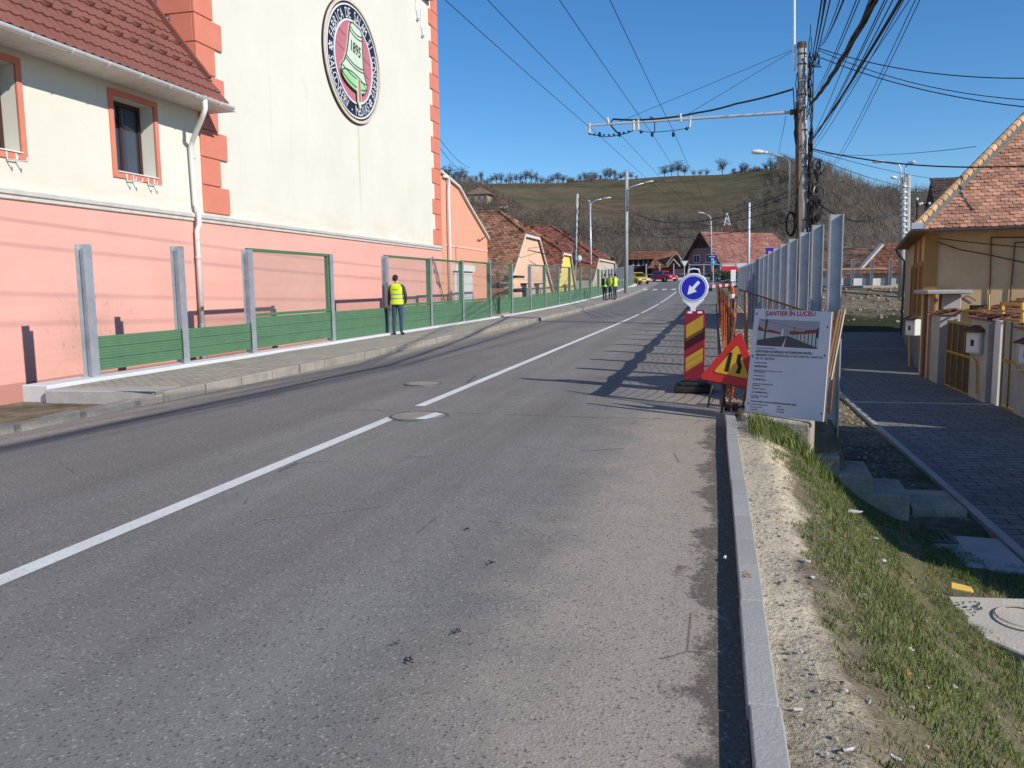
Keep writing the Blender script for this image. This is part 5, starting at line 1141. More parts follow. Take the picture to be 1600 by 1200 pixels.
def person(label, loc, yaw, arms, stance=.11, vest=None, head=(0, 0), jacket=None, pants=None, scale=1.0, bag=False, group=None):
    t = thing('person', label, 'person', loc, group, yaw); t.scale = (scale,)*3; jacket = jacket or M_jack; pants = pants or M_jean
    P_ = [((0, 0, .96), (.150, .105)), ((0, .005, 1.12), (.138, .10)), ((0, .0, 1.30), (.165, .115)), ((0, -.01, 1.43), (.14, .09)), ((0, -.005, 1.50), (.062, .062)), ((0, .012, 1.56), (.056, .06)), ((head[0]*.3, .022+head[1]*.2, 1.635), (.074, .092)), ((head[0]*.5, .012+head[1]*.4, 1.70), (.064, .08))]
    E_ = [(0, 1), (1, 2), (2, 3), (3, 4), (4, 5), (5, 6), (6, 7)]
    for sg in (-1, 1):
        b = len(P_); x = sg*stance
        P_ += [((sg*.088, 0, .87), (.092, .098)), ((x*.98, .012, .66), (.075, .08)), ((x, .018, .49), (.057, .06)), ((x*1.04, -.006, .30), (.054, .06)), ((x*1.06, -.015, .10), (.042, .045)), ((x*1.1, .0, .05), (.042, .04)), ((x*1.25, .13, .035), (.042, .030)), ((x*1.3, .19, .028), (.03, .022))]
        E_ += [(0, b)]+[(b+i, b+i+1) for i in range(7)]
    hands = []
    for sg, arm in ((-1, arms[0]), (1, arms[1])):
        b = len(P_); P_ += [((sg*.185, -.005, 1.425), (.064, .066))]+[((sg*.185+sg*q[0], q[1], q[2]), r) for q, r in zip(arm, ((.053, .054), (.045, .045), (.030, .034)))]; E_ += [(3, b), (b, b+1), (b+1, b+2), (b+2, b+3)]
        hands.append((Vector(P_[-2][0]), Vector(P_[-1][0]), sg))
    V, Fc = skin_mesh(P_, E_)
    mb = MB()
    for fc in Fc:
        c = sum((V[i] for i in fc), Vector())/len(fc); mi = 0
        if c.z > 1.515: mi = 3
        elif c.z < .085: mi = 2
        elif c.z < .90 and abs(c.x) < .20 and not any((c-h[1]).length < .14 for h in hands): mi = 1
        mb.mi.append(mi); mb.f.append(fc)
    mb.v = [tuple(v_) for v_ in V]
    for e, h, sg in hands:      # palm, four fingers of unequal length and a thumb from the side of the palm
        d = (h-e).normalized(); side = Vector((0, 1, 0)); side = (side-d*side.dot(d)).normalized(); out_ = d.cross(side); mb.cm = 3
        w0 = h+d*.0; mb.loft([[w0+d*q+side*(a*wd)+out_*(b_*th_) for a, b_ in ((-1, -1), (0, -1.2), (1, -1), (1, 1), (0, 1.2), (-1, 1))] for q, wd, th_ in ((-.03, .026, .02), (.02, .036, .017), (.075, .042, .014), (.092, .038, .011))])
        for k_, L in enumerate((.062, .076, .080, .068)):
            s0 = w0+d*.085+side*(.03-(3-k_)*.0205); cu = out_*(-sg); mb.tube([s0, s0+d*L*.45+cu*.006, s0+d*L*.8+cu*.02, s0+d*L+cu*.034], [.0095, .009, .008, .006], 6)
        mb.tube([w0+d*.015+side*.03, w0+d*.045+side*.055, w0+d*.085+side*.060], [.012, .011, .008], 6)
    mb.cm = 3; hx, hy = head[0]*.35, .022+head[1]*.25    # face: nose, ears, mouth, eyes
    mb.ball((hx, hy+.098, 1.632), .012, .02, .022, 6, 5)
    for sg in (-1, 1): mb.ball((hx+sg*.078, hy-.002, 1.635), .010, .02, .032, 6, 5)
    mb.cm = 2; mb.ball((hx, hy+.088, 1.588), .022, .008, .006, 6, 4)
    for sg in (-1, 1): mb.ball((hx+sg*.031, hy+.082, 1.662), .012, .008, .008, 6, 4)
    mb.build('body', [jacket, pants, M_shoe, M_skin], t, smooth=True)
    mb = MB(); n = 14; rings = []
    for z, rx, ry, cy in ((1.585, .070, .05, -.03), (1.63, .083, .082, -.012), (1.68, .085, .094, .0), (1.72, .076, .088, .006), (1.752, .05, .06, .006), (1.766, .015, .02, .006)): rings.append([(hx+rx*math.cos(2*math.pi*i/n), hy-.012+cy+ry*math.sin(2*math.pi*i/n)*(1 if math.sin(2*math.pi*i/n) < 0 or z > 1.69 else .2), z) for i in range(n)])
    mb.loft(rings); mb.build('hair', M_hair, t, smooth=True)
    if vest:
        mb = MB(); n = 28; zz = [(.90, .182, .132), (.97, .182, .132), (1.03, .177, .128), (1.045, .177, .128), (1.085, .176, .128), (1.10, .178, .129), (1.155, .183, .132), (1.17, .185, .133), (1.21, .189, .134), (1.225, .19, .134), (1.32, .197, .137), (1.41, .197, .128), (1.47, .165, .105), (1.505, .085, .075)]
        rings = [[(rx*(abs(math.cos(a))**.8)*(1 if math.cos(a) > 0 else -1)*(1+.03*nz(a*2, z*9)), -.006+ry*math.sin(a)*(1+.05*nz(a*2.5, z*8+5)), z) for a in [2*math.pi*i/n for i in range(n)]] for z, rx, ry in zz]
        for k_ in range(len(rings)-1):
            mb.cm = 1 if k_ in (3, 7) else 0; mb.loft(rings[k_:k_+2], cap=False)
        mb.build('vest', [vest, M_refl], t, smooth=True)
        mb = MB(); put_text(mb, 'MEDIAŞ', (0, -.146, 1.315), (1, 0, 0), (0, 0, 1), (0, -1, 0), .045, .0005); mb.build('lettering', M_dark, t)
    if bag:
        mb = MB(); mb.loft([[(q*.14, -.13-.05*b_, z) for q, b_ in ((-1, 0), (1, 0), (.8, 1), (-.8, 1))] for z in (1.0, 1.1, 1.36, 1.44)]); mb.build('backpack', M_dkpants, t, bevel=.02)
    return t
hang = [(.05, -.02, 1.16), (.075, .03, .93), (.08, .055, .845)]
pocket = [(.085, -.035, 1.17), (.05, .09, .98), (.005, .135, .93)]
mp = atz(622, 523, .14)
person('man in dark jacket, jeans and yellow vest inspecting the clear screen', (mp.x, mp.y, .135), R(4), ([(.055, .01, 1.17), (.085, .06, .95), (.09, .085, .865)], pocket), .105, M_vest, (-.12, .02), scale=1.02)
def far_person(label, px, py, Y, yaw, vest, arms, **k): p = aty(px, py, Y); return person(label, (p.x, p.y, g(Y)+.13), yaw, arms, .10, vest, **k)
far_person('road worker with dark backpack and pale green vest nearest the barrier far down road', 945, 465, 62, R(-35), M_vgreen, (hang, pocket), pants=M_dkpants, bag=True, scale=1.12)
far_person('road worker in yellow vest half hidden between the other two far workers', 954, 463, 64.5, R(150), M_vest, (pocket, hang), pants=M_jean, scale=1.10)
far_person('rightmost far road worker in yellow vest over black clothes', 961, 463, 63, R(60), M_vest, (hang, pocket), pants=M_jack, scale=1.12)
p = aty(1261, 470, 47.5); person('worker in lime vest seen through the gap between bare steel posts', (p.x, p.y, lowz(47.5)+.05), R(70), (pocket, hang), .12, M_vgreen, pants=M_dkpants, scale=1.0)

# ================================================================ VEHICLES
M_tyre = mat('tyre', (.02, .02, .021), .85, .1, 20); M_rim = mat('wheel_rim', (.45, .46, .48), .35, .05, metal=.7); M_lamp = mat('headlamp', (.62, .64, .66), .15, .05, spec=.8); M_plate = mat('plate_white', (.75, .75, .75), .5, .03); M_cglass = mk_glass('car_glass', (.012, .016, .02), .05)
def car(label, loc, yaw, paint, L=4.1, W=1.7, H=1.42, cat='car', name='parked_car', estate=False, pickup=False, black_bumper=False):
    t = thing(name, label, cat, loc, None, yaw); pm_ = mat('car_paint', paint, .28, .03, 3, spec=.6); hw = W/2
    prof = [(-L/2, .42, .80, .93), (-L/2+.12, .30, .88, .97), (-L*.25, .24, .92, 1), (0, .24, .92, 1), (L*.18, .24, .92, 1), (L*.36, .27, .82, .97), (L/2-.14, .32, .70, .91), (L/2, .42, .60, .80)]
    if estate: prof[0] = (-L/2, .42, .92, .95)
    mb = MB(); rings = []
    for x, zb, zt, w_ in prof:
        hh = hw*w_; zm = (zb+zt)/2; rings.append([(x, -hh*.9, zb), (x, -hh, zb+.12), (x, -hh, zm+.1), (x, -hh*.93, zt-.03), (x, -hh*.86, zt), (x, hh*.86, zt), (x, hh*.93, zt-.03), (x, hh, zm+.1), (x, hh, zb+.12), (x, hh*.9, zb)])
    mb.loft(rings); body = mb.build('body', pm_, t, smooth=False, bevel=.03, segs=2)
    xb, xr0, xr1, xf = (-L*.47, -L*.36, L*.05, L*.24) if not pickup else (-L*.10, -L*.07, L*.10, L*.22)
    if estate: xb, xr0 = -L*.49, -L*.45
    mb = MB(); zr = H; hb, ht = hw*.86, hw*.70
    mb.loft([[(xb, -hb, .9), (xf, -hb, .9), (xf, hb, .9), (xb, hb, .9)], [(xr0-.03, -ht-.02, zr-.05), (xr1+.05, -ht-.02, zr-.05), (xr1+.05, ht+.02, zr-.05), (xr0-.03, ht+.02, zr-.05)], [(xr0+.06, -ht*.93, zr), (xr1-.05, -ht*.93, zr), (xr1-.05, ht*.93, zr), (xr0+.06, ht*.93, zr)]]); mb.build('cabin', pm_, t, bevel=.03, segs=2)
    def lp(a, b, k_): return tuple(lerp(p_, q_, k_) for p_, q_ in zip(a, b))
    mb = MB(); e = .012
    for s1 in (-1, 1):
        A_, B_, C_, D_ = (xb, s1*(hb+e), .92), (xf, s1*(hb+e), .92), (xr1+.05, s1*(ht+.02+e), zr-.06), (xr0-.03, s1*(ht+.02+e), zr-.06)
        for u0, u1 in ((.06, .34), (.37, .66), (.69, .94)): mb.quad(lp(lp(A_, B_, u0), lp(D_, C_, u0), .1), lp(lp(A_, B_, u1), lp(D_, C_, u1), .1), lp(lp(A_, B_, u1), lp(D_, C_, u1), .93), lp(lp(A_, B_, u0), lp(D_, C_, u0), .93))
    mb.build('side_window', M_cglass, t)
    mb = MB(); mb.quad((xf+e-.02, -hb*.92, .94), (xf+e-.02, hb*.92, .94), (xr1+.065+e, ht*.97, zr-.07), (xr1+.065+e, -ht*.97, zr-.07)); mb.build('windscreen', M_cglass, t)
    mb = MB(); mb.quad((xb-e+.02, -hb*.9, .98), (xb-e+.02, hb*.9, .98), (xr0-.03-e, ht*.95, zr-.08), (xr0-.03-e, -ht*.95, zr-.08)); mb.build('rear_window', M_cglass, t)
    for sx in (-L*.31, L*.31):
        for s1 in (-1, 1):
            mb = MB(); y0 = s1*(hw-.17); mb.loft([[(sx+r_*math.cos(a), y_, .30+r_*math.sin(a)) for a in [2*math.pi*i/20 for i in range(20)]] for y_, r_ in ((y0, .27), (y0+s1*.02, .30), (y0+s1*.16, .30), (y0+s1*.185, .265))]); wl_ = mb.build('wheel', M_tyre, t, local=True)
            mb = MB(); mb.poly([(sx+.19*math.cos(a), y0+s1*.188, .30+.19*math.sin(a)) for a in [2*math.pi*i/16 for i in range(16)]]); mb.build('rim', M_rim, wl_)
    for s1 in (-1, 1):
        mb = MB(); mb.obox((L/2-.07, s1*hw*.58, .62), (.05, -s1*.02, 0), (0, .15, 0), (0, 0, .065)); mb.build('headlight', M_lamp, t, bevel=.02)
        mb = MB(); mb.obox((-L/2+.03, s1*hw*.68, .76), (.04, 0, 0), (0, .10, 0), (0, 0, .09)); mb.build('tail_light', M_red, t, bevel=.015)
        mb = MB(); mb.obox((xf-.12, s1*(hw+.04), .98), (.05, 0, 0), (0, .08, 0), (0, 0, .055)); mb.build('mirror', pm_, t, bevel=.015)
    mb = MB(); mb.box(L/2-.10, -hw*.80, .30, L/2+.05, hw*.80, .47); mb.build('bumper', M_black if black_bumper else pm_, t, bevel=.04)
    mb = MB(); mb.box(L/2+.0, -.34, .52, L/2+.012, .34, .62); mb.build('grille', M_sblack, t)
    mb = MB(); mb.box(L/2+.052, -.25, .34, L/2+.06, .25, .44); mb.build('number_plate', M_plate, t)
    return t
p = aty(1038, 439, 114); car('bright red hatchback crossing the far junction', (p.x, p.y, g(114)+.02), R(-48), (.55, .02, .035), L=4.0)
p = aty(993, 441, 106); car('yellow car with black bumper just beyond the end of green barrier', (p.x+.3, p.y, g(106)+.02), R(-62), (.80, .52, .02), L=3.9, H=1.5, black_bumper=True, estate=True)
p = aty(1158, 447, 96); car('dark pickup parked by the shrubs at far right of the junction', (p.x+.4, p.y, g(96)+.02), R(200), (.035, .035, .04), L=4.9, W=1.8, H=1.6, cat='pickup', pickup=True)
p = aty(1138, 443, 122); car('black car beside the red awning in front of the big red roofed house', (p.x, p.y, g(122)+.02), R(180), (.02, .022, .03))

# ================================================================ POLES, LAMPS, OVERHEAD LINES
M_pole = mat('pole_concrete', (.40, .38, .345), .9, .2, 3, .35, 25, fine=.15, stretch=(1, 1, .25)); M_rsteel = mat('brown_steel', (.125, .09, .068), .7, .3, 4, .2, 30, fine=.15); M_cab = mat('black_cable', (.014, .014, .015), .6, .1); M_galv = mat('pale_galvanised', (.62, .65, .68), .4, .08, 4, metal=.4); M_lampw = mat('lamp_head_white', (.72, .74, .76), .35, .05)
PY = 30.7
def W(px, py, Y=PY): return aty(px, py, Y)
top = W(1252, 68); bot = W(1256, 480); base_x = lerp(top.x, bot.x, 1.1)
mp_ = thing('utility_pole', 'tall concrete pole with brown steel column, white tram arm and tangled black cables', 'utility pole', (bot.x+.05, PY, -1.2))
mb = MB(); mb.tube([(bot.x+.05, PY, -1.2), (top.x+.02, PY, top.z)], [.20, .145], 14); mb.build('shaft', M_pole, mp_, smooth=True)
mb = MB(); mb.tube([(bot.x+.05, PY, top.z-.2), (top.x+.02, PY, top.z+.03)][::1], [.16, .16], 12)
mb = MB(); mb.cyl((top.x+.02, PY, top.z-.16), (top.x+.02, PY, top.z+.03), .165, n=12); mb.build('cap', M_rsteel, mp_)
cx0 = bot.x-.16; cz = W(1245, 160).z
mb = MB(); mb.tube([(cx0+.02, PY-.18, -1.2), (W(1247, 160).x, PY-.16, cz)], [.115, .105], 4); mb.build('steel_column', M_rsteel, mp_)
for py in (86, 102, 128, 150, 168, 205, 240, 262, 300, 345, 380, 420):
    q = W(1252, py); fr_ = (q.z+1.2)/(top.z+1.2); xx = lerp(bot.x+.05, top.x+.02, fr_); mb = MB(); mb.cyl((xx, PY, q.z), (xx, PY, q.z+.05), lerp(.215, .16, fr_), n=12); mb.build('band', M_rsteel if py % 4 else M_galv, mp_)
# bracket arm with insulators
a0, a1 = W(1240, 175), W(921, 196); mb = MB(); mb.tube([a0+Vector((.3, 0, 0)), a1], [.055, .04], 8); arm = mb.build('arm', M_galv, mp_)
mb = MB(); mb.obox(a0+Vector((.1, 0, 0)), (.22, 0, 0), (0, .09, 0), (0, 0, .08)); mb.build('arm_clamp', M_rsteel, arm)
M_porc = mat('pale_insulator', (.60, .55, .45), .5, .1, 6)
ins = [(921, 193, 921, 208), (990, 188, 990, 204), (997, 187, 997, 203), (1079, 182, 1077, 199), (949, 184, 951, 195), (1063, 178, 1064, 190)]
for x0_, y0_, x1_, y1_ in ins: mb = MB(); mb.tube([W(x0_, y0_), W(x1_, y1_)], .05, 6); mb.build('insulator', M_porc, arm)
mb = MB(); pts = [W(921, 210), W(936, 212), W(946, 214), W(963, 212), W(980, 208), W(990, 204)]
mb.tube(pts, .016, 4); [mb.ball(pts[0].lerp(pts[-1], i/9)+Vector((0, 0, -.1*math.sin(math.pi*i/9)+.02)), .05, .05, .035, 6, 4) for i in range(10)]; mb.tube([W(997, 204), W(1018, 207), W(1052, 204), W(1077, 200)], .012, 4); mb.ball(W(1002, 206), .06); mb.ball(W(1073, 201), .06); mb.build('span_chain', M_sblack, arm)
for px in (937, 968, 1019, 1052): mb = MB(); mb.ball(W(px, 210), .055, .12, .10, 6, 5); mb.build('wire_clamp', M_sblack, arm)
# cable tangle on the shaft
mb = MB(); rc = random.Random(21)
for i in range(46):
    z0_ = rc.uniform(.5, 8.5); x_ = lerp(bot.x+.05, top.x, (z0_+1.2)/11)+rc.choice([-.24, .16, .2, .22, .24]); pts = []
    L_ = rc.uniform(.6, 2.4)
    for q_ in range(7): pts.append((x_+rc.uniform(-.05, .07), PY-.2+rc.uniform(-.06, .04), z0_+L_*q_/6))
    mb.tube(pts, rc.uniform(.012, .028), 4, False)
for i in range(16):
    c = Vector((bot.x+.28+rc.uniform(-.08, .12), PY-.2, rc.uniform(3.0, 5.8))); r_ = rc.uniform(.1, .25); mb.tube([c+Vector((r_*.6*math.cos(a), rc.uniform(-.04, .04), r_*math.sin(a))) for a in [2*math.pi*i_/10 for i_ in range(11)]], .014, 4, False)
for i in range(10): mb.ball((bot.x+.25+rc.uniform(-.05, .15), PY-.2, rc.uniform(2.8, 5.6)), rc.uniform(.05, .11), .07, rc.uniform(.08, .18), 6, 5)
for i in range(4): mb.tube([(bot.x-.30-.02*i, PY-.15, .2+i*.3), (bot.x-.28-.015*i, PY-.15, 4.8), (top.x-.24, PY-.15, 8.2)], .016, 4, False)
q = W(1274, 88)
for i in range(7): mb.tube([W(1268, 100), W(1275+i, 80+i), W(1280, 92+i*2), W(1272+i*2, 105), W(1266, 98+i)], .012, 4, False)
mb.tube([W(1271, 82), W(1270, 180), W(1263, 240)], .02, 4, False); mb.build('cable_tangle', M_cab, mp_)
mb = MB(); a, b = W(1273, 292), W(1264, 310); mb.obox((a+b)/2, (b-a)/2, (.07, 0, .04), (0, .07, 0)); mb.build('splice_box', M_lampw, mp_)
mb = MB(); mb.tube([W(1263, 332)+Vector((0, -.1, 0)), W(1262, 480)+Vector((0, -.1, 0))], .055, 8); mb.build('white_conduit', M_lampw, mp_)
mb = MB(); c = W(1236, 350); mb.tube([c+Vector((.16*math.cos(a), 0, .42*math.sin(a))) for a in [2*math.pi*i/14 for i in range(15)]], .035, 5, False); mb.tube([c+Vector((.14*math.cos(a)-.02, .03, .40*math.sin(a))) for a in [2*math.pi*i/14 for i in range(15)]], .03, 5, False); mb.build('cable_coil', M_cab, mp_)
mb = MB(); mb.tube([W(1241, 110), W(1241, -60)], .045, 8); mb.build('mast', M_lampw, mp_)
def lamp_arm(parent, pts, headpos, hd, M=None, r=.04, hl=.38, hw_=.13):
    mb = MB(); mb.tube(pts, r, 7); la = mb.build('lamp_arm', M or M_galv, parent, smooth=True)
    hp_ = Vector(headpos); hd = Vector(hd).normalized(); sd = hd.cross(Vector((0, 0, 1))).normalized(); upv = sd.cross(hd)
    mb = MB(); mb.loft([[hp_+hd*q+sd*(w_*math.cos(a))+upv*(h_*math.sin(a)*(1 if math.sin(a) > 0 else .7)) for a in [2*math.pi*i/10 for i in range(10)]] for q, w_, h_ in ((-hl, .03, .03), (-hl*.5, hw_*.6, .07), (hl*.2, hw_, .10), (hl*.75, hw_*.9, .09), (hl, hw_*.4, .04))]); mb.build('lamp_head', M_lampw, la, smooth=True)
    return la
lamp_arm(mp_, [W(1234, 330), W(1235, 255), W(1233, 248), W(1226, 245), W(1194, 239)], W(1187, 238), (-1, 0, .08), hl=.30, hw_=.12)
def pole(name, label, cat, px0, py0, px1, py1, Y, r0, r1, m_=None, group=None, dz=0):
    b = aty(px0, py0, Y); tp_ = aty(px1, py1, Y); zb = min(b.z, g(Y)); t = thing(name, label, cat, (b.x, Y, zb), group); mb = MB(); mb.tube([(b.x, Y, zb), tp_], [r0, r1], 10); mb.build('shaft', m_ or M_pole, t, smooth=True); return t, b, tp_
t, b, tp_ = pole('street_lamp', 'tall concrete lamp pole rising behind the far road workers', 'street lamp', 978, 445, 979, 268, 78, .20, .17)
lamp_arm(t, [aty(981, 330, 77.8), aty(981, 296, 77.8), aty(985, 292, 77.8), aty(1006, 286, 77.8)], aty(1013, 284.5, 77.8), (1, 0, .15), hl=.45, hw_=.17)
t, b, tp_ = pole('utility_pole', 'thick leaning concrete pole next to the yellow gabled house', 'utility pole', 896, 425, 902, 303, 72, .17, .14)
mb = MB()
for i in range(9): mb.tube([aty(903+rc.uniform(-3, 3), 310+i*11, 71.7), aty(905, 322+i*11, 71.7), aty(901+rc.uniform(-3, 4), 332+i*11, 71.7)], .03, 4, False)
mb.build('cable_tangle', M_cab, t)
mb = MB(); mb.ball(aty(905, 404, 71.6), .22, .1, .3, 8, 6); mb.build('meter_cap', M_lampw, t)
t, b, tp_ = pole('street_lamp', 'slender twin headed street lamp right of the leaning pole', 'street lamp', 924, 425, 922, 318, 84, .11, .08, M_galv)
lamp_arm(t, [aty(922, 340, 84), aty(924, 318, 84), aty(930, 313, 84), aty(940, 311, 84)], aty(947, 310, 84), (1, 0, .12), hl=.5, hw_=.2); lamp_arm(t, [aty(922, 330, 84), aty(921, 316, 84)], aty(920.5, 314.5, 84), (-.4, .3, .2), hl=.25)
t, b, tp_ = pole('street_lamp', 'street lamp with curved arm in front of the big red roof', 'street lamp', 1112, 442, 1111, 346, 118, .17, .10, M_pole)
lamp_arm(t, [aty(1110.5, 372, 117.8), aty(1110.5, 340, 117.8), aty(1107, 336, 117.8), aty(1100, 333.5, 117.8)], aty(1096, 332.5, 117.8), (-1, 0, .2), hl=.5, hw_=.2)
t, b, tp_ = pole('mast', 'plain white mast standing against the big red roof', 'mast', 1169, 445, 1171, 317, 112, .20, .13, M_lampw)
t, b, tp_ = pole('utility_pole', 'left pole of the concrete pair above the corner house eaves, with lamp arms', 'utility pole', 1410, 420, 1412, 277, 50, .17, .14)
for i in range(9): mb = MB(); mb.cyl(aty(1412, 290+i*9, 50), aty(1412, 293+i*9, 50), .19, n=10); mb.build('wrapping', M_galv, t)
lamp_arm(t, [aty(1407, 300, 49.8), aty(1407, 262, 49.8), aty(1404, 257, 49.8), aty(1380, 253, 49.8)], aty(1373, 253, 49.8), (-1, 0, .03), hl=.33, hw_=.12)
lamp_arm(t, [aty(1414, 285, 49.8), aty(1414, 264, 49.8), aty(1417, 257, 49.8)], aty(1422, 255, 49.8), (.6, -.6, .1), hl=.3, hw_=.12); lamp_arm(t, [aty(1408, 288, 49.8), aty(1402, 281, 49.8)], aty(1398, 278, 49.8), (-.7, -.6, .1), hl=.28, hw_=.12)
t, b, tp_ = pole('utility_pole', 'right pole of the concrete pair above the corner house eaves', 'utility pole', 1418, 420, 1419, 273, 51, .16, .14)
t = thing('roof_mast', 'small roof mast with white insulators above the corner house eaves', 'mast', tuple(aty(1433, 350, 44)))
mb = MB(); mb.tube([aty(1433, 350, 44), aty(1433, 308, 44)], .05, 6); mb.tube([aty(1446, 345, 44), aty(1446, 318, 44)], .03, 6); mb.tube([aty(1431, 318, 44), aty(1453, 320, 44)], .03, 6); mb.build('shaft', M_sblack, t)
mb = MB(); [mb.ball(aty(px, py, 43.9), .07) for px, py in ((1437, 319), (1440, 318), (1452, 318), (1433, 311))]; mb.build('insulators', M_white, t)

# ---- cables
def cable(name, label, pts, r, sag=0.0, group=None, m_=None, seg=14, twist=0.0, spacers=0):
    P_ = []
    for i, (a, b) in enumerate(zip(pts, pts[1:])):
        a = Vector(a); b = Vector(b)
        for k_ in range(seg if i == len(pts)-2 else seg):
            t = k_/seg; P_.append(a.lerp(b, t)-Vector((0, 0, 4*sag*t*(1-t))))
    P_.append(Vector(pts[-1])); mb = MB()
    if twist:
        for j in range(3): mb.tube([q+Vector((twist*math.cos(i*1.1+j*2.1), 0, twist*math.sin(i*1.1+j*2.1))) for i, q in enumerate(P_)], r, 5, False)
    else: mb.tube(P_, r, 5, False)
    for i in range(spacers): q = P_[int((i+.5)/spacers*(len(P_)-1))]; mb.box(q.x-.03, q.y-.03, q.z-.02, q.x+.03, q.y+.03, q.z+.10)
    return tag(mb.build(name, m_ or M_cab), label, 'cable', group)
gr_t = 'trolley wires over the road'
for k_, (x0_, y0_, px_top, lab) in enumerate(((937, 212, 705, 'leftmost trolley wire hanging from the white arm'), (969, 210, 770, 'second trolley wire from the left under the white arm'), (1019, 209, 880, 'third trolley wire from the left under the white arm'), (1053, 206, 957, 'rightmost trolley wire under the white arm'))):
    A = W(x0_, y0_); d = ray(px_top, 0); s1 = None
    Yn = 14.0
    lo, hi = 5, 30
    for _ in range(40):
        mdl = (lo+hi)/2; zz = aty(px_top, 0, mdl).z
        if zz < A.z: lo = mdl
        else: hi = mdl
    B = aty(px_top, 0, lo); B2 = A.lerp(B, 1.9); far = Vector((A.x+(A.x-B.x)/(PY-B.y)*34-.3, 66, A.z+.6)); far2 = Vector((far.x+1.2, 112, A.z+1.6))
    cable('trolley_wire', lab, [B2, A, far, far2], .008, .10, gr_t)
for a, b in (((1238, 78), (968, 190)), ((1238, 80), (1072, 180))): cable('stay_wire', 'thin stay wire from pole top to the white arm', [W(*a), W(*b)], .008, 0, 'stay wires of the white arm')
cable('feeder_cable', 'black feeder cable clipped above the white arm from pole', [W(1240, 139), W(1150, 162), W(1090, 176), W(1020, 186), W(958, 186)], .035, .03, None, None, 8, 0, 0)
mb = MB(); mb.tube([W(958, 186), W(953, 194), W(962, 205), W(969, 210)], .03, 5); mb.tube([W(1023, 186), W(1015, 182), W(1016, 187), W(1023, 192), W(1023, 205), W(1019, 209)], .022, 5); tag(mb.build('feeder_tail', M_cab), 'short black cable tails dropping from the white arm to trolley wires', 'cable')
def fan(px_pole, py_pole, px_top, Yt=13.5, r=.01, sag=.12, lab='thin black cable fanning from the concrete pole up out of the picture', grp='cables fanning up from the pole', twist=0.0, ext=1.45, py_top=0):
    A = W(px_pole, py_pole)+Vector((.05, -.15, 0)); B = aty(px_top, py_top, Yt); D_ = B+(B-A)*.55; D_ = Vector((D_.x, -17.0, 5.9+(px_pole % 7)*.12+(py_pole % 11)*.05)); return cable('overhead_cable', lab, [A, B, D_], r, sag, grp, None, 14, twist)
for a, b, c, r in ((1262, 105, 1284, .02), (1262, 118, 1290, .022), (1261, 128, 1297, .016), (1268, 98, 1288, .012), (1278, 70, 1312, .012), (1278, 74, 1318, .022), (1268, 150, 1338, .013), (1266, 160, 1343, .013), (1266, 215, 1358, .011), (1265, 222, 1382, .014), (1264, 226, 1386, .012), (1264, 232, 1395, .014), (1265, 238, 1412, .011), (1268, 210, 1421, .010), (1300, 255, 1430, .010), (1305, 255, 1437, .010)): fan(a, b, c, 11.5, r*.6)
fan(1264, 220, 1407, 11.5, .024, .10, 'thickest straight black cable fanning from pole to upper right', None)
fan(1262, 165, 1367, 11.5, .025, .14, 'thick twisted black cable bundle rising from the pole', None, .03)
for a, b, lab, r, sg in (((1278, 75), (1610, 113), 'upper black cable from pole top toward right edge', .016, .35), ((1278, 78), (1610, 146), 'middle black cable from pole top toward right edge', .013, .4), ((1282, 90), (1610, 160), 'lower black cable from pole top toward right edge', .016, .3), ((1266, 232), (1590, 252), 'black service cable from pole crossing to the orange tiled roof', .022, .3)): cable('service_cable', lab, [W(*a), W(b[0], b[1], 26)+(W(b[0], b[1], 26)-W(*a))*.15], r, sg)
cable('service_cable', 'faint thin cable in the sky above the twin concrete poles', [W(1290, 240, 60), W(1525, 229, 34)], .012, .2)
for a, b, Ya, Yb, lab, r, sg in (((1268, 235), (1500, 283), PY, 60, 'faint cable descending right behind the twin poles', .012, .2), ((1268, 245), (1480, 300), PY, 60, 'second faint cable descending right behind the twin poles', .012, .3), ((1270, 310), (1410, 310), PY, 50, 'cable sagging between the big pole and twin poles, upper', .014, 1.0), ((1270, 314), (1410, 322), PY, 50, 'cable sagging between the big pole and twin poles, lower', .016, .8), ((1420, 300), (1500, 292), 50, 44, 'cable from twin poles to the dark rear roof', .014, .1), ((1272, 344), (1415, 330), PY, 50, 'low cable left of the twin poles before the wooded hill', .010, .2)): cable('service_cable', lab, [W(a[0], a[1], Ya), W(b[0], b[1], Yb)], r, sg)
gfar = 'cables strung between the far poles'; lf = 'thin dark cable strung across the street between far poles before the hill'
for a, b, Ya, Yb, sg in (((902, 306), (978, 322), 72, 78, .3), ((902, 312), (978, 328), 72, 78, .4), ((979, 322), (1240, 296), 78, 34, 1.4), ((979, 326), (1240, 304), 78, 34, 1.2), ((903, 325), (979, 330), 72, 78, .2), ((979, 345), (1240, 322), 78, 34, .8), ((903, 345), (979, 350), 72, 78, .5), ((979, 362), (1240, 345), 78, 34, .6), ((979, 352), (1112, 372), 78, 118, .4), ((903, 362), (979, 358), 72, 78, 1.0), ((903, 330), (800, 352), 72, 70, .6)): cable('overhead_cable', lf, [W(a[0], a[1], Ya), W(b[0], b[1], Yb)], .016, sg, gfar)
for a, b in (((683, 212), (735, 262)), ((683, 225), (728, 268))): cable('overhead_cable', 'thin cable descending from the factory corner toward the hill', [aty(a[0], a[1], 37), aty(b[0], b[1], 70)], .014, .3, 'cables behind the factory corner')
cable('overhead_cable', 'cables from factory bracket house to the leaning pole', [atx(826, 388, -11), W(901, 360, 72)], .014, .3)
mb = MB(); cable('service_cable', 'thin dark cable hanging left of the big pole below the arm', [W(1228, 182, 31), W(1212, 262, 60)], .010, 0)
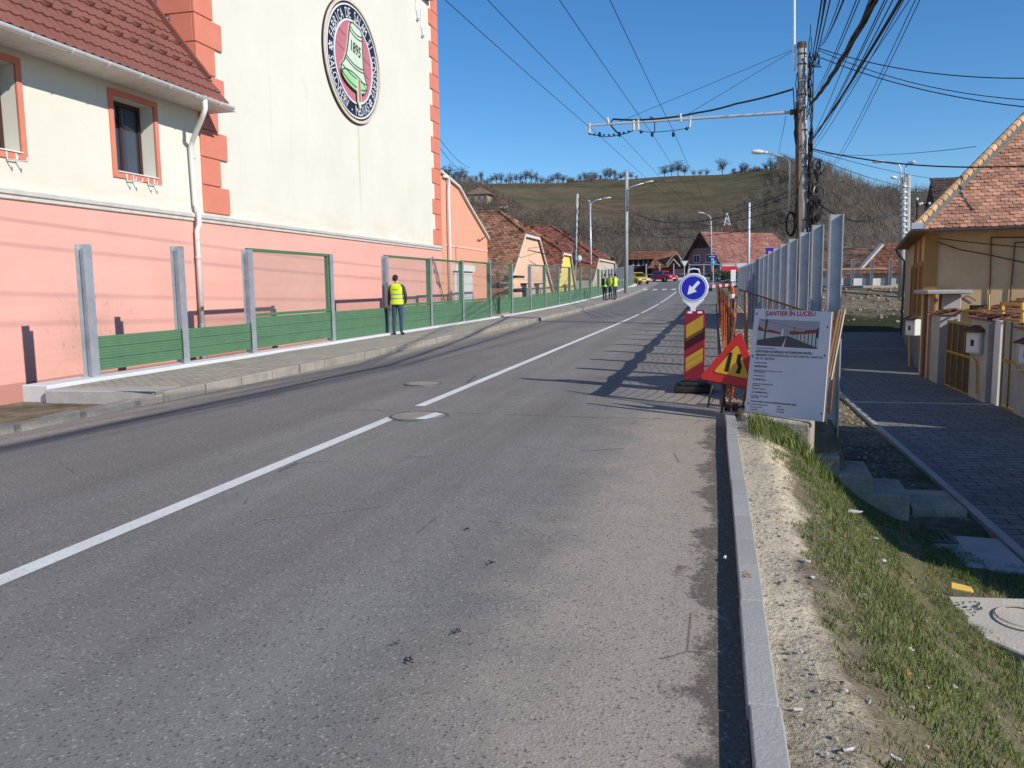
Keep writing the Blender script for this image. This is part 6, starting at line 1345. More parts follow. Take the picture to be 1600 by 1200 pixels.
# ================================================================ FAR SIDE OF THE JUNCTION
M_pinkw = mat('dusky_pink_render', (.36, .19, .19), .9, .08, .6, .1, 30); M_darkw = mat('dark_timber', (.075, .04, .03), .85, .3, 3, .2, 20, stretch=(3, 3, .5)); M_tileF = mat('red_patched_tile', (.22, .085, .066), .9, .3, .55, .2, 20, col2=(.34, .17, .13), island=.28, fine=.15); M_tileE = mat('brown_orange_tile', (.26, .11, .065), .9, .25, .8, .2, 20, island=.3, fine=.15)
YF = 124.0
fr = thing('red_roof_house', 'large house with long red tiled roof and dusky pink timber gable beyond the junction', 'house', tuple(aty(1130, 441, YF)))
c0 = aty(1130, 441, YF); an = R(41); rd = Vector((math.cos(an), math.sin(an), 0)); gd = Vector((-math.sin(an), math.cos(an), 0)); GW, LN = 9.2, 17.0; zg = g(YF)-.1; ze = aty(1130, 413, YF).z; zr = aty(1097, 362, YF+3).z
def fp(a, b, z): q = c0+rd*a+gd*b; return Vector((q.x, q.y, z))
mb = MB(); wall_holes(mb, 0, GW, zg, ze, [(1.2, 2.4, zg+.9, zg+2.2), (5.6, 6.8, zg+.9, zg+2.2)], lambda u, v_, d: tuple(fp(d, u, v_)), .15)
mb.quad(fp(0, 0, zg), fp(LN, 0, zg), fp(LN, 0, ze), fp(0, 0, ze)); mb.quad(fp(LN, 0, zg), fp(LN, GW, zg), fp(LN, GW, ze), fp(LN, 0, ze)); mb.quad(fp(0, GW, zg), fp(LN, GW, zg), fp(LN, GW, ze), fp(0, GW, ze)); mb.build('wall', M_pinkw, fr)
hm = ze+(zr-ze)*.52; kk = .52/2
mb = MB(); mb.poly([fp(0, .2, ze), fp(0, GW-.2, ze), fp(0, GW*(1-kk), hm), fp(0, GW*kk, hm)]); mb.build('gable_wall', M_pinkw, fr)
mb = MB(); mb.prism([fp(-.05, GW*kk-.2, hm), fp(-.05, GW*(1-kk)+.2, hm), fp(-.05, GW/2, zr-.1)], rd*.1); mb.build('timber_gable', M_darkw, fr)
for b0, b1 in ((2.6, 3.9), (5.2, 6.6)):
    mb = MB(); q0 = ze+.35; mb.prism([fp(-.04, b0, q0), fp(-.04, b1, q0), fp(-.04, b1, q0+1.25), fp(-.04, b0, q0+1.25)], rd*.06); wn = mb.build('window', M_white, fr)
    mb = MB(); 
    for e0, e1 in ((b0+.1, (b0+b1)/2-.05), ((b0+b1)/2+.05, b1-.1)): mb.prism([fp(-.06, e0, q0+.1), fp(-.06, e1, q0+.1), fp(-.06, e1, q0+1.15), fp(-.06, e0, q0+1.15)], rd*.02)
    mb.build('pane', M_pane, wn)
for u0, u1 in ((1.2, 2.4), (5.6, 6.8)): mb = MB(); mb.quad(fp(.12, u0, zg+.9), fp(.12, u1, zg+.9), fp(.12, u1, zg+2.2), fp(.12, u0, zg+2.2)); mb.build('window', M_pane, fr)
ovh = .6; sl_ = (zr-ze)/(GW/2)
mb = MB(); tile_plane(mb, [fp(-.5, -ovh, ze-ovh*sl_), fp(LN+.4, -ovh, ze-ovh*sl_), fp(LN-3.2, GW/2, zr), fp(-.5, GW/2, zr)], .38, .33, .05, False, random.Random(4))
tile_plane(mb, [fp(-.5, GW+ovh, ze-ovh*sl_), fp(LN+.4, GW+ovh, ze-ovh*sl_), fp(LN-3.2, GW/2, zr), fp(-.5, GW/2, zr)], .5, .5, .05, False); mb.add([fp(LN+.4, -ovh, ze-ovh*sl_), fp(LN+.4, GW+ovh, ze-ovh*sl_), fp(LN-3.2, GW/2, zr)], [[0, 1, 2]]); rf = mb.build('roof', M_tileF, fr)
mb = MB(); mb.tube([fp(-.55, -ovh, ze-ovh*sl_-.05), fp(-.55, GW/2, zr-.03), fp(-.55, GW+ovh, ze-ovh*sl_-.05)], .13, 4); mb.build('barge_board', M_darkw, rf)
mb = MB(); mb.tube([fp(-.4, -ovh-.1, ze-ovh*sl_), fp(LN, -ovh-.1, ze-ovh*sl_)], .12, 6); mb.build('gutter', M_offw, rf)
mb = MB(); a = aty(1128, 417, 119); b = aty(1152, 426, 118); mb.prism([(a.x, 119, a.z), (b.x, 119, a.z), (b.x+.2, 116.8, b.z), (a.x-.2, 116.8, b.z)], (0, 0, .08)); aw = thing('awning', 'bright red awning in front of the big red roofed house', 'awning', (a.x, 118, g(118))); mb.build('canvas', mat('awning_red', (.60, .03, .04), .6, .08), aw)
mb = MB(); [mb.cyl((x_, 116.9, g(118)), (x_, 116.9, b.z), .04, n=6) for x_ in (a.x, b.x)]; mb.build('pole', M_galv, aw)
mb = MB(); a = aty(1128, 412, 121); b = aty(1170, 418, 121); mb.box(a.x, 120.9, b.z, b.x+3.5, 121.2, a.z); tag(mb.build('shop_fascia', M_whiter), 'long white fascia strip under the eaves of the big red roof', 'sign board')
# timber houses left of it
eh2 = thing('timber_house', 'dark timber house with brown roof and row of windows left of big red roof', 'house', tuple(aty(1012, 440, 134)))
a, b = aty(982, 441, 134), aty(1042, 441, 134); zt = aty(1000, 404, 134).z; zr2 = aty(1000, 393, 138).z
mb = MB(); mb.box(a.x, 134, g(134)-.1, b.x, 142, zt); mb.build('wall', M_darkw, eh2)
mb = MB(); tile_plane(mb, [(a.x-.6, 133.3, zt-.15), (b.x+.4, 133.3, zt-.15), (b.x-.6, 138, zr2), (a.x+.4, 138, zr2)], .4, .35, .05, False); mb.quad((a.x-.6, 142.7, zt), (b.x+.4, 142.7, zt), (b.x-.6, 138, zr2), (a.x+.4, 138, zr2)); mb.build('roof', M_tileE, eh2)
for px in (987, 995, 1003, 1010):
    p0, p1 = aty(px, 407, 133.95), aty(px+5, 414.5, 133.95); mb = MB(); mb.box(p0.x, 133.9, p1.z, p1.x, 134.0, p0.z); wn = mb.build('window', M_pane, eh2)
    mb = MB(); m_ = (p0.x+p1.x)/2; mb.box(m_-.04, 133.85, p1.z, m_+.04, 133.9, p0.z); mb.box(p0.x-.06, 133.86, p1.z-.08, p1.x+.06, 133.9, p1.z); mb.build('frame', M_offw, wn)
ph = thing('porch_house', 'small house with steep brown tiled roof and pale timber framed porch gable', 'house', tuple(aty(1040, 440, 129)))
a, b = aty(1014, 441, 129), aty(1064, 441, 129); zt = aty(1030, 417, 129).z; r0_, r1_ = aty(1031, 394, 132), aty(1056, 392, 132)
mb = MB(); mb.box(a.x+.4, 129.3, g(129)-.1, b.x-.4, 136, zt); mb.build('wall', mat('brick_wall', (.30, .12, .085), .9, .2, 3), ph)
mb = MB(); tile_plane(mb, [(a.x-.2, 128.6, zt-.2), (b.x+.2, 128.6, zt-.2), r1_, r0_], .36, .3, .05, False); mb.add([(a.x-.2, 128.6, zt-.2), r0_, (a.x-.2, 136, zt)], [[0, 1, 2]]); mb.add([(b.x+.2, 128.6, zt-.2), r1_, (b.x+.2, 136, zt)], [[0, 1, 2]]); mb.build('roof', M_tileE, ph)
q0, q1, q2 = aty(1042, 417, 127.5), aty(1052, 405, 127.5), aty(1063, 417, 127.5); mb = MB(); mb.tube([q0, q1, q2], .14, 4); qa, qb = aty(1047, 406, 127.6), aty(1056, 393, 127.6); mb.tube([qa-Vector((.6, 0, .7)), qb, aty(1066, 408, 127.6)], .13, 4); mb.build('porch_gable', mat('pale_timber', (.40, .28, .18), .8, .2, 4), ph)
mb = MB(); p0, p1 = aty(1052, 420, 128.4), aty(1069, 436, 128.4); mb.box(p0.x, 128.3, p1.z, p1.x, 128.8, p0.z); mb.build('salmon_front', mat('salmon_plaster', (.62, .30, .24), .9, .08), ph)
fb = thing('far_barrier', 'low grey barrier with thin posts and rail along far side of junction', 'barrier', (-4, 119, g(119)))
a, b = aty(960, 438, 120.5), aty(1152, 438, 120.5); mb = MB(); mb.box(a.x, 120.4, g(120)-.1, b.x, 120.7, g(120)+.42); mb.build('beam', M_concw, fb)
for px in (964, 981, 1010, 1031, 1053, 1077, 1100, 1126, 1149): p = aty(px, 412, 120.5); mb = MB(); mb.box(p.x-.08, 120.35, g(120)+.3, p.x+.08, 120.5, p.z); mb.build('post', M_steelb, fb)
mb = MB(); p = aty(1077, 414, 120.3); mb.box(p.x, 120.25, p.z-.05, b.x, 120.35, p.z+.05); mb.box(a.x, 120.3, g(120)+.9, b.x, 120.34, g(120)+.95); mb.build('rail', M_steelb, fb)
def signpost(label, px, pyb, Y, mk): b = aty(px, pyb, Y); t = thing('road_sign', label, 'road sign', (b.x, Y, g(Y))); mk(t, b); return t
def mk1(t, b):
    c = aty(1069.5, 411, 100); mb = MB(); mb.cyl((c.x, 100.05, g(100)), (c.x, 100.05, c.z), .045, n=6); mb.build('pole', M_galv, t)
    mb = MB(); r_ = .48; tri_ = [(c.x-r_, 100, c.z+.28), (c.x+r_, 100, c.z+.28), (c.x, 100, c.z-.55)]; mb.prism(tri_, (0, .03, 0)); mb.build('red_border', mat('pale_sign_back', (.40, .45, .47), .5, .05), t)
    mb = MB(); mb.prism([(c.x-r_*.66, 99.98, c.z+.19), (c.x+r_*.66, 99.98, c.z+.19), (c.x, 99.98, c.z-.37)], (0, .01, 0)); mb.build('white_field', M_swhite, t)
signpost('white give way triangle on a thin pole left of the blue arrow disc', 1069, 441, 100, mk1)
M_sblue = mat('sign_light_blue', (.06, .28, .55), .5, .05)
def mk2(t, b):
    Y = 99; c = aty(1115, 410.5, Y); mb = MB(); mb.cyl((c.x-.02, Y+.05, g(Y)), (c.x-.02, Y+.05, c.z+1.0), .05, n=6); mb.build('pole', M_galv, t)
    mb = MB(); mb.prism([(c.x+.34*math.cos(i*math.pi/12), Y, c.z+.34*math.sin(i*math.pi/12)) for i in range(24)], (0, .03, 0)); ds = mb.build('round_sign', M_sblue, t)
    mb = MB(); mb.box(c.x-.04, Y-.012, c.z-.2, c.x+.04, Y-.002, c.z+.15); mb.add([(c.x-.13, Y-.008, c.z+.05), (c.x+.13, Y-.008, c.z+.05), (c.x, Y-.008, c.z+.24)], [[0, 1, 2]]); mb.build('white_arrow', M_swhite, ds)
    p = aty(1114, 401, Y); mb = MB(); mb.prism([(p.x-.5, Y, p.z-.16), (p.x+.38, Y, p.z-.16), (p.x+.5, Y, p.z), (p.x+.38, Y, p.z+.17), (p.x-.5, Y, p.z+.17)], (0, .03, 0)); ds = mb.build('direction_plate', M_blue, t)
    mb = MB(); mb.box(p.x-.4, Y-.01, p.z-.02, p.x+.25, Y-.002, p.z+.04); mb.build('white_bar', M_swhite, ds)
signpost('round light blue sign under a dark blue direction plate on one pole', 1115, 445, 99, mk2)
def mk3(t, b):
    Y = 84
    for (x0_, y0_, x1_, y1_) in ((1196.5, 387.5, 1210, 401), (1210.5, 387.5, 1222, 401), (1226, 385, 1233, 414)):
        p0, p1 = aty(x0_, y0_, Y), aty(x1_, y1_, Y); mb = MB(); mb.box(p0.x, Y, p1.z, p1.x, Y+.04, p0.z); pl = mb.build('blue_plate', M_blue, t)
        mb = MB(); w_, h_ = p1.x-p0.x, p0.z-p1.z; mb.box(p0.x+w_*.2, Y-.012, p1.z+h_*.55, p0.x+w_*.6, Y-.004, p1.z+h_*.75); mb.build('symbol', M_red2 if x0_ < 1200 else M_swhite, pl)
    p = aty(1209, 401, Y); mb = MB(); mb.cyl((p.x, Y+.08, g(Y)), (p.x, Y+.08, p.z+.5), .06, n=6); mb.build('pole', M_galv, t)
signpost('cluster of dark blue direction plates showing above the bare steel posts', 1209, 440, 84, mk3)
bb = thing('barrier_board', 'low red and white striped barrier board across the far lane', 'barrier board', tuple(aty(1127, 448, 84))); A, B = aty(1103, 448.5, 84), aty(1148, 444.5, 84)
for i in range(9): a, b = A.lerp(B, i/9), A.lerp(B, (i+1)/9); mb = MB(); mb.obox((a+b)/2, (b-a)/2*.999, (0, .03, 0), (0, 0, .15)); mb.build('stripe', M_red2 if i % 2 else M_swhite, bb)
mb = MB(); [mb.box(q.x-.2, 83.9, g(84), q.x+.2, 84.2, q.z-.12) for q in (A.lerp(B, .15), A.lerp(B, .85))]; mb.build('foot', M_black, bb)
# shrubs
M_leafd = mat('dark_evergreen', (.035, .06, .025), .9, .3, 4, island=.4); M_leafy = mat('olive_conifer', (.14, .125, .03), .9, .3, 4, island=.35)
def shrub(label, px, py, Y, rx, rz, m_, seed, lf=.16, n=900):
    p = aty(px, py, Y); r_ = random.Random(seed); t = thing('shrub', label, 'shrub', (p.x, Y, g(Y)), None); mb = MB(); c = Vector((p.x, Y, g(Y)))
    for i in range(n):
        d = Vector((r_.gauss(0, 1), r_.gauss(0, 1), r_.gauss(0, 1))).normalized()*(r_.uniform(.35, 1)**.5)*(1+.25*nz(i*.37, seed)); q = c+Vector((d.x*rx, d.y*rx*.8, rz+d.z*rz)); a = Vector((r_.gauss(0, 1), r_.gauss(0, 1), r_.gauss(0, 1))).normalized()*lf; b = a.orthogonal().normalized()*lf*.5; mb.add([q-a*.5, q+b, q+a*.5, q-b], [[0, 1, 2, 3]])
    mb.build('foliage', m_, t); mb = MB(); [mb.tube([c, c+Vector((r_.uniform(-.4, .4)*rx, r_.uniform(-.3, .3), rz))], .03, 4) for _ in range(4)]; mb.build('stem', M_rsteel, t)
shrub('dark green spreading shrub beside the black car at far junction', 1124, 440, 112, 1.7, .75, M_leafd, 1); shrub('olive conifer shrub left of the bare steel posts', 1161, 436, 104, .75, 1.0, M_leafy, 2); shrub('second olive conifer shrub behind the pickup', 1149, 437, 106, .9, .75, M_leafy, 3); shrub('small dark evergreen at foot of the mast', 1138, 441, 110, 1.0, .7, M_leafd, 4)

# ================================================================ HILL: houses, tower, bare trees, woodland
def hill_at(px, py):
    d = ray(px, py); a = math.degrees(math.atan2(d.x, d.y)); best = None
    for i in range(1, 400):
        t = i/400; x_, y_, z_ = hill_z(a, t); s1 = math.hypot(x_, y_)/math.hypot(d.x, d.y); zz = CAMZ+d.z*s1
        if z_ >= zz: return Vector((x_, y_, z_))
    x_, y_, z_ = hill_z(a, 1); return Vector((x_, y_, z_))
M_hw = mat('tan_wall', (.36, .30, .21), .9, .1); M_hr = mat('pale_brown_tile', (.22, .135, .095), .9, .2, 1)
def hip_house(label, px, py, wpx, hpx, rpx, wm, rm, nm='hill_house'):
    p = hill_at(px, py); k_ = p.length/F; w_ = wpx*k_/2; h_ = hpx*k_; r_ = rpx*k_; t = thing(nm, label, 'house', tuple(p)); x_, y_, z_ = p
    mb = MB(); mb.box(x_-w_*.85, y_, z_-3, x_+w_*.85, y_+w_*1.7, z_+h_); mb.build('wall', wm, t); mb = MB(); a = w_*1.08
    mb.add([(x_-a, y_-.6, z_+h_), (x_+a, y_-.6, z_+h_), (x_+a, y_+2*a, z_+h_), (x_-a, y_+2*a, z_+h_), (x_-.1*w_, y_+a*.8, z_+h_+r_), (x_+.1*w_, y_+a*.8, z_+h_+r_)], [[0, 1, 5, 4], [1, 2, 5], [2, 3, 4, 5], [3, 0, 4], [0, 3, 2, 1]]); mb.build('roof', rm, t)
    for q in (-.5, .1, .6): mb = MB(); mb.box(x_+w_*q-.05*w_, y_-.06, z_+h_*.35, x_+w_*q+.13*w_, y_+.05, z_+h_*.75); mb.build('window', M_pane, t)
hip_house('hillside house with tan walls and pyramid brown roof, highest above the annex', 746, 316, 37, 12, 12, M_hw, M_hr)
hip_house('small white walled hillside house with reddish hip roof', 783, 325, 19, 5, 8, M_whiter, M_tileB)
hip_house('lower white hillside house with flat dark roof below the others', 772, 333, 26, 6, 3, M_whiter, M_darkw)
hip_house('grey hillside outbuilding left of the white house', 742, 334, 20, 6, 4, mat('grey_wall', (.3, .28, .25), .9, .1), M_hr)
lt = thing('lattice_tower', 'small white topped red lattice tower on the hillside above the big red roof', 'lattice tower', tuple(aty(1136, 372, 180)))
for (pb, pt, m_, nm) in ((372, 352, M_red, 'lower_lattice'), (352, 333, M_swhite, 'upper_lattice')):
    b = aty(1136, pb, 180); tt = aty(1136, pt, 180); hw0 = (.75 if pb == 372 else .62); hw1 = (.62 if pb == 372 else .06); mb = MB()
    for i in range(4):
        c0_, c1_ = [(-1, -1), (1, -1), (1, 1), (-1, 1)][i], [(-1, -1), (1, -1), (1, 1), (-1, 1)][(i+1) % 4]; mb.tube([b+Vector((c0_[0]*hw0, c0_[1]*hw0, 0)), tt+Vector((c0_[0]*hw1, c0_[1]*hw1, 0))], .07, 4)
        for q in range(3): u0, u1 = q/3, (q+1)/3; h0, h1 = lerp(hw0, hw1, u0), lerp(hw0, hw1, u1); mb.tube([b.lerp(tt, u0)+Vector((c0_[0]*h0, c0_[1]*h0, 0)), b.lerp(tt, u1)+Vector((c1_[0]*h1, c1_[1]*h1, 0))], .05, 3, False)
    mb.build(nm, m_, lt)
M_bark = mat('grey_brown_bark', (.085, .068, .055), .95, .2, 2, island=.25); M_twig = mat('bare_twigs', (.115, .088, .068), .95, .2, .5, island=.35); M_scrub = mat('bare_scrub', (.125, .102, .080), .95, .4, .04, island=.5)
def bare_tree(name, label, h, seed, group, spread=.5, dens=1.5):
    r_ = random.Random(seed); t = thing(name, label, 'tree', (0, 0, 0), group); tk = MB(); cr_ = MB()
    cz_, ra, rz_ = h*.54, h*spread*.80, h*.43; tp_ = Vector((r_.uniform(-.03, .03)*h, 0, h*.46)); tk.tube([(0, 0, -.5), tp_*.5+Vector((r_.uniform(-.02, .02)*h, 0, 0)), tp_], [h*.022, h*.016, h*.011], 6, False)
    def ell(f_): 
        d = Vector((r_.gauss(0, 1), r_.gauss(0, 1), r_.gauss(.15, 1))).normalized(); k_ = 1+.35*nz(d.x*1.6+seed, d.z*1.6)
        return Vector((d.x*ra*k_*f_, d.y*ra*k_*f_, cz_+d.z*rz_*k_*f_))
    for i in range(int(11*dens)):
        e = ell(r_.uniform(.6, .95)); s0 = tp_*r_.uniform(.5, 1.0); m_ = s0.lerp(e, .5)+Vector((0, 0, h*.05)); cr_.tube([s0, m_, e], [h*.008, h*.005, h*.002], 4, False)
        for j in range(7):
            b0 = (s0.lerp(m_, r_.uniform(.3, 1)) if j < 3 else m_.lerp(e, r_.uniform(0, .9))); e2 = b0.lerp(ell(1.0), r_.uniform(.25, .6)); e2.z = max(e2.z, b0.z-h*.02); cr_.tube([b0, b0.lerp(e2, .5)+Vector((0, 0, h*.012)), e2], [h*.004, h*.003, h*.0015], 3, False)
            for q_ in range(6): c0_ = b0.lerp(e2, r_.uniform(.2, 1)); dd_ = (e2-b0).normalized()+Vector((r_.gauss(0, .7), r_.gauss(0, .7), r_.gauss(.35, .5))); dd_ = dd_.normalized()*h*r_.uniform(.05, .12); s1 = dd_.orthogonal().normalized()*h*.0032; cr_.add([c0_-s1, c0_+s1, c0_+dd_], [[0, 1, 2]])
    tk.build('trunk', M_bark, t); cr_.build('crown', M_twig, t); return t
gr_r = 'bare trees along the ridge'
protos = [bare_tree('bare_tree', 'tall rounded bare tree in the wooded row on the left ridge', 10, 31+i, gr_r, (.5, .62, .42, .55)[i]) for i in range(4)]
rt = random.Random(99); used = set()
def put_tree(px, hpx, label, k_=None, base=None):
    a = math.degrees(math.atan2(ray(px, 300).x, ray(px, 300).y)); x_, y_, z_ = hill_z(a, base or rt.uniform(.985, 1.03)); i = rt.randrange(4) if k_ is None else k_; h_ = hpx*math.hypot(x_, y_)/F; sc = h_/8.6
    if i not in used: used.add(i); o = protos[i]; o.location = (x_, y_, z_-.9); o.scale = (sc,)*3; o.rotation_euler = (0, 0, rt.uniform(0, 6)); o['label'] = label; return o
    return dup(protos[i], (x_, y_, z_-.9), rt.uniform(0, 6), label, gr_r, (sc*rt.uniform(.8, 1.35), sc*rt.uniform(.8, 1.35), sc*rt.uniform(.75, 1.12)))
LA = 'rounded bare tree in the wooded row on the left ridge'; LB = 'bare tree in the row on the middle ridge behind the tall lamp pole'
for px, hp_ in ((692, 27), (701, 30), (710, 24), (719, 26), (727, 22), (736, 17), (745, 16), (752, 20), (760, 14), (768, 22), (776, 25), (783, 18), (791, 16), (798, 20), (806, 18), (814, 22), (822, 24), (830, 25), (838, 20), (846, 17), (856, 15), (864, 20), (872, 22), (880, 20), (888, 13), (896, 9)): put_tree(px, hp_, LA)
for px, hp_ in ((906, 16), (914, 20), (922, 22), (930, 20), (938, 16), (946, 22), (953, 24), (961, 21), (970, 19), (978, 18), (986, 14), (994, 9)): put_tree(px, hp_, LB)
LC = 'bare tree in the clump of four on the bare ridge left of the lone tree'
for px, hp_ in ((1038, 26), (1049, 28), (1059, 29), (1069, 26)): put_tree(px, hp_, LC, 3)
for px, hp_, lb in ((1084, 12, 'leaning low bare tree right of the clump of four'), (1094, 13, 'small bare tree in the middle of the low ridge bushes'), (1104, 15, 'small bare tree nearest the lone tree on its left')): put_tree(px, hp_, lb, 1)
put_tree(1128.5, 27, 'lone tall bare tree standing clear on the bare ridge', 0)
LD = 'bare tree on ridge between the lone tree and wooded hill'
for px, hp_ in ((1146, 13), (1158, 17), (1165, 18), (1172, 14), (1185, 12), (1196, 19), (1203, 22), (1211, 24), (1219, 26), (1227, 25), (1237, 25)): put_tree(px, hp_, LD)
# woodland: one mass of leafless scrub and trees on the slopes
mb = MB(); rw = random.Random(17)
def scrub(x_, y_, z_, h_, n, w_):
    c = Vector((x_, y_, z_-.4)); s1 = Vector((w_, 0, 0)); mb.add([c-s1*1.5, c+s1*1.5, c+Vector((rw.uniform(-.1, .1)*h_, 0, h_))], [[0, 1, 2]])
    for _ in range(n):
        q = c+Vector((0, 0, h_*rw.uniform(.05, .6))); a = rw.uniform(0, 6.28); d = Vector((math.cos(a)*rw.uniform(.3, 1.1), math.sin(a)*rw.uniform(.3, 1.1), rw.uniform(.15, 1.0))).normalized()*h_*rw.uniform(.3, .6); s2 = d.orthogonal().normalized()*w_*rw.uniform(.5, 1.1)
        e = q+d; mb.add([q-s2, q+s2, e], [[0, 1, 2]])
for _ in range(900):
    a = rw.choice([rw.uniform(-19, -7.5), rw.uniform(-10, -6.5), rw.uniform(.8, 4.5)]); t = rw.uniform(.985, 1.04); x_, y_, z_ = hill_z(a, t); scrub(x_, y_, z_, rw.uniform(.8, 3.2)*(1.5 if nz(a*1.5, 4) > .1 else .8), 14, rw.uniform(.04, .09))
cnt = 0
while cnt < 9500:
    a = rw.uniform(-22, 26); t = rw.random()**.8*1.03
    lim = pw(a, [(-22, 1.03), (-17, 1.0), (-15, .80), (-11, .60), (-6, .53), (0, .52), (2.5, .66), (4, .95), (4.8, 1.03), (30, 1.03)])+.10*nz(a*.35, 3)+.05*nz(a*1.3, 9)
    if t > lim: continue
    if nz(a*.8, t*9, 4) < -.42: continue
    x_, y_, z_ = hill_z(a, t); scrub(x_, y_, z_, rw.uniform(3.5, 8) if a > 4 or t < .3 else rw.uniform(2.5, 5.5), 20, rw.uniform(.04, .10)); cnt += 1
wd = mb.build('woodland', M_scrub); struct(wd, 'stuff'); wd['label'] = 'grey brown leafless woodland covering the hill slopes'; wd['category'] = 'woodland'

# ================================================================ VERGE: grass, tufts, litter
M_grass = mat('grass_blades', (.085, .15, .022), .7, .3, 2.5, island=.5, col2=(.21, .20, .07)); M_dry = mat('dry_stalks', (.34, .27, .15), .9, .3, 3, island=.4)
mb = MB(); md = MB(); rgs = random.Random(77)
def blade(mb, x_, y_, z_, h_, w_, lean):
    a = rgs.uniform(0, 6.28); d = Vector((math.cos(a), math.sin(a), 0)); s1 = Vector((-d.y, d.x, 0))*w_; p = Vector((x_, y_, z_-.005)); m_ = p+d*lean*h_*.35+Vector((0, 0, h_*.62)); e = p+d*lean*h_+Vector((0, 0, h_*(1-.25*lean)))
    mb.add([p-s1, p+s1, m_+s1*.7, m_-s1*.7, e], [[0, 1, 2, 3], [3, 2, 4]])
n = 0; tries = 0
while n < 75000 and tries < 700000:
    tries += 1; x_ = rgs.uniform(.5, 2.95); y_ = rgs.uniform(1.6, 9.6)
    v_ = nz(x_*2.3, y_*2.3, 1)*.8+nz(x_*7, y_*7, 7)*.65+nz(x_*.8, y_*.8, 5)*.35+pw(x_, [(.42, -.7), (.56, -.12), (.76, .28), (1.4, .42), (2.9, .42)])-.05*(y_ < 3)
    if 1.5 < x_-.2*(y_-7) < 1.72 and y_ > 6.2 and nz(x_*4, y_*2, 2) > -.3: v_ -= .8
    if v_ < rgs.uniform(-.08, .25): continue
    z_ = verge(x_, y_)
    if x_ > 1.95 and 6.4 < y_ < 7.8 and x_ > 2.05: continue
    blade(mb, x_, y_, z_, rgs.uniform(.012, .042)*(1+.8*max(0, v_)), rgs.uniform(.0016, .003), rgs.uniform(.2, 1.0)); n += 1
for _ in range(2600):
    x_ = rgs.gauss(.72, .22); y_ = rgs.gauss(8.85, .33)
    if x_ < .36 or y_ > 9.25: continue
    blade(mb, x_, y_, verge(x_, y_), rgs.uniform(.06, .22), rgs.uniform(.003, .0055), rgs.uniform(.2, .9))
for cx_, cy_, k_, hh in ((1.25, 8.2, 260, .10), (1.0, 6.1, 180, .09), (2.3, 7.9, 500, .10), (2.0, 5.9, 300, .09), (1.05, 4.6, 160, .08), (1.5, 3.4, 220, .08), (1.1, 2.7, 180, .07)):
    for _ in range(k_): x_, y_ = rgs.gauss(cx_, .14), rgs.gauss(cy_, .16); blade(mb, x_, y_, verge(x_, y_), rgs.uniform(.04, hh), rgs.uniform(.002, .004), rgs.uniform(.2, .9))
for _ in range(9000):
    x_ = rgs.uniform(.6, 2.9); y_ = rgs.uniform(1.6, 9.5); blade(md, x_, y_, verge(x_, y_), rgs.uniform(.012, .045), rgs.uniform(.0012, .0024), rgs.uniform(.5, 1.4))
gro = mb.build('grass', M_grass); struct(gro, 'stuff')
for _ in range(8000):
    x_ = rgs.uniform(.42, 2.9); y_ = rgs.uniform(1.6, 9.5); z_ = verge(x_, y_)+.006; a = rgs.uniform(0, 6.28); l_ = rgs.uniform(.01, .05); d = Vector((math.cos(a)*l_, math.sin(a)*l_, rgs.uniform(-.1, .25)*l_)); s1 = Vector((-d.y, d.x, 0)).normalized()*rgs.uniform(.001, .0028); p = Vector((x_, y_, z_)); md.add([p-s1, p+s1, p+d+s1, p+d-s1], [[0, 1, 2, 3]])
dry = md.build('dry_straw', M_dry); struct(dry, 'stuff')
mb = MB()
for _ in range(1500):
    x_ = .26+abs(rgs.gauss(0, .42)) if rgs.random() < .65 else rgs.uniform(1.0, 1.7); y_ = rgs.uniform(1.5, 9.4); r_ = rgs.uniform(.003, .010)*(1.6 if rgs.random() < .08 else 1); mb.ball((x_, y_, verge(x_, y_)+r_*.3), r_, r_*rgs.uniform(.6, 1), r_*.6, 5, 3)
for _ in range(900):
    x_ = rgs.uniform(1.7, 2.95); y_ = rgs.uniform(10.4, 22); r_ = rgs.uniform(.01, .04); mb.ball((x_, y_, lowz(y_)+r_*.3), r_, r_*.8, r_*.6, 5, 3)
M_peb = mat('pebbles', (.30, .245, .18), .9, .3, 2, island=.4)
for _ in range(170):
    y_ = rgs.uniform(44, 52.5); x_ = rgs.uniform(4, 11); r_ = rgs.uniform(.03, .13); mb.ball((x_, y_, ground_z(x_, y_)+r_*.3), r_, r_*.8, r_*.6, 6, 4)
peb = mb.build('pebbles', M_peb); struct(peb, 'stuff')
def on_verge(px, py):
    z_ = 0
    for _ in range(25): p = atz(px, py, z_); z_ = lerp(z_, verge(min(3, p.x), p.y), .6)
    return p
M_litw = mat('litter_white', (.60, .59, .57), .6, .08, 30); M_lito = mat('litter_orange', (.70, .18, .04), .6, .1); M_lit2 = mat('litter_beige', (.52, .46, .36), .8, .15, 20)
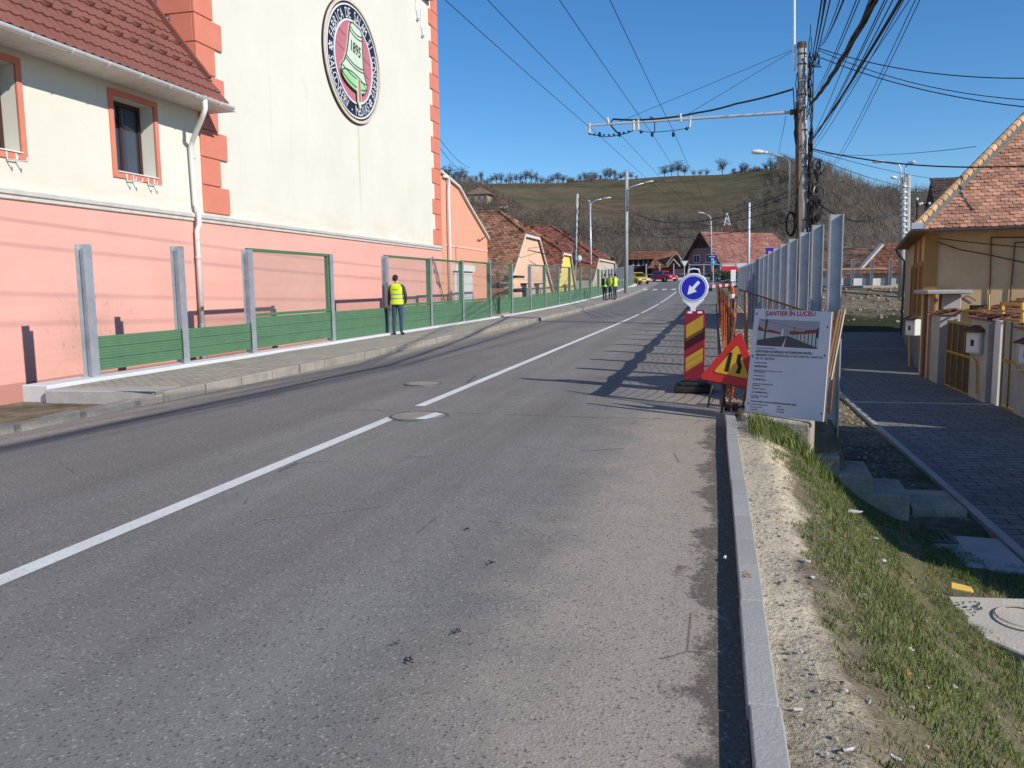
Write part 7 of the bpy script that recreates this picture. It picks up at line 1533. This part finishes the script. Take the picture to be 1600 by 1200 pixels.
LIT = [(1328, 800, 40, 14, 0, 'long strip of white plastic rubbish highest on the grass'), (1364, 842, 20, 8, 0, 'small white plastic scrap below the long white strip'), (1378, 878, 17, 10, 0, 'clear plastic scrap in the middle of the grass'), (1258, 879, 22, 8, 2, 'pale stone chips beside the kerb sand'), (1270, 905, 10, 4, 0, 'white chip on bare soil near the kerb'), (1247, 1113, 16, 5, 0, 'white cigarette end nearest the kerb at lower right'), (1245, 1098, 4, 9, 0, 'upright white stub above the cigarette end'), (1320, 1083, 12, 6, 2, 'beige scrap on lower bare soil'), (1358, 1101, 6, 11, 0, 'white filter lying in low grass'), (1400, 1190, 18, 9, 0, 'torn white paper at bottom edge of the picture'), (1326, 1176, 22, 3, 0, 'thin white stick at bottom of the soil'), (1450, 1078, 6, 5, 0, 'tiny white scrap right of the orange one'), (1490, 1076, 14, 7, 0, 'white capsule shaped litter on the right lower grass'), (1418, 1055, 12, 8, 1, 'small orange plastic scrap in lower grass'), (1279, 1056, 8, 6, 2, 'beige chip on the middle soil'), (1424, 1018, 12, 8, 2, 'pale stone in the middle grass'), (1133, 874, 8, 12, 0, 'white straw lying in the kerb shadow on the road'), (1292, 1182, 9, 6, 0, 'white pellet near bottom of the soil strip'), (1350, 932, 10, 8, 0, 'white flake on the upper middle grass'), (1252, 1022, 6, 10, 0, 'white stub by the kerb at mid height')]
for px, py, w_, h_, mi, lb in LIT:
    if px == 1133: p = atz(px, py, .004)
    else: p = on_verge(px, py)
    k_ = (p-CAMP).length/F; mb = MB(); a = rgs.uniform(-.6, .6); u_ = Vector((math.cos(a), math.sin(a), 0))*w_*k_*.42; v2 = Vector((-math.sin(a), math.cos(a), 0))*h_*k_*.5; c = p+Vector((0, 0, .008)); pts = []
    for i in range(9): t = 2*math.pi*i/9; rr_ = rgs.uniform(.7, 1.05); pts.append(c+u_*(math.cos(t)*rr_)+v2*(math.sin(t)*rr_)+Vector((0, 0, rgs.uniform(-.003, .006))))
    mb.prism(pts, (0, 0, .006)); tag(mb.build('litter', (M_litw, M_lito, M_lit2)[mi]), lb, 'litter')
mb = MB()
for _ in range(40): p = atz(1166+rgs.gauss(0, 5), 898+rgs.gauss(0, 3), .06); mb.ball(p, rgs.uniform(.002, .005), None, .003, 5, 3)
tag(mb.build('dry_crumbs', mat('dry_crumbs', (.38, .25, .11), .9, .3, 30)), 'little heap of dry brown crumbs on top of the right kerb', 'debris')
for px, py, sc in ((640, 1032, .7), (714, 988, .6), (766, 880, .7), (728, 827, .6), (620, 1005, .4)):
    p = atz(px, py, .004); mb = MB()
    for i in range(5):
        a = rgs.uniform(0, 6.28); l_ = rgs.uniform(.015, .035)*sc; q = p+Vector((rgs.uniform(-.012, .012), rgs.uniform(-.02, .02), .003)); mb.tube([q, q+Vector((math.cos(a)*l_*.5, math.sin(a)*l_, .004)), q+Vector((math.cos(a+.5)*l_, math.sin(a+.5)*l_*1.4, .002))], .0025*sc+.001, 4)
    tag(mb.build('twig', M_sblack), 'small dark twig scrap lying on the near lane asphalt', 'debris', 'dark scraps on the near lane')
